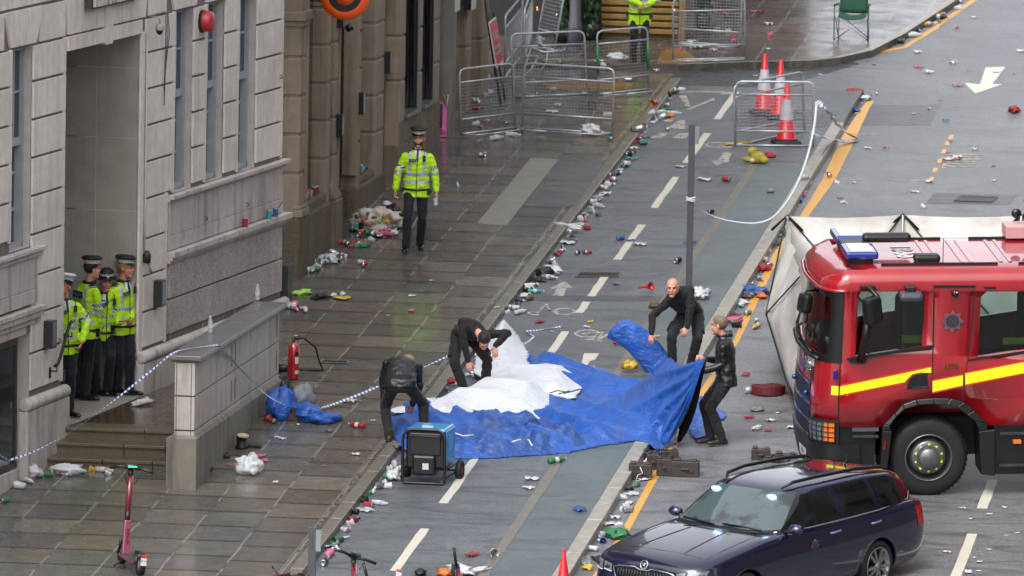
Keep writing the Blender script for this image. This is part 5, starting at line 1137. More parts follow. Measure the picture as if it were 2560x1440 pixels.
M_CGL = NT('car_window'); M_CGL.set(Base_Color=M_CGL.mix('050607', '11171a', M_CGL.ramp(M_CGL.noise(2.2, 3), (.4, 0), (.6, 1))), Roughness=.03, Specular_IOR_Level=.7); M_CGL = M_CGL.m
M_CWS = NT('car_windscreen'); f = M_CWS.ramp(M_CWS.noise(2.0, 3), (.42, 0), (.5, 1)); M_CWS.set(Base_Color=M_CWS.mix('14181a', '3a4a4c', f), Roughness=.03, Specular_IOR_Level=.9, Coat_Weight=1.0); M_CWS = M_CWS.m
def gx(x, z, off, side=-1):            # point of the glasshouse flank at (x, z)
    F, Rr, b = lerp_t(GF, z), lerp_t(GR, z), lerp_t(GW, z); a = (Rr-F)/2; q = min(.999, abs((x-(F+Rr)/2)/a)); return V((x, side*(b*(1-q**5)**.2+off), z))
def tmax(z): return math.acos(min(1, .985**2.5))
mb = MB()
def wsp(u, v):
    z = 1.005+.365*v; b = lerp_t(GW, z); y = (2*u-1)*(b-.075); q = abs(y)/b; F, Rr = lerp_t(GF, z), lerp_t(GR, z); a = (Rr-F)/2; return V(((F+Rr)/2-a*(1-q**5)**.2-.010, y, z+.006))
mb.grid(wsp, 20, 6); ws_ = mb.build('windscreen', M_CWS, PC)
mb = MB(); mb.grid(lambda u, v: wsp(u, v*.06-.07)+V((-.004, 0, 0)), 16, 1); mb.build('scuttle', M_TRIM, PC)
for side in (-1, 1):
    for poly in ([(1.66, .995), (1.98, 1.215), (2.24, 1.345), (2.80, 1.375), (2.86, .99)], [(2.93, .99), (2.87, 1.375), (3.50, 1.368), (3.62, 1.0)], [(3.70, 1.01), (3.575, 1.365), (3.95, 1.35), (4.14, 1.30), (4.38, 1.10), (4.32, 1.04)]):
        mb = MB(); nn = 14; xs_ = [p[0] for p in poly]; x0_, x1_ = min(xs_), max(xs_)
        def zr(x):
            zz_ = []
            for i in range(len(poly)):
                (xa, za), (xb, zb_) = poly[i-1], poly[i]
                if abs(xb-xa) > 1e-6 and min(xa, xb)-1e-6 <= x <= max(xa, xb)+1e-6: zz_.append(za+(zb_-za)*(x-xa)/(xb-xa))
            return (min(zz_), max(zz_)) if zz_ else (1.0, 1.0)
        def wf(u, v): x = x0_+.004+(x1_-x0_-.008)*u; a, c = zr(x); z = a+(c-a)*v; return gx(x, z, .005, side)
        mb.grid(wf, nn, 6); mb.build('side_window', M_CGL, PC)
    mb = MB(); mb.tube([gx(x, z, .008, side) for x, z in ((1.60, .985), (2.2, .982), (2.9, .985), (3.6, .995), (4.30, 1.03), (4.41, 1.10))], .009, 0, 6); mb.build('window_strip', M_CHR, PC)
    mb = MB(); mb.tube([gx(2.15, 1.375, -.03, side)+V((0, 0, .035)), gx(2.3, 1.40, -.05, side)+V((0, 0, .075)), gx(2.7, 1.41, -.05, side)+V((0, 0, .085)), gx(3.5, 1.41, -.05, side)+V((0, 0, .075)), gx(4.0, 1.38, -.04, side)+V((0, 0, .06)), gx(4.12, 1.36, -.03, side)+V((0, 0, .03))], [.012, .022, .024, .024, .022, .012], 0, 8); mb.build('roof_rail', mat('rail_grey', '22242a', .25, .5, 0), PC)
    # mirror
    mb = MB(); c = gx(1.80, 1.02, .14, side); mb.ball(c, (.075, .10, .062), 0, 14); mb.tube([gx(1.76, .985, -.02, side), c+V((0, 0, -.03))], .022, 1, 6); mb.ball(c+V((.03, 0, 0)), (.055, .085, .048), 1, 12); mb.build('door_mirror', [paintmat('mirror_blue', '15183a', .2), M_TRIM], PC)
    for x in (2.66, 3.50):
        mb = MB(); mb.tube([onbody(x-.1, .86, side, .0), onbody(x-.07, .865, side, .03), onbody(x+.07, .875, side, .03), onbody(x+.1, .875, side, .0)], .013, 0, 8); mb.build('door_handle', paintmat('handle_blue', '5a5f86', .2), PC)
    for pts in ([(1.55, .93), (1.50, .7), (1.52, .32)], [(2.88, .97), (2.86, .6), (2.84, .28)], [(3.68, .99), (3.70, .8), (3.62, .72)], [(1.5, .30), (2.8, .28), (3.15, .30)]):
        mb = MB(); mb.tube([onbody(x, z, side, .001) for x, z in pts], .004, 0, 4); mb.build('door_seam', M_SEAT, PC)
star('police_badge', V((0, 0, 0)), .085, PC, 0, M_EMG, M_EMD, txt=''); sb = bpy.data.objects[-1] if False else None
for o_ in PC.children:
    if o_.name.startswith('police_badge'): o_.location = onbody(2.22, .76, -1, .006)
# wheels
def car_wheel(x, side):
    T = XF((x, side*.885, .315), (R(90) if side < 0 else R(-90), 0, 0)); mb = MB(); mb.lathe([(.235, -.02), (.25, .0), (.29, .002), (.315, -.03), (.318, -.19), (.29, -.22), (.2, -.22)], 40, 0, T); w = mb.build('wheel', M_TYRE, PC)
    mb = MB(); mb.lathe([(.238, -.005), (.232, .004), (.215, -.01), (.20, -.06), (.001, -.09)], 36, 0, T, mfn=lambda j, i: 1 if j > 2 else 0)
    for k in range(10):
        a = 2*math.pi*k/10+(.09 if k % 2 else -.09); mb.hexa([T @ V((.03*math.cos(a+s), .03*math.sin(a+s), z)) for s, z in ((-.6, -.03), (.6, -.03), (.6, -.0), (-.6, .0))], [T @ V((.22*math.cos(a+s), .22*math.sin(a+s), z)) for s, z in ((-.085, -.03), (.085, -.03), (.085, .0), (-.085, .0))])
    mb.lathe([(.055, -.03), (.05, .008), (.001, .012)], 20, 0, T); mb.build('rim', [mat('alloy', '8d8f92', .25, .8, .1), M_SEAT], w)
for x in (.87, 3.55):
    for s_ in (-1, 1): car_wheel(x, s_)
# nose: grille, badge, lamps
mb = MB(); mb.grid(lambda u, v: onnose(-.40+.80*u, .50+.185*v*(1-.10*abs(2*u-1)), .004), 20, 4); gl = mb.build('grille', M_SEAT, PC)
mb = MB(); pts = [(-.45, .665), (-.36, .685), (-.13, .70), (-.07, .675), (.07, .675), (.13, .70), (.36, .685), (.45, .665), (.40, .48), (.2, .46), (-.2, .46), (-.40, .48)]
mb.tube([onnose(y, z, .012) for y, z in pts], .010, 0, 6, closed=True); mb.build('grille_frame', M_CHR, PC)
mb = MB()
for k in range(19):
    y = -.378+k*.042
    if abs(y) > .02: mb.tube([onnose(y, .48, .012), onnose(y, .56, .02), onnose(y*1.0, .675, .010)], .0065, 0, 5)
mb.build('grille_bars', mat('gloss_black', '15161a', .15), gl)
bd = MB(); c = onnose(0, .735, .0); T = Matrix.Translation(c) @ Matrix.Rotation(R(-68), 4, 'Y'); bd.lathe([(.001, .010), (.048, .010), (.050, .0)], 24, 1, T); bd.lathe([(.044, .009), (.044, .016), (.054, .016), (.056, .0)], 28, 0, T)
for q in ((-.02, .0, -.05, .03), (.0, .012, .0, .03), (.018, -.018, .018, .022)): bd.tube([T @ V((q[0], -.022, .014)), T @ V((q[1], .0, .016)), T @ V((q[2]*.5, .026, .014))], .006, 0, 5)
bd.build('badge', [M_CHR, M_SEAT], PC)
for s_ in (-1, 1):
    for (y0, y1, z0, z1, m, nm_) in ((.48, .60, .60, .69, mat('headlight', '8f9498', .12, .6, .5, 30), 'headlight'), (.625, .80, .605, .715, mat('headlight', '8f9498', .12, .6, .5, 30), 'headlight')):
        mb = MB(); mb.grid(lambda u, v: onnose(s_*(y0+(y1-y0)*u), z0+(z1-z0)*v+.02*u, .006), 8, 4); h_ = mb.build(nm_, m, PC)
        mb = MB(); mb.tube([onnose(s_*(y0+(y1-y0)*u), z0-.004+.02*u, .012) for u in (0, .25, .5, .75, 1)], .006, 0, 5); mb.build('daylight_strip', M_WHT, h_)
        mb = MB(); q = onnose(s_*(y0+y1)/2, (z0+z1)/2, .0); mb.ball(q, (.012, .05, .026), 0, 10); mb.build('reflector', M_SEAT, h_)
    mb = MB(); mb.grid(lambda u, v: (lambda h: h)(onbody(4.36+.20*u+.03*(1-v), .70+.24*v, s_, .006)), 6, 4); mb.build('tail_light', mat('tail_red', '9c0b16', .15, var=.1), PC)
mb = MB(); mb.tube([ontop(.32, y, .0) for y in (-.62, -.4, 0, .4, .62)], .004, 0, 4); mb.tube([ontop(x, -.68+.02*x, .001) for x in (.32, .7, 1.1, 1.4)], .004, 0, 4); mb.tube([ontop(x, .68-.02*x, .001) for x in (.32, .7, 1.1, 1.4)], .004, 0, 4)
mb.build('bonnet_seam', M_SEAT, PC)
mb = MB(); mb.tube([ontop(.35+.9*k/5, .34-.08*k/5, .0) for k in range(6)], .008, 0, 6); mb.tube([ontop(.35+.9*k/5, -.34+.08*k/5, .0) for k in range(6)], .008, 0, 6); mb.build('bonnet_crease', M_NAVYP, PC)
for y0, y1 in ((-.62, -.08), (.02, .55)):
    mb = MB(); mb.tube([wsp((y0+.75)/1.5, -.02)+V((-.02, 0, .01)), wsp((y0+.75)/1.5, .0)+V((-.03, 0, .015)), wsp((y1+.75)/1.5, .05)+V((-.02, 0, .01))], .011, 0, 6); mb.build('wiper', M_TRIM, PC)
mb = MB(); mb.tube([V((4.0, 0, 1.39)), V((4.05, 0, 1.42)), V((4.1, 0, 1.53))], [.03, .012, .004], 0, 6); mb.build('aerial', M_TRIM, PC)
M_BLU = mat('blue_flash', '5a8cff', .3, var=0, emit='3f7dff', es=9); M_BLUW = mat('white_flash', 'dfe8ff', .3, var=0, emit='b9d0ff', es=14)
for u in (.17, .86):
    mb = MB(); q = wsp(u, .86)+V((-.012, 0, .004)); mb.ball(q, (.014, .075, .030), 0, 10); h_ = mb.build('blue_light', M_BLU, PC); mb = MB(); mb.ball(q+V((-.008, 0, 0)), (.012, .038, .018), 0, 10); mb.build('lamp', M_BLUW, h_)
# ================================================================ SCREEN, TARPAULIN AND OTHER THINGS
M_SCR = NT('screen_fabric'); f = M_SCR.noise(1.6, 5); M_SCR.set(Base_Color=M_SCR.mix('a9a59c', 'c9c8c6', M_SCR.ramp(f, (.35, 0), (.65, 1))), Roughness=.7); M_SCR.b.inputs['Transmission Weight'].default_value = 0; M_SCR.bump(M_SCR.noise(9, 4), .3, .01); M_SCR = M_SCR.m
M_SCRD = mat('screen_skirt', '5a0f20', .6); M_POLE = mat('pole_black', '17181a', .4); M_STEEL = mat('galvanised_steel', 'a6abb1', .4, .45, .25, 12)
SCN = thing('privacy_screen', 'white folding fabric privacy screen with black poles standing behind the fire engine', 'screen', G(1962, 866, 0))
SO = SCN.location.copy()
def panel(a, c, h, bulge, hub=.5, seed=0, badge=False):
    a, c = V(a)-SO, V(c)-SO; d = c-a; nrm = V((d.y, -d.x, 0)).normalized()*bulge; up = V((0, 0, h))
    def f(u, v):
        q = a+d*u+up*v; e = max(abs(u-.5)*2, abs(v-hub)*2); k = max(0, 1-e)
        cr = abs(abs(u-.5)-abs(v-.5))*2; fold = .035*math.exp(-cr*9)*(1-e)*2
        return q+nrm*(k**1.1)+nrm.normalized()*(noise.noise(q*2.1+V((seed, 0, 0)))*.05+fold*(1 if bulge > 0 else -1))+up*.0-V((0, 0, .03*math.sin(math.pi*u)*v))
    m = MB(); m.grid(f, 26, 20); m.build('screen_panel', M_SCR, SCN); m = MB(); m.grid(lambda u, v: f(u, .09*v-.0)+nrm.normalized()*.012, 20, 1); m.build('skirt', M_SCRD, SCN)
    hb = f(.5, .5)-nrm.normalized()*.0
    for u, v in ((0, 0), (1, 0), (0, 1), (1, 1)):
        m = MB(); e = f(u, v); m.tube([hb+(e-hb)*t+nrm.normalized()*(-.015 if bulge > 0 else .015)*1.0 for t in (0, .33, .66, 1)], .012, 0, 6); m.build('pole', M_POLE, SCN)
    return f
H_ = 1.86
pa, pb, pc, pd = G(1962, 868), G(2250, 864), G(2545, 866), G(2840, 870); pe = G(1992, 1034); pm = pa.lerp(pe, .5)
f1 = panel(pa, pb, H_, .28); f2 = panel(pb, pc, H_, .28, seed=3); panel(pc, pd, H_, .28, seed=5)
f3 = panel(pe, pa, H_, -.40, seed=7)
for p in (pa, pb, pc):
    m = MB(); q = p-SO+V((0, 0, H_)); m.tube([q+V((-.22, -.03, -.2)), q+V((0, -.03, .02)), q+V((.22, -.03, -.2))], .022, 0, 6); m.build('corner_joint', M_POLE, SCN)
    m = MB(); m.tube([q+V((0, -.04, 0)), q+V((0, -.04, -.5)), q+V((0, 0, -H_))], .018, 0, 6); m.build('pole', M_STEEL, SCN)
m = MB(); q = on_plane(1962, 786, pm+V((-.30, 0, 0)), V((1, .1, 0)))-SO; w0 = V((.0, .10, 0)); w0 = (pa-pe).normalized()*.13; w0.z = 0
nrm3 = V(((pa-pe).y, -(pa-pe).x, 0)).normalized()*-1
m.hexa([q-w0*2.6+V((0, 0, -.14)), q+w0*2.6+V((0, 0, -.14)), q+w0*2.6+V((0, 0, .16)), q-w0*2.6+V((0, 0, .16))], [q-w0*2.6+V((-.02, 0, -.14)), q+w0*2.6+V((-.02, 0, -.14)), q+w0*2.6+V((-.02, 0, .16)), q-w0*2.6+V((-.02, 0, .16))])
bo = m.build('badge', mat('badge_yellow', 'b5a020', .5), SCN)
m = MB(); u_ = w0.normalized(); m.prism([q+V((-.025, 0, 0))+u_*(.10 if k % 2 else .17)*math.cos(k*math.pi/8)*1.6+V((0, 0, (.07 if k % 2 else .11)*math.sin(k*math.pi/8))) for k in range(16)], (-.004, 0, 0)); m.build('emblem', M_EMG, bo)
# ---- cloth laid on the ground: fine height-field sheets cut to an outline
def inpoly(x, y, P):
    c = False; j = len(P)-1
    for i in range(len(P)):
        if (P[i][1] > y) != (P[j][1] > y) and x < (P[j][0]-P[i][0])*(y-P[i][1])/(P[j][1]-P[i][1])+P[i][0]: c = not c
        j = i
    return c
def edged(x, y, P):
    d = 9
    for i in range(len(P)):
        a, c = P[i-1], P[i]; vx, vy = c[0]-a[0], c[1]-a[1]; t = max(0, min(1, ((x-a[0])*vx+(y-a[1])*vy)/(vx*vx+vy*vy+1e-9))); d = min(d, math.hypot(x-a[0]-vx*t, y-a[1]-vy*t))
    return d
def base_lvl(x): return .225 if x < .27 else (.127 if x < 3.42 else .006)
def smooth_lvl(x):
    def ss(a, b, t): t = max(0, min(1, (t-a)/(b-a))); return t*t*(3-2*t)
    return .228-.1*ss(.2, .42, x)-.121*ss(3.36, 3.6, x)
def cloth(name, px, hfn, m, res=.035, parent=None, add=0.0):
    P = [(p.x, p.y) for p in (G(a, b, .14) for a, b in px)]; x0, x1 = min(p[0] for p in P), max(p[0] for p in P); y0, y1 = min(p[1] for p in P), max(p[1] for p in P); nx, ny = int((x1-x0)/res)+2, int((y1-y0)/res)+2
    idx = {}; mb = MB()
    def vid(i, j):
        if (i, j) not in idx:
            x, y = x0+i*res, y0+j*res; x += noise.noise(V((x*4, y*4, 3)))*.02; d = edged(x, y, P); idx[(i, j)] = len(mb.v); mb.v.append(gz(x, y, smooth_lvl(x)+add+hfn(x, y, d)))
        return idx[(i, j)]
    for i in range(nx):
        for j in range(ny):
            if inpoly(x0+(i+.5)*res, y0+(j+.5)*res, P): mb.f.append((vid(i, j), vid(i+1, j), vid(i+1, j+1), vid(i, j+1))); mb.m.append(0); mb.sm.append(True)
    return mb.build(name, m, parent, solid=.004, recenter=parent is None)
def ridge(x, y, sx, sy, rot, sd_=0):
    c, s = math.cos(rot), math.sin(rot); u, v = (x*c+y*s)*sx, (-x*s+y*c)*sy; n_ = noise.noise(V((u+sd_, v, sd_*1.7))); w_ = noise.noise(V((u*2.1, v*2.1+sd_, 4.)))
    return (1-abs(n_)*2.6)*.62+(1-abs(w_)*2.4)*.3
def tarpmat(name, c1, c2, rough=.42):
    s = NT(name); s.set(Base_Color=s.mix(c1, c2, s.ramp(s.noise(3, 4), (.3, 0), (.7, 1))), Roughness=rough, Sheen_Weight=.1); mp = s.n('Mapping'); mp.inputs['Scale'].default_value = (1, 2.6, 1.5); mp.inputs['Rotation'].default_value = (0, 0, .5); s.l(s.co.outputs['Object'], mp.inputs[0])
    r1 = s.math('ABSOLUTE', s.math('SUBTRACT', s.noise(2.6, 5, .6, mp.outputs[0], .8), .5)); r2 = s.math('ABSOLUTE', s.math('SUBTRACT', s.noise(5.5, 3, .5, None, 1.0), .5))
    s.bump(s.math('ADD', s.math('MULTIPLY', r1, -2.0), s.math('MULTIPLY', r2, -.45)), .75, .045); return s.m
M_TARP = tarpmat('blue_tarpaulin', '053f8c', '0a52a8'); M_TARPD = tarpmat('blue_tarpaulin_dark', '063478', '0a458e'); M_SHEET = tarpmat('white_sheet', 'bbc0ca', 'c6cad2', .6)  # the second blue is darker, for the raised front fold
hb = lambda x, y, d: min(1, d*5)*(.04+.20*max(0, ridge(x, y, 1.25, .45, .75, 2))**1.3*min(1, d*3)+.05*max(0, ridge(x, y, 3.2, 1.1, .6, 9)))+.012*noise.noise(V((x*7, y*5, 1)))*min(1, d*6)
blue_px = [(975, 1048), (1040, 1035), (1140, 1000), (1300, 960), (1320, 880), (1360, 897), (1440, 918), (1545, 940), (1640, 965), (1700, 985), (1690, 1085), (1640, 1106), (1592, 1100), (1500, 1113), (1420, 1130), (1330, 1137), (1230, 1143), (1120, 1146), (1000, 1125), (966, 1100), (966, 1070)]
TA = thing('tarpaulin', 'large crumpled bright blue tarpaulin spread over the cycle track between the four men', 'tarpaulin', G(1400, 1040, .12)); TA_O = TA.location.copy()
def tcloth(name, px, h, m, **k):
    o = cloth(name, px, h, m, **k); o.parent = TA; o.location = o.location-TA_O; return o
tcloth('tarpaulin_sheet', blue_px, hb, M_TARP)
fr_px = [(1118, 1144), (1105, 1120), (1120, 1085), (1175, 1068), (1185, 1040), (1240, 1052), (1290, 1066), (1345, 1066), (1420, 1080), (1470, 1098), (1480, 1112), (1420, 1128), (1330, 1136), (1230, 1142)]
hf = lambda x, y, d: min(1, d*4)*(.10+.20*max(0, ridge(x, y, 2.2, 1.1, -.5, 7)))+.03*noise.noise(V((x*9, y*8, 2)))*min(1, d*8)
tcloth('tarpaulin_fold', fr_px, hf, M_TARPD, res=.028)
tcloth('tarpaulin_corner', [(1722, 975), (1765, 968), (1778, 985), (1818, 1018), (1812, 1026), (1776, 1030), (1770, 1068), (1735, 1076), (1715, 1040)], lambda x, y, d: .02+min(1, d*6)*.04*max(0, ridge(x, y, 3, 2, 0, 5)), M_TARP, res=.03)
wh_px = [(1182, 945), (1192, 885), (1225, 855), (1257, 826), (1280, 836), (1302, 868), (1318, 893), (1320, 922), (1332, 940), (1440, 929), (1446, 945), (1458, 985), (1440, 1010), (1388, 1014), (1350, 1062), (1275, 1064), (1240, 1052), (1182, 1040), (1176, 1058), (1115, 1068), (1060, 1062), (985, 1066), (972, 1058), (1040, 1036), (1100, 1016), (1180, 998), (1228, 985), (1205, 960)]
def hw(x, y, d):
    g = G(1255, 850, .14); g2 = G(1240, 1010, .14); h = .30*math.exp(-((x-g.x)**2*3+(y-g.y)**2*.35)) + .16*math.exp(-((x-g2.x)**2*1.1+(y-g2.y)**2*.8))
    return .04+min(1, d*3)*(h+.06+.09*max(0, ridge(x, y, .9, .5, 1.1, 11)))+.008*noise.noise(V((x*6, y*5, 8)))*min(1, d*5)
WS = cloth('groundsheet', wh_px, hw, M_SHEET, res=.03, add=.05); tag(WS, 'rumpled white sheet lying on the blue tarpaulin beside the stooping man', 'sheet')
# the lifted flap held by the man in the shiny jacket
def atY(px, py, y): return on_plane(px, py, V((0, y, 0)), V((0, 1, 0)))
bot = [G(1478, 1110, .14), G(1540, 1106, .14), G(1614, 1100, .13), G(1650, 1109, .05), atY(1672, 1106, -10.55), atY(1688, 1083, -10.5)]
top = [G(1480, 1022, .16), atY(1552, 987, -8.9), atY(1614, 947, -9.5), atY(1675, 922, -10.1), atY(1733, 905, -10.55), atY(1763, 895, -10.72)]
def pl(L, t):
    k = min(len(L)-2, int(t*(len(L)-1))); f = t*(len(L)-1)-k; return L[k].lerp(L[k+1], f)
def flap(u, v):
    a, c = pl(bot, u), pl(top, u); p = a.lerp(c, v); sag = math.sin(math.pi*v)*(.10*u)
    rg = ridge(u*4, v*2.6, 1.1, .9, .45, 3)*.05*(1-abs(2*v-1)**6)+.06*math.sin(u*9+v*5)*math.sin(math.pi*v)*.5
    dx_, dy_ = (1-u)*2.2, (1-v)*1.15; an = math.atan2(dy_, dx_+.02); rr = min(1, math.hypot(dx_, dy_)*1.3); rg = rg*.5+.045*rr*(1-abs(math.sin(an*11+1.2*noise.noise(V((u*2, v*2, 5)))))*2)*min(1, 6*v)
    return p+V((-.2, -1, .1)).normalized()*(rg+.0)-V((0, 0, sag))
m = MB(); m.grid(flap, 60, 34); m.v = [p-TA_O for p in m.v]; m.build('tarpaulin_flap', M_TARP, TA, solid=.004)
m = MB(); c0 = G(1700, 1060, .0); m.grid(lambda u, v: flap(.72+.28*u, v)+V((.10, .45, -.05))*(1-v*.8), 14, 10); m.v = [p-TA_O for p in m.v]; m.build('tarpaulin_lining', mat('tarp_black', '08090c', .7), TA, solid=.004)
# folded strip gathered by the bald man
pth = [G(1668, 960, .16)+V((0, 0, .1)), atY(1650, 918, -6.2), atY(1622, 880, -6.2), atY(1590, 848, -6.2), atY(1560, 828, -6.2), atY(1543, 822, -6.15)]
m = MB()
def strip_(u, v):
    t = u*(len(pth)-1); p = pl(pth, u); a = 2*math.pi*v; wd = .21-.03*u; d = (pth[-1]-pth[0]).normalized(); up = V((.62, 0, .55)); th = .05+.05*u
    return p+V((.55, .1, .62)).normalized()*wd*math.cos(a)+V((-.5, -.8, .3)).normalized()*th*math.sin(a)+V((0, -.02, 0))*ridge(u*3, v*3, 2, 2, 0, 1)
m.grid(strip_, 24, 20); m.v = [p-TA_O for p in m.v]; m.build('tarpaulin_roll', M_TARP, TA, solid=.004)
q = strip_(.62, .78)-TA_O; m = MB(); e = V((.06, .0, -.045)); g_ = V((.05, 0, .11)); m.hexa([q-e-g_*.6+V((0, -.02, 0)), q+e*1.3-g_*.9+V((0, -.02, 0)), q+e+g_+V((0, -.02, 0)), q-e+g_+V((0, -.02, 0))], [q-e-g_*.6+V((0, -.035, 0)), q+e*1.3-g_*.9+V((0, -.035, 0)), q+e+g_+V((0, -.035, 0)), q-e+g_+V((0, -.035, 0))]); m.build('print_patch', M_WHT, TA)
for pts in ([(1375, 982), (1395, 976), (1420, 981), (1452, 972)], [(1395, 985), (1425, 977), (1410, 985)], [(1310, 1062), (1325, 1050), (1342, 1050), (1348, 1060)]):
    m = MB(); m.tube([G(a, b, .36)-TA_O for a, b in pts], .008, 0, 5); m.build('cord', M_POLE, TA)
for pts in ([(1115, 1076), (1135, 1082), (1158, 1090), (1185, 1088)], [(1280, 1105), (1300, 1098), (1322, 1100), (1330, 1114)]):
    m = MB(); m.tube([G(a, b, .38)-TA_O for a, b in pts], .012, 0, 5); m.build('strap', M_WHT, TA)
# ---- crowd barriers
def barrier(a, c, lvl, label, green=False, h=1.08, lean=0.0, foot=True, grp='steel crowd barriers'):
    p, q = (G(*a, lvl) if len(a) == 2 else V(a)), (G(*c, lvl) if len(c) == 2 else V(c)); d = q-p; L = d.length; T = thing('crowd_barrier', label, 'barrier', p, math.atan2(d.y, d.x), grp)
    T.rotation_euler = (lean, -math.asin(max(-1, min(1, d.z/L))), math.atan2(d.y, d.x)); r = .019; k = .09
    m = MB(); m.tube([(0, 0, 0), (0, 0, h-k), (k*.3, 0, h-k*.3), (k, 0, h), (L-k, 0, h), (L-k*.3, 0, h-k*.3), (L, 0, h-k), (L, 0, 0)], r, 0, 8); m.tube([(0, 0, .02), (L, 0, .02)], r*.9, 0, 8)
    m.tube([(0, 0, h*.80), (L, 0, h*.80)], r*.85, 0, 8); m.tube([(0, 0, h*.24), (L, 0, h*.24)], r*.85, 0, 8); m.build('frame', M_STEEL, T)
    m = MB(); nv = int(L/.055)
    for i in range(1, nv): m.tube([(L*i/nv, 0, h*.24), (L*i/nv, 0, h*.80)], .0022, 0, 3, caps=False)
    for i in range(1, 11): z = h*(.24+.56*i/11); m.tube([(0, 0, z), (L, 0, z)], .0032, 0, 3, caps=False)
    m.build('mesh', M_STEEL, T)
    if foot:
        m = MB(); m.tube([(0, 0, .02), (.1, -.30, .02), (L*.35, -.34, .02)], r*.8, 0, 6); m.tube([(L, 0, .02), (L-.12, -.30, .02), (L*.35, -.34, .02)], r*.8, 0, 6); m.build('foot', M_STEEL, T)
    if green:
        for x in (0, L): m = MB(); m.tube([(x, 0, .35), (x, 0, .85)], .024, 0, 8); m.build('green_sleeve', mat('green_band', '1d7a3c', .4), T)
    return T
barrier((1153, 338), (1287, 322), .22, 'front left crowd barrier nearest the pink poster')
barrier((1306, 322), (1530, 337), .22, 'wide crowd barrier beside the kerb, a clear bag against its right foot')
barrier((1496, 238), (1622, 226), .22, 'crowd barrier with green sleeves on both posts', True)
barrier((1284, 246), (1468, 238), .22, 'crowd barrier tilted behind the two nearest ones', lean=-.12)
barrier((1262, 196), (1306, 140), .2, 'crowd barrier running up the side street behind the red sign')
barrier((1310, 178), (1330, 120), .12, 'crowd barrier standing end-on with blue tape tied to it'); barrier((1386, 128), (1340, 116), .12, 'crowd barrier propped askew against the dark bar front', h=1.3, lean=.15)
barrier((1683, 152), (1862, 148), .10, 'crowd barrier on the far kerb in front of the shrubs'); barrier((1700, 108), (1850, 118), .12, 'crowd barrier behind the one on the far kerb')
barrier((1838, 366), (2033, 368), .12, 'crowd barrier in front of the traffic cones with tape tied to it', h=1.06, foot=False); barrier((1838, 366), (2010, 330), .12, 'crowd barrier behind the nearest traffic cone', h=1.0, foot=False)
for a, c in (((1330, 118), (1412, 120)), ((1350, 146), (1400, 150))):
    m = MB(); m.tube([G(*a, .15), G(a[0]+30, a[1]+12, .15), G(c[0], c[1]+6, .15), G(*c, .15)], .018, 0, 6); tag(m.build('barrier_foot', M_STEEL), 'loose steel barrier foot lying on the far pavement', 'barrier foot', 'loose barrier feet')
# ---- traffic cones
M_CONER = mat('cone_red', 'c9202c', .35, 0, .15); M_CONEW = mat('cone_sleeve', 'b9b8c0', .35, 0, .1); M_CONEB = mat('cone_base', '1b1b1c', .6, 0, .2)
def cone(px, py, h, label, lvl=.12, white=True):
    T = thing('traffic_cone', label, 'cone', G(px, py, lvl), .3, 'red and white traffic cones', tilt=False); k = h
    m = MB(); m.box((0, 0, .03), (.46*k, .46*k, .05), 0, taper=.93); m.lathe([(.20*k, .05), (.19*k, .085), (.18*k, .085)], 24, 0); m.build('base', M_CONEB, T, bevel=.01)
    m = MB(); m.lathe([(.185*k, .07), (.165*k, .09), (.155*k, .1), (.03*k, h-.01), (.022*k, h), (.001, h)], 28); m.build('cone', M_CONER, T)
    if white: r = lambda z: (.155-(.125)*(z-.1)/(h-.11))*k; m = MB(); m.lathe([(r(h*.40)+.004, h*.40), (r(h*.74)+.004, h*.74)], 28); m.build('sleeve', M_CONEW, T)
    return T
cone(1909, 284, 1.0, 'tall red and white cone at the back left of the three'); cone(1949, 296, .98, 'red and white cone in the middle of the three behind the barrier'); cone(1965, 359, .98, 'nearest red and white cone of the three, inside the barriers')
cone(1408, 1470, .48, 'small plain red cone on the strip at the bottom edge', .125, False)
# ---- posts
M_POST = mat('grey_post', '4a4a50', .4, .2, .15)
def post(px, py, top_py, label):
    b_ = G(px, py, .12 if px > 1000 else .22); T = thing('sign_post', label, 'post', b_, .1); h = (py-top_py)/ppm(b_)/.985
    m = MB(); m.box((0, 0, h/2), (.095, .07, h)); m.box((0, 0, h+.008), (.105, .08, .016)); m.box((0, -.036, h*.98-.12), (.02, .01, .2)); m.build('pole', M_POST, T, bevel=.01)
    m = MB(); m.box((.075, -.03, h-.14), (.06, .02, .26)); m.build('plate', mat('plate_grey', '7b7f86', .5), T); return T
post(1722, 722, 318, 'tall grey square post with police tape tied round it beside the bald man'); post(779, 1470, 1322, 'grey square post with a small plate at the bottom edge')
m = MB(); c = G(1722, 722, .12); z = (722-500)/ppm(c)
for k in range(3): m.tube([c+V((.062*math.cos(t), .05*math.sin(t), z+.02*k+.01*math.sin(t*2+k))) for t in [2*math.pi*j/12 for j in range(12)]], .013, 0, 5, closed=True)
M_TAPE = NT('police_tape'); a_ = M_TAPE.attr('ln'); f = M_TAPE.math('GREATER_THAN', M_TAPE.math('FRACT', M_TAPE.math('MULTIPLY', a_.outputs['Fac'], 17)), .6); M_TAPE.set(Base_Color=M_TAPE.mix('c9ced6', '1f3f96', f), Roughness=.3); M_TAPE = M_TAPE.m
M_TAPEW = mat('tape_white', 'c6cbd2', .3, 0, .1)
tag(m.build('tape_knot', M_TAPEW), 'knot of white and blue tape wrapped round the tall grey post', 'tape')
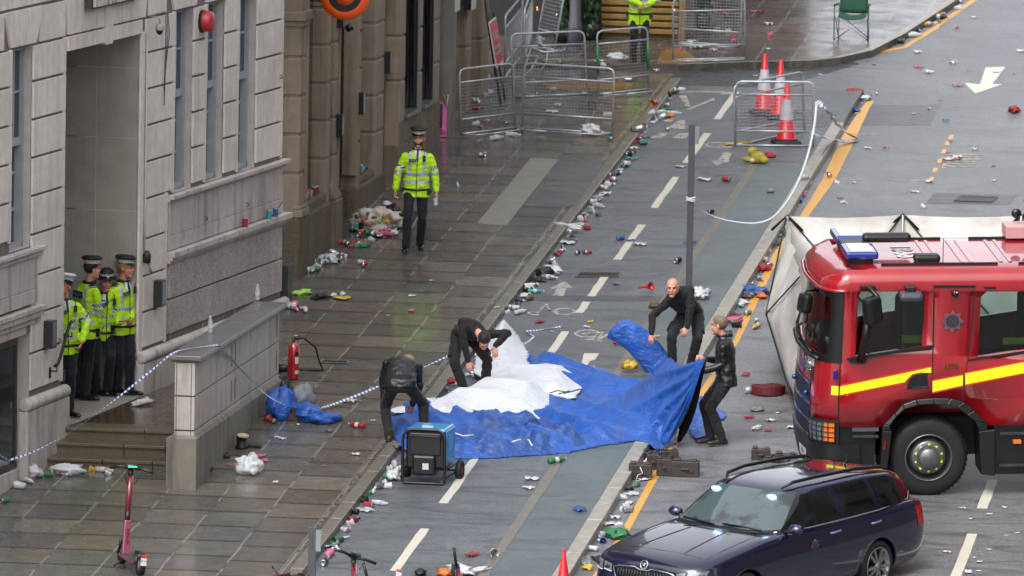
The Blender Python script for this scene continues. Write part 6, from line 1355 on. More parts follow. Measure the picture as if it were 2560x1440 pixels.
def tape(pts, label, wd=.034, mt=None, sub=6, twist=3.0):
    # smooth path through the points, a narrow twisting ribbon
    P = []; n_ = len(pts)
    for i in range(n_-1):
        p0, p1, p2, p3 = pts[max(0, i-1)], pts[i], pts[i+1], pts[min(n_-1, i+2)]
        for k in range(sub): t = k/sub; P.append(.5*((2*p1)+(p2-p0)*t+(2*p0-5*p1+4*p2-p3)*t*t+(3*p1-p0-3*p2+p3)*t**3))
    P.append(pts[-1]); m = MB(); ln = []; s = 0
    for i, p in enumerate(P):
        d = (P[min(i+1, len(P)-1)]-P[max(i-1, 0)]).normalized(); x, y = perp(d); s += (P[i]-P[i-1]).length if i else 0; a = .4+.5*math.sin(s*twist); w_ = (x*math.cos(a)+y*math.sin(a))*wd/2; m.v += [p-w_, p+w_]; ln += [s, s]
    for i in range(len(P)-1): m.f.append((2*i, 2*i+1, 2*i+3, 2*i+2)); m.m.append(0); m.sm.append(True)
    o = m.build('police_tape', mt or M_TAPE, solid=.002); at = o.data.attributes.new('ln', 'FLOAT', 'POINT'); at.data.foreach_set('value', ln); return tag(o, label, 'tape')
cz = lambda px, py, z: on_plane(px, py, V((0, 0, z)), V((0, 0, 1)))
cA, cB = cz(432, 880, .74), cz(546, 862, .745)
tape([atY(-90, 1190, -15.2), atY(0, 1158, -15.2), atY(90, 1126, -15.1), atY(190, 1070, -15.0), atY(290, 997, -15.0), atY(380, 925, -14.95), atY(430, 884, -14.9), cz(470, 872, .745), cB], 'blue and white tape sagging from the left edge to the parapet coping')
tape([cB, atY(575, 893, -12.6), atY(620, 942, -12.0), atY(670, 990, -11.4), atY(725, 1016, -10.8), atY(775, 1022, -10.3), atY(830, 1012, -9.8), atY(925, 975, -9.4), atY(1000, 940, -9.1), atY(1060, 917, -8.9), atY(1120, 890, -8.7)], 'blue and white tape hanging from the coping past the blue bag to the stooping men')
tape([G(1268, 868, .2), G(1292, 862, .13), G(1318, 856, .13), G(1333, 843, .14), G(1328, 836, .14), G(1316, 829, .14), G(1340, 826, .13), G(1372, 821, .13), G(1405, 816, .13)], 'end of blue and white tape trailing on the cycle track above the tarpaulin', twist=9)
yq = lambda t: -.2+t*11.0
tape([atY(1727, 502, -.25), atY(1750, 523, .4), atY(1790, 543, 1.2), atY(1840, 555, 2.2), atY(1890, 558, 3.2), atY(1930, 545, 4.4), atY(1965, 508, 5.8), atY(1995, 455, 7.2), atY(2020, 385, 8.8), atY(2036, 310, 10.0), atY(2041, 253, 10.8)], 'long white tape sagging from the grey post to the barrier by the cones', .036, M_TAPEW, twist=.35)
tape([atY(2041, 253, 10.8), atY(2068, 275, 10.9), G(2100, 318, .3), G(2140, 346, .02)], 'blue and white tape running down from the barrier to the yellow line', .09, twist=8)
tape([G(2030, 333, .5), G(2060, 344, .3), G(2100, 352, .1), G(2145, 352, .02)], 'second strand of blue and white tape lying across the yellow line', .09, twist=8)
tape([G(1352, 110, 1.2), G(1350, 100, .9), G(1354, 95, .5), G(1356, 100, .2)], 'clump of blue tape hanging from a barrier near the bar', .12, twist=14)
# ================================================================ BEYOND THE SIDE STREET
def wall_box(mb, x0, x1, y, dep, z0, z1, m=0): mb.box(((x0+x1)/2, y+dep/2, (z0+z1)/2), (x1-x0, dep, z1-z0), m)
yb = G(1600, 95, .12).y; gzb = SL*yb+.1; xk0, xk1 = G(1497, 95, .12).x, G(1712, 95, .12).x
KK = thing('shuttered_shopfront', 'mustard yellow slatted shutter front at the far side of the side street', 'shopfront', (xk0, yb, gzb))
m = MB(); wall_box(m, .0, xk1-xk0, 0, .3, -.3, 3.6); m.build('wall', mat('mustard_dark', '4d3a14', .6), KK); m = MB(); k = .10
while k < 3.5: wall_box(m, .02, xk1-xk0-.10, -.05+.012*math.sin(k*40), .06, k, k+.085); k += .125
m.build('slats', mat('mustard_slat', '80642a', .5, 0, .15), KK, bevel=.012); m = MB(); wall_box(m, xk1-xk0-.09, xk1-xk0+.02, -.08, .1, 0, 3.6); m.build('frame', mat('mustard_slat', '80642a', .5), KK)
BR = thing('dark_bar_front', 'dark bar frontage hung with small warm fairy lights behind the crowd barriers', 'bar', (-9, yb-.2, gzb)); m = MB(); wall_box(m, -8, xk0+9-.02, 0, .4, -.5, 7); m.build('wall', mat('bar_black', '121214', .5, 0, .3), BR)
m = MB(); wall_box(m, xk0+9-.4, xk1+9+.2, .45, 3, 3.4, 9); m.build('upper_wall', M_SAND2, BR); m = MB()
for k in range(40): m.ball((5.2+rnd.random()*3.4, -.07-rnd.random()*.1, .3+rnd.random()*1.9), .007, 0, 6)
o = m.build('fairy_lights', mat('warm_bulb', 'ffb060', .3, var=0, emit='ff9a40', es=7), BR); o['kind'] = 'stuff'
far2 = thing('corner_building', 'brown stone building beyond the far pavement', 'building', (xk1, yb+.5, gzb)); m = MB(); m.box((-.2, 10, 4), (.6, 20, 9)); m.build('wall', M_SAND2, far2)
M_LEAF = NT('dark_leaves'); M_LEAF.set(Base_Color=M_LEAF.mix('0f2416', '2c4a2a', M_LEAF.ramp(M_LEAF.noise(8, 3), (.35, 0), (.65, 1))), Roughness=.45); M_LEAF = M_LEAF.m
def shrub(px0, px1, py, h, label):
    a, c = G(px0, py, .12), G(px1, py, .12); T = thing('hedge_plant', label, 'plant', a.lerp(c, .5)); w2 = (c-a).length/2; m = MB(); R_ = random.Random(px0)
    for i in range(1500):
        z = R_.random()**.8*h; r = (1-.25*abs(z/h-.5))*(.75+.35*noise.noise(V((z*2, px0, i*.002)))); an = R_.random()*6.28; q = R_.random()**.4; p = V((math.cos(an)*w2*r*q, math.sin(an)*.38*r*q, z+.1)); s_ = R_.uniform(.035, .075); d = V((R_.gauss(0, 1), R_.gauss(0, 1), R_.gauss(0, .7))).normalized(); x, y = perp(d); m.add([p-x*s_*.45, p+y*s_, p+x*s_*.45, p-y*s_], [(0, 1, 2, 3)])
    m.build('foliage', M_LEAF, T); m = MB(); m.lathe([(.001, 0), (.16, 0), (.2, .28), (.17, .28), (.001, .26)], 14); m.build('pot', M_BLK, T); m = MB()
    for k in range(7): m.tube([(0, 0, .2), (R_.uniform(-.1, .1), R_.uniform(-.1, .1), h*.5), (R_.uniform(-w2, w2)*.7, R_.uniform(-.2, .2), h*.95)], [.02, .014, .006], 0, 5)
    m.build('stem', mat('twig', '2e241a', .8), T)
shrub(1392, 1428, 104, 1.9, 'dark green potted evergreen left of the thick lamp column'); shrub(1452, 1506, 98, 2.2, 'tall dark green evergreen between the lamp column and the yellow shutter'); shrub(1724, 1788, 72, 1.9, 'dark green shrub right of the yellow shutter')
LP = thing('lamp_column', 'thick grey lamp column standing before the evergreens', 'lamp post', G(1436, 128, .12)); m = MB(); m.lathe([(.12, 0), (.12, .5), (.1, .55), (.095, 1.2), (.085, 6)], 20); m.build('column', mat('column_grey', '55555b', .4, .2), LP); m = MB(); m.lathe([(.125, .08), (.13, .1), (.13, .4), (.125, .42)], 20); m.build('base_door', mat('column_dark', '3a3a40', .4), LP)
m = MB(); m.tube([G(1738, 62, .12), G(1741, 60, .12)+V((0, 0, 2.2))], .02, 0, 6); tag(m.build('thin_pole', M_STEEL), 'thin pale pole standing in the shrub by the shutter', 'pole')
# camping chair
CH = thing('camping_chair', 'dark green folding camping chair standing open on the far pavement', 'chair', G(2130, 100, .12)); M_GRN = clothmat('green_canvas', '12402f', .7)
m = MB(); m.grid(lambda u, v: V((-.24+.48*u, -.22+.42*v, .42-.05*math.sin(math.pi*u)+.06*v)), 8, 6); m.build('seat', M_GRN, CH, solid=.01); m = MB(); m.grid(lambda u, v: V((-.25+.50*u, .20+.10*v, .46+.5*v)), 8, 6); m.build('backrest', M_GRN, CH, solid=.01)
for s_ in (-1, 1):
    m = MB(); m.tube([(s_*.27, .24, .0), (s_*.26, .27, .98)], .011, 0, 6); m.build('leg', M_STEEL, CH); m = MB(); m.tube([(s_*.30, -.24, .0), (s_*.30, -.24, .62)], .011, 0, 6); m.tube([(s_*.28, .25, .62), (s_*.30, -.26, .63)], .02, 0, 6); m.build('armrest', M_GRN, CH)
    for a, c in (((s_*.30, -.24, .02), (-s_*.26, -.22, .42)), ((s_*.27, .24, .02), (-s_*.26, .22, .44)), ((s_*.30, -.24, .02), (s_*.27, .22, .42)), ((s_*.27, .24, .02), (s_*.28, -.24, .42))): m = MB(); m.tube([a, c], .009, 0, 5); m.build('leg', M_STEEL, CH)
# leaning red sign and pink poster
RS = thing('road_sign', 'narrow red and white road closed sign leaning by the barriers', 'sign', G(1262, 262, .22)); O_ = RS.location.copy(); y0 = O_.y-.1
def rs(px, py, dy=0.0): return atY(px, py, y0+dy)-O_
c4 = [rs(1223, 56), rs(1240, 42, .35), rs(1258.5, 154, .35), rs(1242, 169)]; m = MB(); n_ = (c4[1]-c4[0]).cross(c4[3]-c4[0]).normalized(); n_ = n_ if n_.y < 0 else -n_; m.prism(c4, n_*-.02); m.build('border', M_WHT, RS)
ctr = sum(c4, V((0, 0, 0)))/4; m = MB(); m.prism([ctr+(p-ctr)*.93+n_*.003 for p in c4], n_*-.01); m.build('panel', mat('sign_red', 'a81e2a', .4), RS)
ex, ey = (c4[1]-c4[0]), (c4[0]-c4[3])
for t, f, sz in (('ROAD', .645, .30), ('CLOSED', .33, .30)):
    cu = text_mesh(t, sz, .002, .014); mx = max(p.x for p in cu[0]); m = MB(); m.add([c4[3]+ey*f+ex*.5+ex*(p.x/mx*(.30 if t == 'ROAD' else .40))+ey*(p.y*.85)+n_*.006 for p in cu[0]], cu[1]); m.build('lettering', M_WHT, RS)
m = MB(); m.tube([rs(1214, 0, .5), rs(1221, 60, .5), rs(1236, 160, .4), rs(1252, 262, .1)], .025, 0, 6); m.tube([rs(1234, 30, .6), rs(1248, 165, .5), rs(1263, 252, .2)], .02, 0, 6); m.build('stand', M_POLE, RS)
PP = thing('pink_poster', 'bright pink handwritten card leaning against the sandstone wall', 'poster', G(1105, 345, .22)); O_ = PP.location.copy(); yp = O_.y
a4 = [V(atY(x, y, yp+d))-O_ for x, y, d in ((1092, 344, 0), (1116, 342, .05), (1118, 236, .18), (1094, 232, .16))]; m = MB(); m.prism(a4, (0, .012, 0)); m.build('card', mat('pink_card', 'c04f92', .6), PP)
m = MB(); m.prism([V(atY(x, y, yp+d-.02))-O_ for x, y, d in ((1094, 320, .03), (1105, 320, .03), (1107, 260, .1), (1096, 260, .1))], (0, .006, 0)); m.build('dark_patch', mat('patch_brown', '2c2422', .6), PP); m = MB(); cu = text_mesh('Ba', .13, .002); m.add([V(atY(1106, 330, yp+.0))-O_+V((p.x*1.0, -.02, p.y)) for p in cu[0]], cu[1]); m.build('lettering', mat('pen_purple', '6b1f4a', .5), PP)
m = MB(); fr_ = [V(atY(x, y, yp+.1))-O_ for x, y in ((1110, 238), (1120, 237), (1118, 268))]; m.tube(fr_, .012, 0, 4, closed=True); m.build('frame', mat('pale_wood', 'b5a78c', .6), PP)
# ================================================================ KIT NEAR THE TARPAULIN
GN = thing('generator', 'blue and black portable generator on two wheels in front of the tarpaulin', 'generator', G(1060, 1212, .12), R(-2)); M_GB = paintmat('generator_blue', '2c8ac8', .3, .6)
def gb(name, x0, x1, y0, y1, z0, z1, mt, bv=.01): m = MB(); m.box(((x0+x1)/2, (y0+y1)/2, (z0+z1)/2), (x1-x0, y1-y0, z1-z0)); return m.build(name, mt, GN, bevel=bv)
gb('housing', -.255, .26, .05, .62, .20, .70, M_BLK, .03); gb('lid', -.25, .265, .06, .66, .66, .72, M_GB, .035); gb('side_panel', .258, .275, .07, .64, .24, .69, M_GB, .008); gb('engine', -.16, .14, -.02, .3, .12, .38, M_TRIM, .03); gb('control_panel', -.20, .2, .03, .06, .38, .66, mat('panel_dark', '1c1d20', .3), .01)
gb('label_plate', -.02, .06, -.028, -.02, .20, .28, M_WHT, 0); gb('label_plate', .277, .279, .2, .45, .42, .62, mat('sticker_blue', '6fa6cf', .4, 0, .3, 30), 0); gb('latch', -.08, .06, .2, .3, .72, .728, M_WHT, 0)
m = MB(); fr_ = [(-.285, 0, .02), (-.285, 0, .56), (-.275, .005, .62), (-.245, .01, .665), (-.19, .02, .69), (.17, .02, .69), (.225, .01, .665), (.255, .005, .62), (.265, 0, .56), (.265, 0, .02), (.24, 0, -.0), (-.26, 0, -.0)]; m.tube([V(p)+V((0, 0, .018)) for p in fr_], .019, 0, 10, closed=True)
m.tube([(-.24, -.005, .60), (-.20, -.01, .63), (.19, -.01, .63), (.23, -.005, .60)], .012, 0, 8); m.tube([(.265, 0, .2), (.28, .64, .2)], .017, 0, 8); m.tube([(-.285, 0, .2), (-.27, .64, .2)], .017, 0, 8); m.tube([(.26, 0, .08), (.34, .42, .13)], .014, 0, 8); m.tube([(-.285, .0, .42), (-.38, -.02, .46), (-.40, -.02, .50)], .012, 0, 6); m.build('tube_frame', M_BLK, GN)
for x in (-.32, .37):
    m = MB(); T = XF((x, .50, .135), (0, R(90), 0)); m.lathe([(.07, -.035), (.11, -.042), (.135, -.025), (.135, .025), (.11, .042), (.07, .035)], 28, 0, T); w = m.build('wheel', M_TYRE, GN); m = MB(); m.lathe([(.001, .038), (.025, .04), (.03, .026), (.075, .03), (.078, .0), (.001, -.03)], 20, 0, T); m.build('hub', mat('hub_red', 'a3212b', .4), w)
m = MB(); m.tube([(-.32, .5, .135), (.37, .5, .135)], .012, 0, 8); m.build('axle', M_BLK, GN)
FE = thing('fire_extinguisher', 'red fire extinguisher with black hose and horn standing by the parapet wall', 'extinguisher', G(733, 948, .22)); m = MB(); m.lathe([(.001, 0), (.075, 0), (.082, .012), (.082, .40), (.07, .455), (.035, .495), (.025, .51), (.001, .51)], 24); m.build('cylinder', paintmat('extinguisher_red', 'a3131f', .25), FE)
m = MB(); m.lathe([(.02, .5), (.022, .56), (.001, .565)], 12); m.tube([(0, 0, .56), (.06, -.01, .565)], .012, 0, 6); m.box((.05, 0, .59), (.08, .02, .015)); m.build('valve', M_BLK, FE); m = MB(); m.box((.03, -.005, .60), (.05, .02, .012)); m.build('tag', mat('tag_yellow', 'c9b52a', .5), FE)
for z, hgt, mt in ((.33, .05, M_BLK), (.22, .09, M_WHT), (.08, .05, M_WHT)): m = MB(); m.grid(lambda u, v: V((.0835*math.cos(-1.15+u*.75), .0835*math.sin(-1.15+u*.75), z+hgt*v)), 6, 1); m.build('label', mt, FE)
m = MB(); e = G(808, 925, .23)-FE.location; m.tube([(.03, 0, .555), (.12, .1, .56), (.26, .25, .42), e+V((-.05, 0, .1)), e, e+V((-.06, -.15, .01)), e+V((-.3, -.3, .03))], .014, 0, 8); m.tube([e+V((-.3, -.3, .04)), e+V((-.62, -.36, .05))], [.03, .075], 0, 10); m.build('hose', M_BLK, FE)
def crump(name, px, py, lvl, dims, mt, label, cat, seed=0, amp=.3, n=18, base=None, group=None, rz=None, holes=False):
    p = G(px, py, lvl) if base is None else V(base); R_ = random.Random(seed*7+int(px)); m = MB(); vs = []; rz = R_.random()*3 if rz is None else rz
    for j in range(n//2+1):
        for i in range(n):
            a, b_ = 2*math.pi*i/n, math.pi*(j/(n//2)-.5); d = V((math.cos(b_)*math.cos(a), math.cos(b_)*math.sin(a), math.sin(b_))); q = d*2.2+V((seed*3.1, px*.01, 0)); k = 1+amp*(noise.noise(q)*1.4+.6*noise.noise(q*2.7)-.5*abs(noise.noise(q*1.6)))
            z = d.z*k; vs.append(V((d.x*k*dims[0]/2, d.y*k*dims[1]/2, max(.001, (z+.75)*dims[2]/1.75))))
    fs = [(j*n+i, j*n+(i+1) % n, (j+1)*n+(i+1) % n, (j+1)*n+i) for j in range(n//2) for i in range(n)]; M = Matrix.Rotation(rz, 4, 'Z'); m.add(vs, fs, 0, M, True)
    m.v = [TILT @ v for v in m.v]; o = m.build(name, mt, None, recenter=False); o.location = p; return tag(o, label, cat, group)
def plast(name, col, a=.45, rough=.2):
    s = NT(name); t = s.n('BsdfTransparent'); t.inputs[0].default_value = (1, 1, 1, 1); s.set(Base_Color=col, Roughness=rough); mx = s.n('MixShader'); mx.inputs[0].default_value = a; s.l(t.outputs[0], mx.inputs[1]); s.l(s.b.outputs[0], mx.inputs[2]); s.l(mx.outputs[0], s.out.inputs[0]); s.bump(s.noise(18, 4), .8, .02); return s.m
PLW, PLC, PLG, PLB = plast('clear_plastic', 'c9ccd0', .5), plast('film_plastic', 'dcdfe4', .65), plast('green_plastic', '2f8a5a', .75), plast('blue_plastic', '3f86c9', .75)
c_ = lambda n, h, r=.5: mat(n, h, r, 0, .25, 12, .006, 30)
CW, CR, CB, CBK, CG, CY, CPK, CO, CBR, CT, CLG, CGY = c_('litter_white', 'bdbec1'), c_('litter_red', '93222f'), c_('litter_blue', '2b4c86'), c_('litter_black', '141416'), c_('litter_green', '2a6a45'), c_('litter_yellow', 'b9962a'), c_('litter_pink', 'b9577a'), c_('litter_orange', 'c9672a'), c_('litter_brown', '54402f'), c_('litter_teal', '2a8f8f'), c_('litter_lime', '8fbf4a'), c_('litter_grey', '6f7073')
BG = thing('kit_bag', 'blue kit bag spilling out against the end of the parapet wall', 'bag', G(735, 1050, .22)); O_ = BG.location.copy()
def ck_(name, x, y, z, d, mt, sd_, amp=.35):
    o = crump(name, 735, 1050, .22, d, mt, 'x', 'x', sd_, amp, 22, base=(x, y, z)); o.parent = BG
    for k_ in ('label', 'category'): del o[k_]
    return o
ck_('bag_body', -.18, .12, .0, (.55, .42, .42), M_TARP, 1); ck_('bag_flap', .16, .05, .0, (.75, .36, .22), M_TARP, 2); ck_('bag_flap', .45, -.10, .0, (.45, .25, .12), M_TARP, 6); ck_('grey_cloth', .05, .38, .12, (.45, .3, .32), mat('grey_cloth', '6c6f78', .8), 3); ck_('black_lining', -.15, .28, .14, (.32, .22, .36), CBK, 4)
CBX = thing('cardboard_box', 'wet brown cardboard box in front of the blue kit bag', 'box', G(722, 1052, .22), .1); m = MB(); m.box((.0, .1, .09), (.30, .22, .18)); m.build('carton', mat('wet_card', '4a3b30', .7, 0, .3), CBX, bevel=.01); m = MB(); m.box((.0, -.0, .13), (.10, .02, .05)); m.build('hand_hole', CBK, CBX)
BK = thing('cable_reel', 'black drum with a torn cream disc on top beside the parapet wall', 'cable reel', G(604, 1120, .22)); m = MB(); m.lathe([(.001, 0), (.085, 0), (.085, .02), (.068, .03), (.068, .16), (.001, .16)], 24); m.build('drum', CBK, BK); m = MB(); m.lathe([(.001, .17), (.075, .165), (.08, .18)], 20, 0, XF((0, 0, .0), (R(12), R(8), 0))); m.build('disc', mat('cream_card', 'b5a98c', .6), BK)
m = MB(); q = G(636, 1118, .22); m.box(q+V((0, 0, .02)), (.18, .1, .035)); tag(m.build('flat_box', CBK, bevel=.01), 'flat black box lying beside the black drum', 'box')
crump('plastic_bag', 622, 1183, .22, (.42, .34, .24), PLC, 'large scrunched clear plastic bag on the pavement below the parapet', 'bag', 5, .35, 26)
# rubber-dark modular blocks by the kerb
for i, (x, y, w_, h_, r_) in enumerate(((1600, 1200, .30, .20, .1), (1632, 1174, .16, .2, .0), (1660, 1190, .20, .22, .1), (1712, 1192, .36, .20, .05), (1675, 1150, .22, .12, .2), (1622, 1150, .22, .10, -.1), (1902, 1150, .25, .14, .1), (1940, 1156, .34, .05, 0), (1965, 1146, .30, .05, .1))):
    T = thing('plastic_block', ['brown moulded block at the kerb with a white cord on it', 'small brown block between the two larger ones at the kerb', 'brown moulded block on the yellow line', 'longest dark moulded block right of the yellow line', 'brown block standing behind the row at the yellow line', 'low brown block tucked against the kerb behind the others', 'greenish dark block beyond the car roof', 'flat dark plate behind the police car roof', 'black looped plate nearest the fire engine bumper'][i], 'block', G(x, y, 0), r_)
    m = MB(); m.box((0, .08, h_/2), (w_, .2, h_)); m.box((-w_*.3, .08, h_+.015), (w_*.25, .14, .03)); m.box((w_*.3, .08, h_+.01), (w_*.22, .14, .02)); m.box((0, -.03, h_*.5), (w_*.3, .03, .03)); m.build('body', [mat('block_brown', '332a25', .5, 0, .3)], T, bevel=.008)
    m = MB(); m.box((-w_*.2, -.022, h_*.75), (w_*.2, .008, .02), 0); m.box((w_*.2, -.022, h_*.3), (w_*.25, .008, .02), 0); m.build('slot', CBK, T)
m = MB(); q = G(1600, 1205, 0); m.tube([q+V((.0, -.03, .2)), q+V((.04, -.04, .12)), q+V((-.02, -.05, .1)), q+V((-.05, -.05, .02)), q+V((.02, -.06, .04))], .007, 0, 5); tag(m.build('white_cord', M_WHT), 'short white cord hanging over a brown block at the kerb', 'cord')
# fire hose coil
HO = thing('fire_hose', 'coiled dark red fire hose with metal coupling lying beside the screen', 'hose', G(1920, 985, 0)); m = MB(); pts = []
for k in range(7*24+1): a = 2*math.pi*k/24; r = .24-.028*k/24; pts.append((r*math.cos(a), r*math.sin(a)*.95))
for (x, y), (x2, y2) in zip(pts, pts[1:]):
    d = V((x2-x, y2-y, 0)).normalized(); n_ = V((-d.y, d.x, 0))*.009; hh = .12+.008*math.sin(x*17); m.hexa([(x-n_.x, y-n_.y, .005), (x2-n_.x, y2-n_.y, .005), (x2+n_.x, y2+n_.y, .005), (x+n_.x, y+n_.y, .005)], [(x-n_.x, y-n_.y, hh), (x2-n_.x, y2-n_.y, hh), (x2+n_.x, y2+n_.y, hh), (x+n_.x, y+n_.y, hh)])
m.build('hose', mat('hose_red', '5c1620', .55, 0, .2), HO); m = MB(); m.lathe([(.03, -.05), (.045, -.05), (.05, 0), (.045, .05), (.03, .05), (.03, -.05)], 18, 0, XF((-.27, -.05, .05), (0, R(80), .3))); m.build('coupling', M_STEEL, HO)
# ---- hire scooters
M_SCP, M_SCR2 = paintmat('scooter_pink', '7a2c46', .3), paintmat('scooter_red', '6d1525', .3)
def scooter(label, loc, rz, lie=None, hb_ang=0):
    lit = lie is None
    T = thing('electric_scooter', label, 'scooter', loc, rz)
    if lie: T.rotation_euler = lie
    def tb(nm, pts, r, mt, n=10): m = MB(); m.tube(pts, r, 0, n); return m.build(nm, mt, T)
    # front wheel at y=0, the deck runs towards -y (the viewer)
    for nm, y, r in (('wheel', .05, .125), ('wheel', -.95, .125)):
        m = MB(); TT = XF((0, y, r), (0, R(90), 0)); m.lathe([(.07, -.03), (r-.01, -.036), (r, 0), (r-.01, .036), (.07, .03)], 26, 0, TT); w = m.build(nm, M_TYRE, T); m = MB(); m.lathe([(.001, .03), (.03, .03), (.072, .022), (.072, -.022), (.03, -.03), (.001, -.03)], 20, 0, TT); m.build('hub', CGY, w)
    m = MB(); m.box((0, -.47, .13), (.17, .66, .05)); m.build('deck', mat('deck_grey', '2b2c30', .6), T, bevel=.015); m = MB(); m.box((-.09, -.45, .14), (.015, .62, .035)); m.box((.09, -.45, .14), (.015, .62, .035)); m.build('deck_trim', M_SCP, T)
    m = MB(); m.hexa([(-.05, -.16, .12), (.05, -.16, .12), (.05, -.06, .12), (-.05, -.06, .12)], [(-.04, -.07, .55), (.04, -.07, .55), (.04, .01, .55), (-.04, .01, .55)]); st = m.build('stem_base', M_SCP, T, bevel=.012)
    cu = text_mesh('voi', .12, .004); m = MB(); m.add([V((-p.y*.5, -.13+p.x*.17+.012, .36+p.x*1.4))+V((0, -.012, 0)) for p in cu[0]], cu[1]); m.build('lettering', CBK, st)
    tb('stem_joint', [(0, -.035, .52), (0, -.02, .66)], .034, M_BLK); tb('stem', [(0, -.02, .62), (0, .03, 1.08)], .037, M_SCR2); tb('stem_top', [(0, .03, 1.05), (0, .04, 1.17)], .033, M_BLK)
    for s_ in (-1, 1): tb('fork', [(s_*.05, -.02, .32), (s_*.055, .05, .125)], .016, M_BLK)
    c, s_ = math.cos(hb_ang), math.sin(hb_ang); m = MB()
    for k in (-1, 1): m.tube([(k*.04*c, .02+k*.04*s_, 1.18), (k*.14*c, .0+k*.14*s_, 1.185), (k*.27*c, -.02+k*.27*s_, 1.16)], .018, 0, 8)
    m.build('handlebar', M_BLK, T, bevel=0); m = MB(); m.box((0, .01, 1.20), (.13, .10, .04)); hd = m.build('display', mat('display_grey', '3c4146', .2), T, bevel=.012); m = MB(); m.tube([(-.055, -.045, 1.20), (.055, -.035, 1.20)], .006, 0, 5); m.build('status_light', mat('green_led', '20ff60', .3, var=0, emit='18ff50', es=3) if lit else CGY, hd)
    for k in (-1, 1): tb('brake_cable', [(k*.06, -.03, 1.17), (k*.09, -.06, 1.08), (k*.04, -.04, .98)], .005, M_BLK, 5)
    m = MB(); m.grid(lambda u, v: V((-.05+.1*v, -.95+.16*math.cos(.2+2.3*u-0.9), .125+.16*math.sin(.2+2.3*u-.1))), 10, 2); m.build('mudguard', M_BLK, T, solid=.008); m = MB(); m.box((0, -1.085, .19), (.07, .012, .09)); pl_ = m.build('plate', M_WHT, T); m = MB(); cu = text_mesh('D1A', .035, .002); m.add([V((p.x, -1.094, .20+p.y)) for p in cu[0]], cu[1]); m.build('lettering', CBK, pl_); m = MB(); m.box((0, -1.08, .26), (.06, .02, .03)); m.build('tail_lamp', M_STEDGE, T)
    tb('side_stand', [(-.06, -.3, .12), (-.18, -.32, .01)], .01, M_BLK, 6); return T
sc1 = scooter('pink and red electric hire scooter standing upright on the pavement', G(306, 1410, .22), R(24), None, R(-34)); sc1.rotation_euler = (0, R(5), R(24))
scooter('electric hire scooter lying on its side left of the small grey post', G(720, 1462, .22)+V((0, 0, .08)), 0, (R(8), R(88), R(-20)))
scooter('electric hire scooter toppled by the kerb with its black handlebar in the air', G(884, 1592, .12)+V((.0, 0, .0)), 0, (R(-42), R(20), R(30)))
scooter('electric hire scooter lying flat across the cycle track at the bottom edge', G(1180, 1494, .12)+V((0, 0, .08)), 0, (R(4), R(-86), R(-75)))
M_PINKB = 0
# ---- single finds
def vuv(px, py):
    T = thing('plastic_horn', 'small red plastic horn lying on the cycle track', 'horn', G(px, py, .16), .5); m = MB(); m.lathe([(.012, 0), (.018, .10), (.03, .17), (.062, .21), (.066, .215), (.05, .2), (.015, .12)], 18, 0, XF((-.10, 0, .02), (R(60), R(70), 0))); m.build('bell', mat('horn_red', 'c4202c', .3), T); m = MB(); m.lathe([(.014, -.02), (.016, .0)], 10, 0, XF((-.10, 0, .02), (R(60), R(70), 0))); m.build('mouthpiece', CR, T)
vuv(1616, 722)
TD = thing('soft_toy', 'yellow and white stuffed toy slumped on the cycle track by the cones', 'soft toy', G(1890, 408, .12)); M_PL = clothmat('yellow_plush', '8f8436', .9)
for nm, c, r, mt in (('body', (.03, 0, .09), (.13, .11, .10), M_PL), ('head', (-.06, .04, .18), (.09, .08, .08), M_PL), ('arm', (-.13, -.04, .06), (.09, .05, .045), M_PL), ('leg', (.13, -.05, .06), (.08, .07, .06), M_PL), ('belly', (-.05, -.08, .05), (.05, .04, .04), mat('cream_plush', 'b3aa8c', .9))): m = MB(); m.ball(c, r, 0, 14); m.build(nm, mt, TD)
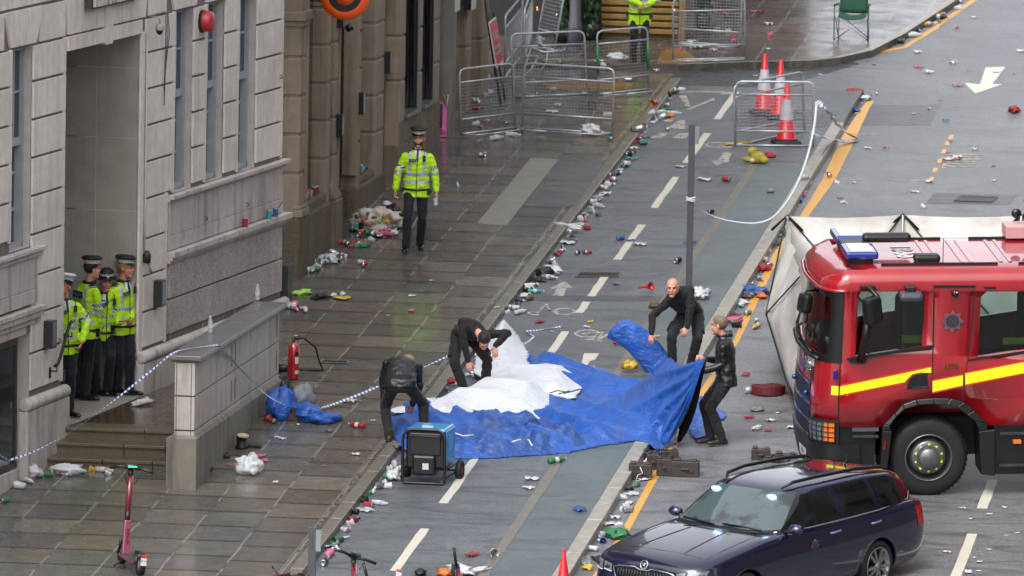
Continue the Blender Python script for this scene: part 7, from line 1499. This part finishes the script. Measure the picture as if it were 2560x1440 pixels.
for a in (('cloth', 1925, 390, .12, (.40, .16, .05), CR, 'red and white flag dropped beside the soft toy', 'flag'), ('cloth', 1848, 362, .12, (.5, .12, .05), CY, 'yellow cloth lying under the barrier by the cones', 'cloth'), ('cloth', 1752, 745, .12, (.42, .25, .16), CW, 'white cloth heaped at the foot of the tall grey post', 'cloth'), ('hat', 1640, 770, .12, (.22, .14, .08), CBR, 'brown knitted hat beside the bald man', 'hat'),
          ('cloth', 1884, 738, 0, (.46, .34, .14), CB, 'blue and red patterned fabric heap in the gutter beside the screen', 'fabric'), ('cloth', 1903, 744, 0, (.25, .14, .07), CO, 'orange cloth on the yellow line under the blue fabric', 'cloth'), ('cloth', 1868, 745, 0, (.18, .14, .07), CBR, 'brown cloth next to the blue fabric heap', 'cloth'), ('cloth', 1910, 676, 0, (.26, .2, .1), CR, 'red bag in the gutter left of the screen', 'bag'), ('cloth', 1903, 655, 0, (.22, .14, .07), CY, 'yellow and green wrapper above the red bag in the gutter', 'wrapper'),
          ('cloth', 1830, 805, 0, (.36, .14, .07), CPK, 'pink and white scarf across the kerb behind the man in the shiny jacket', 'scarf'), ('cloth', 1893, 1028, 0, (.20, .14, .06), CGY, 'crumpled dark grey cloth on the road before the hose', 'cloth'), ('paper', 1893, 1071, 0, (.30, .12, .035), CW, 'flattened white paper on the road in front of the fire engine', 'paper'), ('cloth', 1575, 928, .14, (.22, .16, .12), CY, 'yellow cloth at the top edge of the blue tarpaulin', 'cloth'),
          ('cloth', 1128, 958, .22, (.18, .12, .07), CR, 'red rag on the kerb behind the dark haired man', 'rag'), ('cloth', 2135, 242, 0, (.42, .24, .14), CR, 'red and white scarf bundle on the road above the yellow line', 'scarf'), ('cloth', 2165, 250, 0, (.22, .16, .08), CW, 'white cloth against the red scarf bundle', 'cloth'), ('cloth', 2140, 279, 0, (.24, .1, .05), CB, 'blue rag on the road left of the yellow line top', 'rag'), ('cloth', 2535, 280, 0, (.36, .2, .1), CR, 'dark red cloth on the road at the right edge', 'cloth'),
          ('cloth', 1993, 281, .12, (.12, .06, .03), CB, 'small blue rag behind the cones', 'rag'), ('bag', 1542, 1345, 0, (.36, .28, .12), CG, 'green and white crisp packet in the gutter left of the car bonnet', 'packet'), ('bag', 1548, 1325, 0, (.18, .12, .1), CW, 'white plastic on top of the green packet', 'plastic'), ('bag', 1470, 1424, 0, (.16, .12, .06), CY, 'yellow wrapper in the gutter at the bottom edge', 'wrapper'), ('bag', 800, 745, .22, (.36, .2, .07), CBK, 'black umbrella cloth lying on the pavement below the rubbish line', 'umbrella'), ('bag', 755, 736, .22, (.32, .2, .06), CLG, 'lime green wrapper beside the black bin board', 'wrapper'),
          ('bag', 355, 1012, -.0, (.38, .14, .08), CW, 'white plastic bag on the wet brick landing', 'bag'), ('cloth', 900, 618, .22, (.34, .12, .07), PLG, 'green plastic bottles crushed together by the wall', 'bottles'), ('cloth', 1104, 1205, .12, (.02, .02, .01), CW, 'tiny white scrap under the generator', 'scrap'), ('cloth', 985, 1198, .12, (.26, .2, .14), CW, 'pink and white carrier bag in the gutter left of the generator', 'bag'), ('cloth', 1415, 572, .16, (.62, .16, .09), PLC, 'torn white film draped over the kerb', 'film'), ('cloth', 1362, 690, .12, (.24, .18, .14), CBK, 'black shoe or bag in the gutter above the drain grate', 'bag'), ('cloth', 1380, 684, .12, (.36, .2, .12), PLC, 'clear film bag in the gutter by the drain grate', 'bag'), ('cloth', 1475, 334, .22, (.5, .24, .16), PLC, 'clear bag of plastic resting against the wide barrier', 'bag'), ('cloth', 1545, 150, .12, (.42, .25, .12), CW, 'white bag on the pavement beyond the green barrier', 'bag')):
    nm, x, y, l, d, mt, lb, ct = a
    o = crump(nm if nm != 'cloth' else ct.replace(' ', '_'), x, y, l, d, mt, lb, ct, len(lb), .5, 20)
    if 'landing' in lb: o.location = cz(355, 1012, -.478)
    if 'tarpaulin' in lb: o.location.z += .03
# rubbish heap by the sandstone wall
RH = thing('rubbish_bag', 'split white patterned bag of rubbish against the sandstone wall behind the officer', 'rubbish bag', G(945, 572, .22)); o = crump('bag_skin', 945, 572, .22, (.80, .5, .30), c_('bag_print', 'b0aaa0'), 'x', 'x', 3, .5, 30, base=(0, 0, 0)); o.parent = RH; del o['label']; del o['category']
for k, (x, z, mt) in enumerate(((-.1, .30, CB), (-.02, .22, CR), (.1, .28, CY), (-.14, .18, CO), (.14, .14, CY), (-.06, .10, CO), (.18, .24, CO), (.02, .34, CW), (-.22, .24, CBR), (.05, .15, CLG))): o = crump('patch', 945, 572, .22, (.10, .05, .07), mt, 'x', 'x', k, .3, 10, base=(x*1.3, -.21-.03*(k % 3), z*.72)); o.parent = RH; del o['label']; del o['category']
for k, (x, y, d, mt, lb) in enumerate(((978, 548, (.34, .25, .22), CBK, 'black heap of rubbish right of the patterned bag'), (908, 552, (.16, .14, .2), CPK, 'pink packaging wedged left of the patterned bag'), (985, 535, (.22, .18, .16), CR, 'dark red cartons behind the patterned bag'), (968, 536, (.2, .16, .2), CW, 'white cups piled behind the patterned bag'), (1003, 538, (.14, .12, .1), CG, 'green packet at the right end of the rubbish heap'), (900, 575, (.2, .14, .1), CBK, 'black rubbish left of the patterned bag'))): crump('rubbish', x, y, .22, d, mt, lb, 'rubbish', k, .5, 18)
m = MB(); q = G(715, 752, .22); m.box(q+V((.0, 0, .27)), (.115, .4, .54)); tag(m.build('litter_bin', mat('bin_grey', '25282c', .5, 0, .2), bevel=.02), 'tall narrow dark grey bin at the corner of the limestone office', 'bin')

for a in ((1150, 1432, (.5, .2, .10), CW, 'white plastic sheet across the cycle track at the bottom edge', 'plastic'), (1112, 1440, (.22, .16, .09), CO, 'orange bag at the bottom edge under the white plastic', 'bag'), (1195, 1430, (.45, .12, .05), CW, 'long flat white plastic near the median edging at the bottom', 'plastic'), (1052, 1438, (.16, .12, .08), CBK, 'small black heap on the lane marking at the bottom edge', 'rubbish'),
          (82, 1193, (.30, .22, .15), CW, 'white carrier bag at the left end of the porch steps', 'bag'), (172, 1185, (.46, .2, .13), PLC, 'clear plastic bag spread at the foot of the porch steps', 'bag'), (820, 655, (.5, .3, .12), PLC, 'clear film over the pile of cans by the rusticated wall', 'film'), (985, 588, (.28, .14, .08), CW, 'white carton flattened beside the rubbish heap', 'carton')):
    crump(a[5], a[0], a[1], .12 if a[0] > 830 and a[1] > 1300 else .22, a[2], a[3], a[4], a[5], len(a[4]), .5, 20)
# ================================================================ LITTER
LK = {}
def mesh_of(kind, mt, key):
    k = (kind, key)
    if k in LK: return LK[k]
    m = MB(); M2 = mat('tin_silver', 'a9acb0', .25, .8, .1)
    if kind == 'can': m.lathe([(.001, 0), (.026, .0), (.033, .008)], 14, 1); m.lathe([(.033, .008), (.033, .112)], 14, 0); m.lathe([(.033, .112), (.027, .122), (.025, .118), (.001, .117)], 14, 1)
    elif kind == 'bottle': m.lathe([(.001, 0), (.033, 0), (.035, .02), (.031, .06), (.035, .10), (.034, .16), (.013, .21), (.013, .225)], 12, 0); m.lathe([(.015, .222), (.015, .24), (.001, .24)], 10, 1); m.lathe([(.0355, .075), (.0355, .125)], 12, 2)
    elif kind == 'cup': m.lathe([(.001, 0), (.030, 0), (.045, .115), (.048, .12), (.043, .115), (.028, .005)], 14, 0)
    elif kind == 'crushed': m.lathe([(.001, 0), (.03, 0), (.034, .01), (.02, .04), (.033, .07), (.025, .085), (.001, .085)], 12, 0, XF((0, 0, 0), (0, .4, 0), (1.2, .6, 1)))
    elif kind == 'paper': R_ = random.Random(key); s_ = R_.random()*9; m.grid(lambda u, v: V(((u-.5)*.15, (v-.5)*.10, .012+.028*abs(noise.noise(V((u*2.5+s_, v*2.5, 0))))*1.6)), 5, 4)
    elif kind == 'wrapper':
        s_ = key; n = 10
        m.grid(lambda u, v: V(((u-.5)*.12*(1+.4*noise.noise(V((v*3, s_, 1)))), (v-.5)*.07, .008+.035*abs(math.sin(u*5+v*3+s_)))), 7, 4)
    elif kind == 'carton': m.box((0, 0, .035), (.10, .065, .07)); m.box((.055, 0, .05), (.03, .06, .006), 0, rot=(0, -.5, 0))
    o = m.build('tmp', [mt, M2 if kind == 'can' else CW, CW], None, recenter=False, solid=.003 if kind in ('paper', 'wrapper') else 0); me = o.data
    if o.modifiers: me = bpy.data.meshes.new_from_object(o.evaluated_get(bpy.context.evaluated_depsgraph_get()))
    bpy.data.objects.remove(o); LK[k] = me; return me
COLN = {'white': CW, 'red': CR, 'blue': CB, 'black': CBK, 'green': CG, 'yellow': CY, 'pink': CPK, 'orange': CO, 'brown': CBR, 'teal': CT, 'lime': CLG, 'grey': CGY, 'clear': PLW, 'silver': mat('tin_silver', 'a9acb0', .25, .8, .1)}
RL = random.Random(42); seen = {}
NAMES = {'can': 'drink_can', 'crushed': 'crushed_can', 'bottle': 'plastic_bottle', 'cup': 'plastic_cup', 'paper': 'paper_scrap', 'wrapper': 'food_wrapper', 'carton': 'small_carton'}
def where(px, py, x, y, zone):
    if zone: return zone
    if x < -.0: lst = ((-99, -13.5, 'on the pavement between the upright scooter and the kerb'), (-13.5, -8, 'on the pavement near the parapet wall'), (-8, -1, 'on the pavement beside the stooping men'), (-1, 5, 'on the pavement near the walking officer'), (5, 12, 'on the pavement in front of the barriers'), (12, 99, 'on the pavement among the barriers'))
    elif x < .62: lst = ((-99, -15.5, 'in the gutter above the toppled scooter'), (-15.5, -12, 'in the gutter beside the generator'), (-12, -6, 'in the gutter behind the stooping men'), (-6, -.5, 'in the gutter left of the cycle symbols'), (-.5, 4, 'in the gutter by the drain grate'), (4, 9, 'in the gutter beside the tarmac patch'), (9, 14, 'in the gutter right of the wide barrier'), (14, 99, 'at the corner where the gutter meets the side street'))
    elif x < 3.42: lst = ((-99, -12, 'on the cycle track below the tarpaulin'), (-12, -2, 'on the cycle track above the tarpaulin'), (-2, 6, 'on the cycle track level with the grey post'), (6, 99, 'on the cycle track near the cones'))
    elif x < 4.1: lst = ((-99, -14, 'in the kerb gutter beside the car bonnet'), (-14, -9, 'in the kerb gutter by the brown blocks'), (-9, 0, 'in the kerb gutter left of the screen'), (0, 8, 'in the kerb gutter above the screen'), (8, 99, 'by the kerb end near the wide yellow line'))
    else: lst = ((-99, -8, 'on the road near the fire engine'), (-8, 12, 'on the road above the screen'), (12, 19, 'on the road below the white arrow'), (19, 99, 'on the road near the far kerb'))
    for a, c, t in lst:
        if a <= y < c: return t
def L(kind, col, px=0, py=0, lvl=None, zone=None, pos=None, stand=False, sc=1.0, rz=None):
    if pos is None:
        p = G(px, py, .12); lv = (.223 if p.x < .22 else .122 if p.x < KR else .002) if lvl is None else lvl
        p = G(px, py, lv)
    else: p = V(pos)
    rnk = len(seen); key = RL.randint(0, 5) if kind in ('paper', 'wrapper') else 0; me = mesh_of(kind, COLN[col], (col+str(key)) if kind != 'wrapper' else float(key)+.01*(sorted(COLN).index(col)+1))
    o = bpy.data.objects.new(NAMES[kind], me); COL.objects.link(o); rz = RL.uniform(0, 6.28) if rz is None else rz
    up = kind in ('paper', 'wrapper', 'carton') or stand; s = sc*(RL.uniform(.9, 1.25) if kind != 'paper' else RL.uniform(.7, 1.5))
    o.matrix_world = Matrix.Translation(p+V((0, 0, .0 if up else .034*s))) @ TILT @ Matrix.Rotation(rz, 4, 'Z') @ (Matrix.Identity(4) if up else Matrix.Rotation(R(90), 4, 'Y')) @ Matrix.Diagonal((s, s, s, 1))
    nm = {'can': 'drink can', 'crushed': 'crushed can', 'bottle': 'plastic bottle', 'cup': 'plastic cup', 'paper': 'scrap of paper', 'wrapper': 'crumpled wrapper', 'carton': 'small carton'}[kind]
    lb = f'{col} {nm} {"standing" if stand else "lying"} {where(px, py, p.x, p.y, zone)}'; tag(o, lb, nm.split()[-1] if kind != 'paper' else 'paper', lb.split(' ', 1)[1]); return o
def along(pts, n, spread, kinds, cols, sc=1.0, lvl=None, zone=None):
    tot = sum(math.dist(a, b) for a, b in zip(pts, pts[1:]))
    for i in range(n):
        t = (i+RL.random())/n*tot
        for a, b in zip(pts, pts[1:]):
            d = math.dist(a, b)
            if t <= d: break
            t -= d
        x, y = a[0]+(b[0]-a[0])*t/d, a[1]+(b[1]-a[1])*t/d; L(RL.choice(kinds), RL.choice(cols), x+RL.gauss(0, spread), y+RL.gauss(0, spread*.35), lvl, zone, sc=sc)
KA = ['can', 'crushed', 'cup', 'cup', 'bottle', 'crushed', 'crushed', 'wrapper', 'wrapper', 'wrapper', 'paper', 'paper']; CA = ['white']*7+['clear']*7+['silver']*4+['grey', 'red', 'red', 'green', 'pink', 'black', 'black', 'blue', 'teal', 'brown']
gk = [(812, 1412), (905, 1276), (990, 1165)]; along(gk, 34, 7, KA, CA)
along([(1130, 985), (1180, 920)], 9, 6, KA, CA); along([(1275, 795), (1330, 720), (1400, 630), (1470, 535), (1520, 470), (1572, 405), (1600, 350), (1660, 262)], 92, 7, KA, CA)
along([(1640, 300), (1668, 240), (1710, 228)], 16, 9, KA, ['white', 'clear', 'black', 'silver'])
along([(1478, 1412), (1545, 1300), (1600, 1200), (1625, 1130)], 26, 9, KA, CA, lvl=.002); along([(1805, 860), (1850, 780), (1895, 700), (1935, 620), (1975, 555), (2010, 480), (2025, 455)], 36, 8, KA, CA, lvl=.002)
along([(2120, 142), (2200, 118), (2262, 90), (2310, 60), (2400, 0)], 60, 9, ['can', 'cup', 'wrapper', 'paper', 'bottle', 'crushed'], ['white', 'white', 'white', 'clear', 'silver', 'blue', 'yellow', 'black'], 1.25, lvl=.002)
along([(775, 682), (800, 660), (850, 640)], 24, 9, ['can', 'can', 'bottle', 'cup', 'crushed', 'wrapper'], ['white', 'silver', 'clear', 'red', 'green', 'silver'], zone='in the pile of cans at the foot of the rusticated wall')
along([(845, 612), (880, 618), (925, 612)], 9, 5, ['can', 'bottle', 'crushed'], ['red', 'red', 'green', 'silver'], zone='beside the green bottles at the wall')
along([(875, 575), (900, 585), (960, 590), (990, 565)], 24, 9, KA, ['white', 'red', 'green', 'orange', 'yellow', 'silver', 'clear', 'black', 'pink', 'blue'], zone='around the patterned rubbish bag')
along([(712, 770), (770, 775)], 7, 6, ['bottle', 'cup', 'wrapper', 'paper'], ['white', 'clear', 'pink', 'black'], zone='at the far end of the parapet wall')
along([(40, 1222), (110, 1190), (200, 1180), (270, 1183)], 13, 8, ['can', 'wrapper', 'cup', 'crushed', 'bottle'], ['white', 'clear', 'yellow', 'silver', 'red', 'green'], zone='at the foot of the porch steps')
along([(520, 1185), (545, 1155), (572, 1132)], 5, 3, ['can', 'crushed'], ['white', 'red', 'black', 'red'], zone='against the base of the parapet wall')
along([(655, 1045), (690, 1062)], 5, 6, ['cup', 'wrapper', 'can'], ['clear', 'red', 'green'], zone='beside the wet cardboard box')
for a in (('can', 'green', 22, 1256), ('crushed', 'silver', 262, 1188), ('can', 'red', 905, 668), ('can', 'white', 912, 664), ('wrapper', 'white', 1204, 390), ('can', 'silver', 1210, 388), ('crushed', 'white', 1143, 465), ('cup', 'clear', 935, 606), ('bottle', 'green', 1372, 1160), ('paper', 'white', 1330, 1200), ('paper', 'white', 1322, 1222), ('paper', 'blue', 1448, 1277), ('paper', 'red', 1180, 1389), ('cup', 'white', 1232, 1385), ('paper', 'yellow', 1640, 842), ('paper', 'yellow', 1476, 806), ('paper', 'red', 1350, 806), ('wrapper', 'red', 1544, 862), ('bottle', 'red', 910, 1072), ('paper', 'white', 870, 1005), ('wrapper', 'white', 880, 1007), ('cup', 'white', 720, 772),
          ('can', 'pink', 1608, 345), ('can', 'teal', 1530, 352), ('bottle', 'clear', 1225, 352), ('bottle', 'clear', 1265, 340), ('wrapper', 'white', 1395, 265), ('bottle', 'yellow', 1897, 818), ('can', 'grey', 1862, 790), ('can', 'white', 1890, 805), ('can', 'grey', 1917, 482), ('can', 'red', 2075, 445), ('cup', 'white', 2022, 448), ('wrapper', 'teal', 2365, 303), ('paper', 'white', 2323, 455), ('paper', 'white', 2370, 400), ('paper', 'white', 2170, 372), ('can', 'red', 1825, 455), ('can', 'black', 1783, 533), ('paper', 'white', 1700, 418), ('paper', 'white', 1760, 451), ('paper', 'blue', 1725, 610), ('can', 'black', 1700, 655), ('can', 'blue', 1560, 600), ('paper', 'blue', 1575, 603), ('can', 'black', 1440, 638), ('can', 'silver', 1468, 637), ('can', 'red', 1480, 634), ('wrapper', 'green', 1495, 540), ('paper', 'white', 1600, 613), ('paper', 'red', 1190, 1092), ('paper', 'yellow', 855, 748), ('can', 'green', 850, 735), ('wrapper', 'white', 835, 742), ('can', 'white', 855, 742)): L(*a)
for i in range(46): L(RL.choice(['paper', 'paper', 'paper', 'crushed', 'wrapper']), RL.choice(['white', 'white', 'white', 'silver', 'white', 'grey', 'pink', 'brown']), RL.uniform(2020, 2555), RL.uniform(30, 530), .002, sc=RL.uniform(.5, 1.1))
for i in range(26): L(RL.choice(['paper', 'paper', 'wrapper', 'can', 'cup']), RL.choice(['white', 'white', 'silver', 'clear', 'red', 'orange']), RL.uniform(1180, 1700), RL.uniform(150, 330), sc=RL.uniform(.8, 1.3))
for i in range(34): L('paper', RL.choice(['white', 'white', 'grey', 'pink']), *(lambda t, u: (770+t*560+(.5-u)*560, 700+(u)*520))(RL.random(), RL.random()), sc=RL.uniform(.35, .75))
for i in range(20): L('paper', RL.choice(['white', 'grey', 'white', 'red']), RL.uniform(1860, 2080), RL.uniform(880, 1140) if i % 2 else RL.uniform(160, 230), .002, sc=RL.uniform(.4, .9))
for i in range(22): L(RL.choice(['wrapper', 'paper', 'crushed']), RL.choice(['red', 'white', 'pink', 'white']), RL.uniform(1700, 1960), RL.uniform(25, 140), .122, 'on the far pavement by the crowd barrier', sc=RL.uniform(.8, 1.3))
for i in range(12): L('paper', 'white', RL.uniform(2340, 2550), RL.uniform(1250, 1435), .002, 'on the road right of the police car', sc=RL.uniform(.3, .6))
# drinks left on the ledges
def onA(px, py, off, z0): p = on_plane(px, py, P0+V((math.cos(AZ), -math.sin(AZ), 0))*off, V((math.cos(AZ), -math.sin(AZ), 0))); p.z = z0; return p
for px, py, c in ((613, 562, 'red'), (673, 540, 'teal'), (689, 534, 'blue')): L('can', c, pos=onA(px, py, .07, 1.321), stand=True, zone='on the lower ledge of the limestone office', px=px, py=py, sc=1.05)
m = MB(); q = onA(697, 520, .07, 1.40); m.tube([q+V((-.03, 0, 0)), q+V((.05, 0, .12))], .006, 0, 5); tag(m.build('straw', CBK), 'black straw sticking up beside the blue can on the ledge', 'straw')
L('bottle', 'clear', pos=on_plane(526, 832, V((0, 0, .727)), V((0, 0, 1))), stand=True, zone='on the near part of the parapet coping', px=526, py=832); L('bottle', 'clear', pos=on_plane(644, 750, V((0, 0, .727)), V((0, 0, 1))), stand=True, zone='on the far part of the parapet coping', px=644, py=750)
for k, (x, y, c, kd) in enumerate(((760, 470, 'clear', 'bottle'), (768, 474, 'pink', 'cup'), (776, 476, 'clear', 'cup'), (785, 470, 'brown', 'can'), (792, 466, 'red', 'can'), (765, 490, 'white', 'cup'))): p = on_plane(x, y+8, V((-3.08, 0, 0)), V((1, 0, 0))); p.z = 1.20; L(kd, c, pos=p, stand=True, zone='on the near windowsill of the sandstone frontage', px=x, py=y)
for x, c in ((903, 'silver'), (912, 'teal'), (918, 'blue')): p = on_plane(x, 412, V((-3.08, 0, 0)), V((1, 0, 0))); p.z = 1.14; L('can', c, pos=p, stand=c == 'silver', zone='on the second windowsill of the sandstone frontage', px=x, py=412)
for px, c, py in ((881, 'silver', 578), (891, 'teal', 578)): L('can', c, px, py, .223, 'just left of the patterned rubbish bag', stand=True)
o = L('can', 'white', pos=wz+V((.30, -.10, .70)), stand=True, zone="in the walking officer's left hand", px=1075, py=500)
# ================================================================ pieces that stand apart become parts of their own
def split_apart(o):
    me = o.data; n = len(me.vertices); par = list(range(n))
    def find(a):
        while par[a] != a: par[a] = par[par[a]]; a = par[a]
        return a
    for e in me.edges:
        a, b_ = find(e.vertices[0]), find(e.vertices[1])
        if a != b_: par[a] = b_
    isl = {}
    for v in me.vertices: isl.setdefault(find(v.index), []).append(v.co)
    keys = list(isl)
    if len(keys) < 2 or len(keys) > 400: return
    bx = [(V((min(c.x for c in isl[k]), min(c.y for c in isl[k]), min(c.z for c in isl[k]))), V((max(c.x for c in isl[k]), max(c.y for c in isl[k]), max(c.z for c in isl[k])))) for k in keys]
    sz = [(b_-a).length for a, b_ in bx]; g = list(range(len(keys)))
    def f2(a):
        while g[a] != a: a = g[a]
        return a
    for i in range(len(keys)):
        for j in range(i):
            d = math.sqrt(sum(max(0, bx[i][0][k]-bx[j][1][k], bx[j][0][k]-bx[i][1][k])**2 for k in range(3)))
            if d < .5*max(sz[i], sz[j]): g[f2(i)] = f2(j)
    grp = {}
    for i, k in enumerate(keys): grp.setdefault(f2(i), set()).add(k)
    if len(grp) < 2: return
    L_ = sorted(grp.values(), key=len, reverse=True)
    for s_ in L_[1:]+[L_[0]]:
        first = s_ is L_[0]; m2 = me.copy(); bm = bmesh.new(); bm.from_mesh(m2); bm.verts.ensure_lookup_table()
        bmesh.ops.delete(bm, geom=[v for v in bm.verts if find(v.index) not in s_], context='VERTS'); bm.to_mesh(m2); bm.free()
        if first: o.data = m2
        else: c = o.copy(); c.data = m2; COL.objects.link(c)
for o in list(sc.objects):
    if o.type == 'MESH' and o.parent and o.name.split('.')[0] in ('string_course', 'plinth', 'moulding', 'pane', 'pilaster_moulding', 'step_box', 'ladder_wheel', 'wiper', 'bonnet_seam', 'bonnet_crease', 'conduit', 'slot', 'deck_trim', 'wheel_arch', 'steps'): split_apart(o)
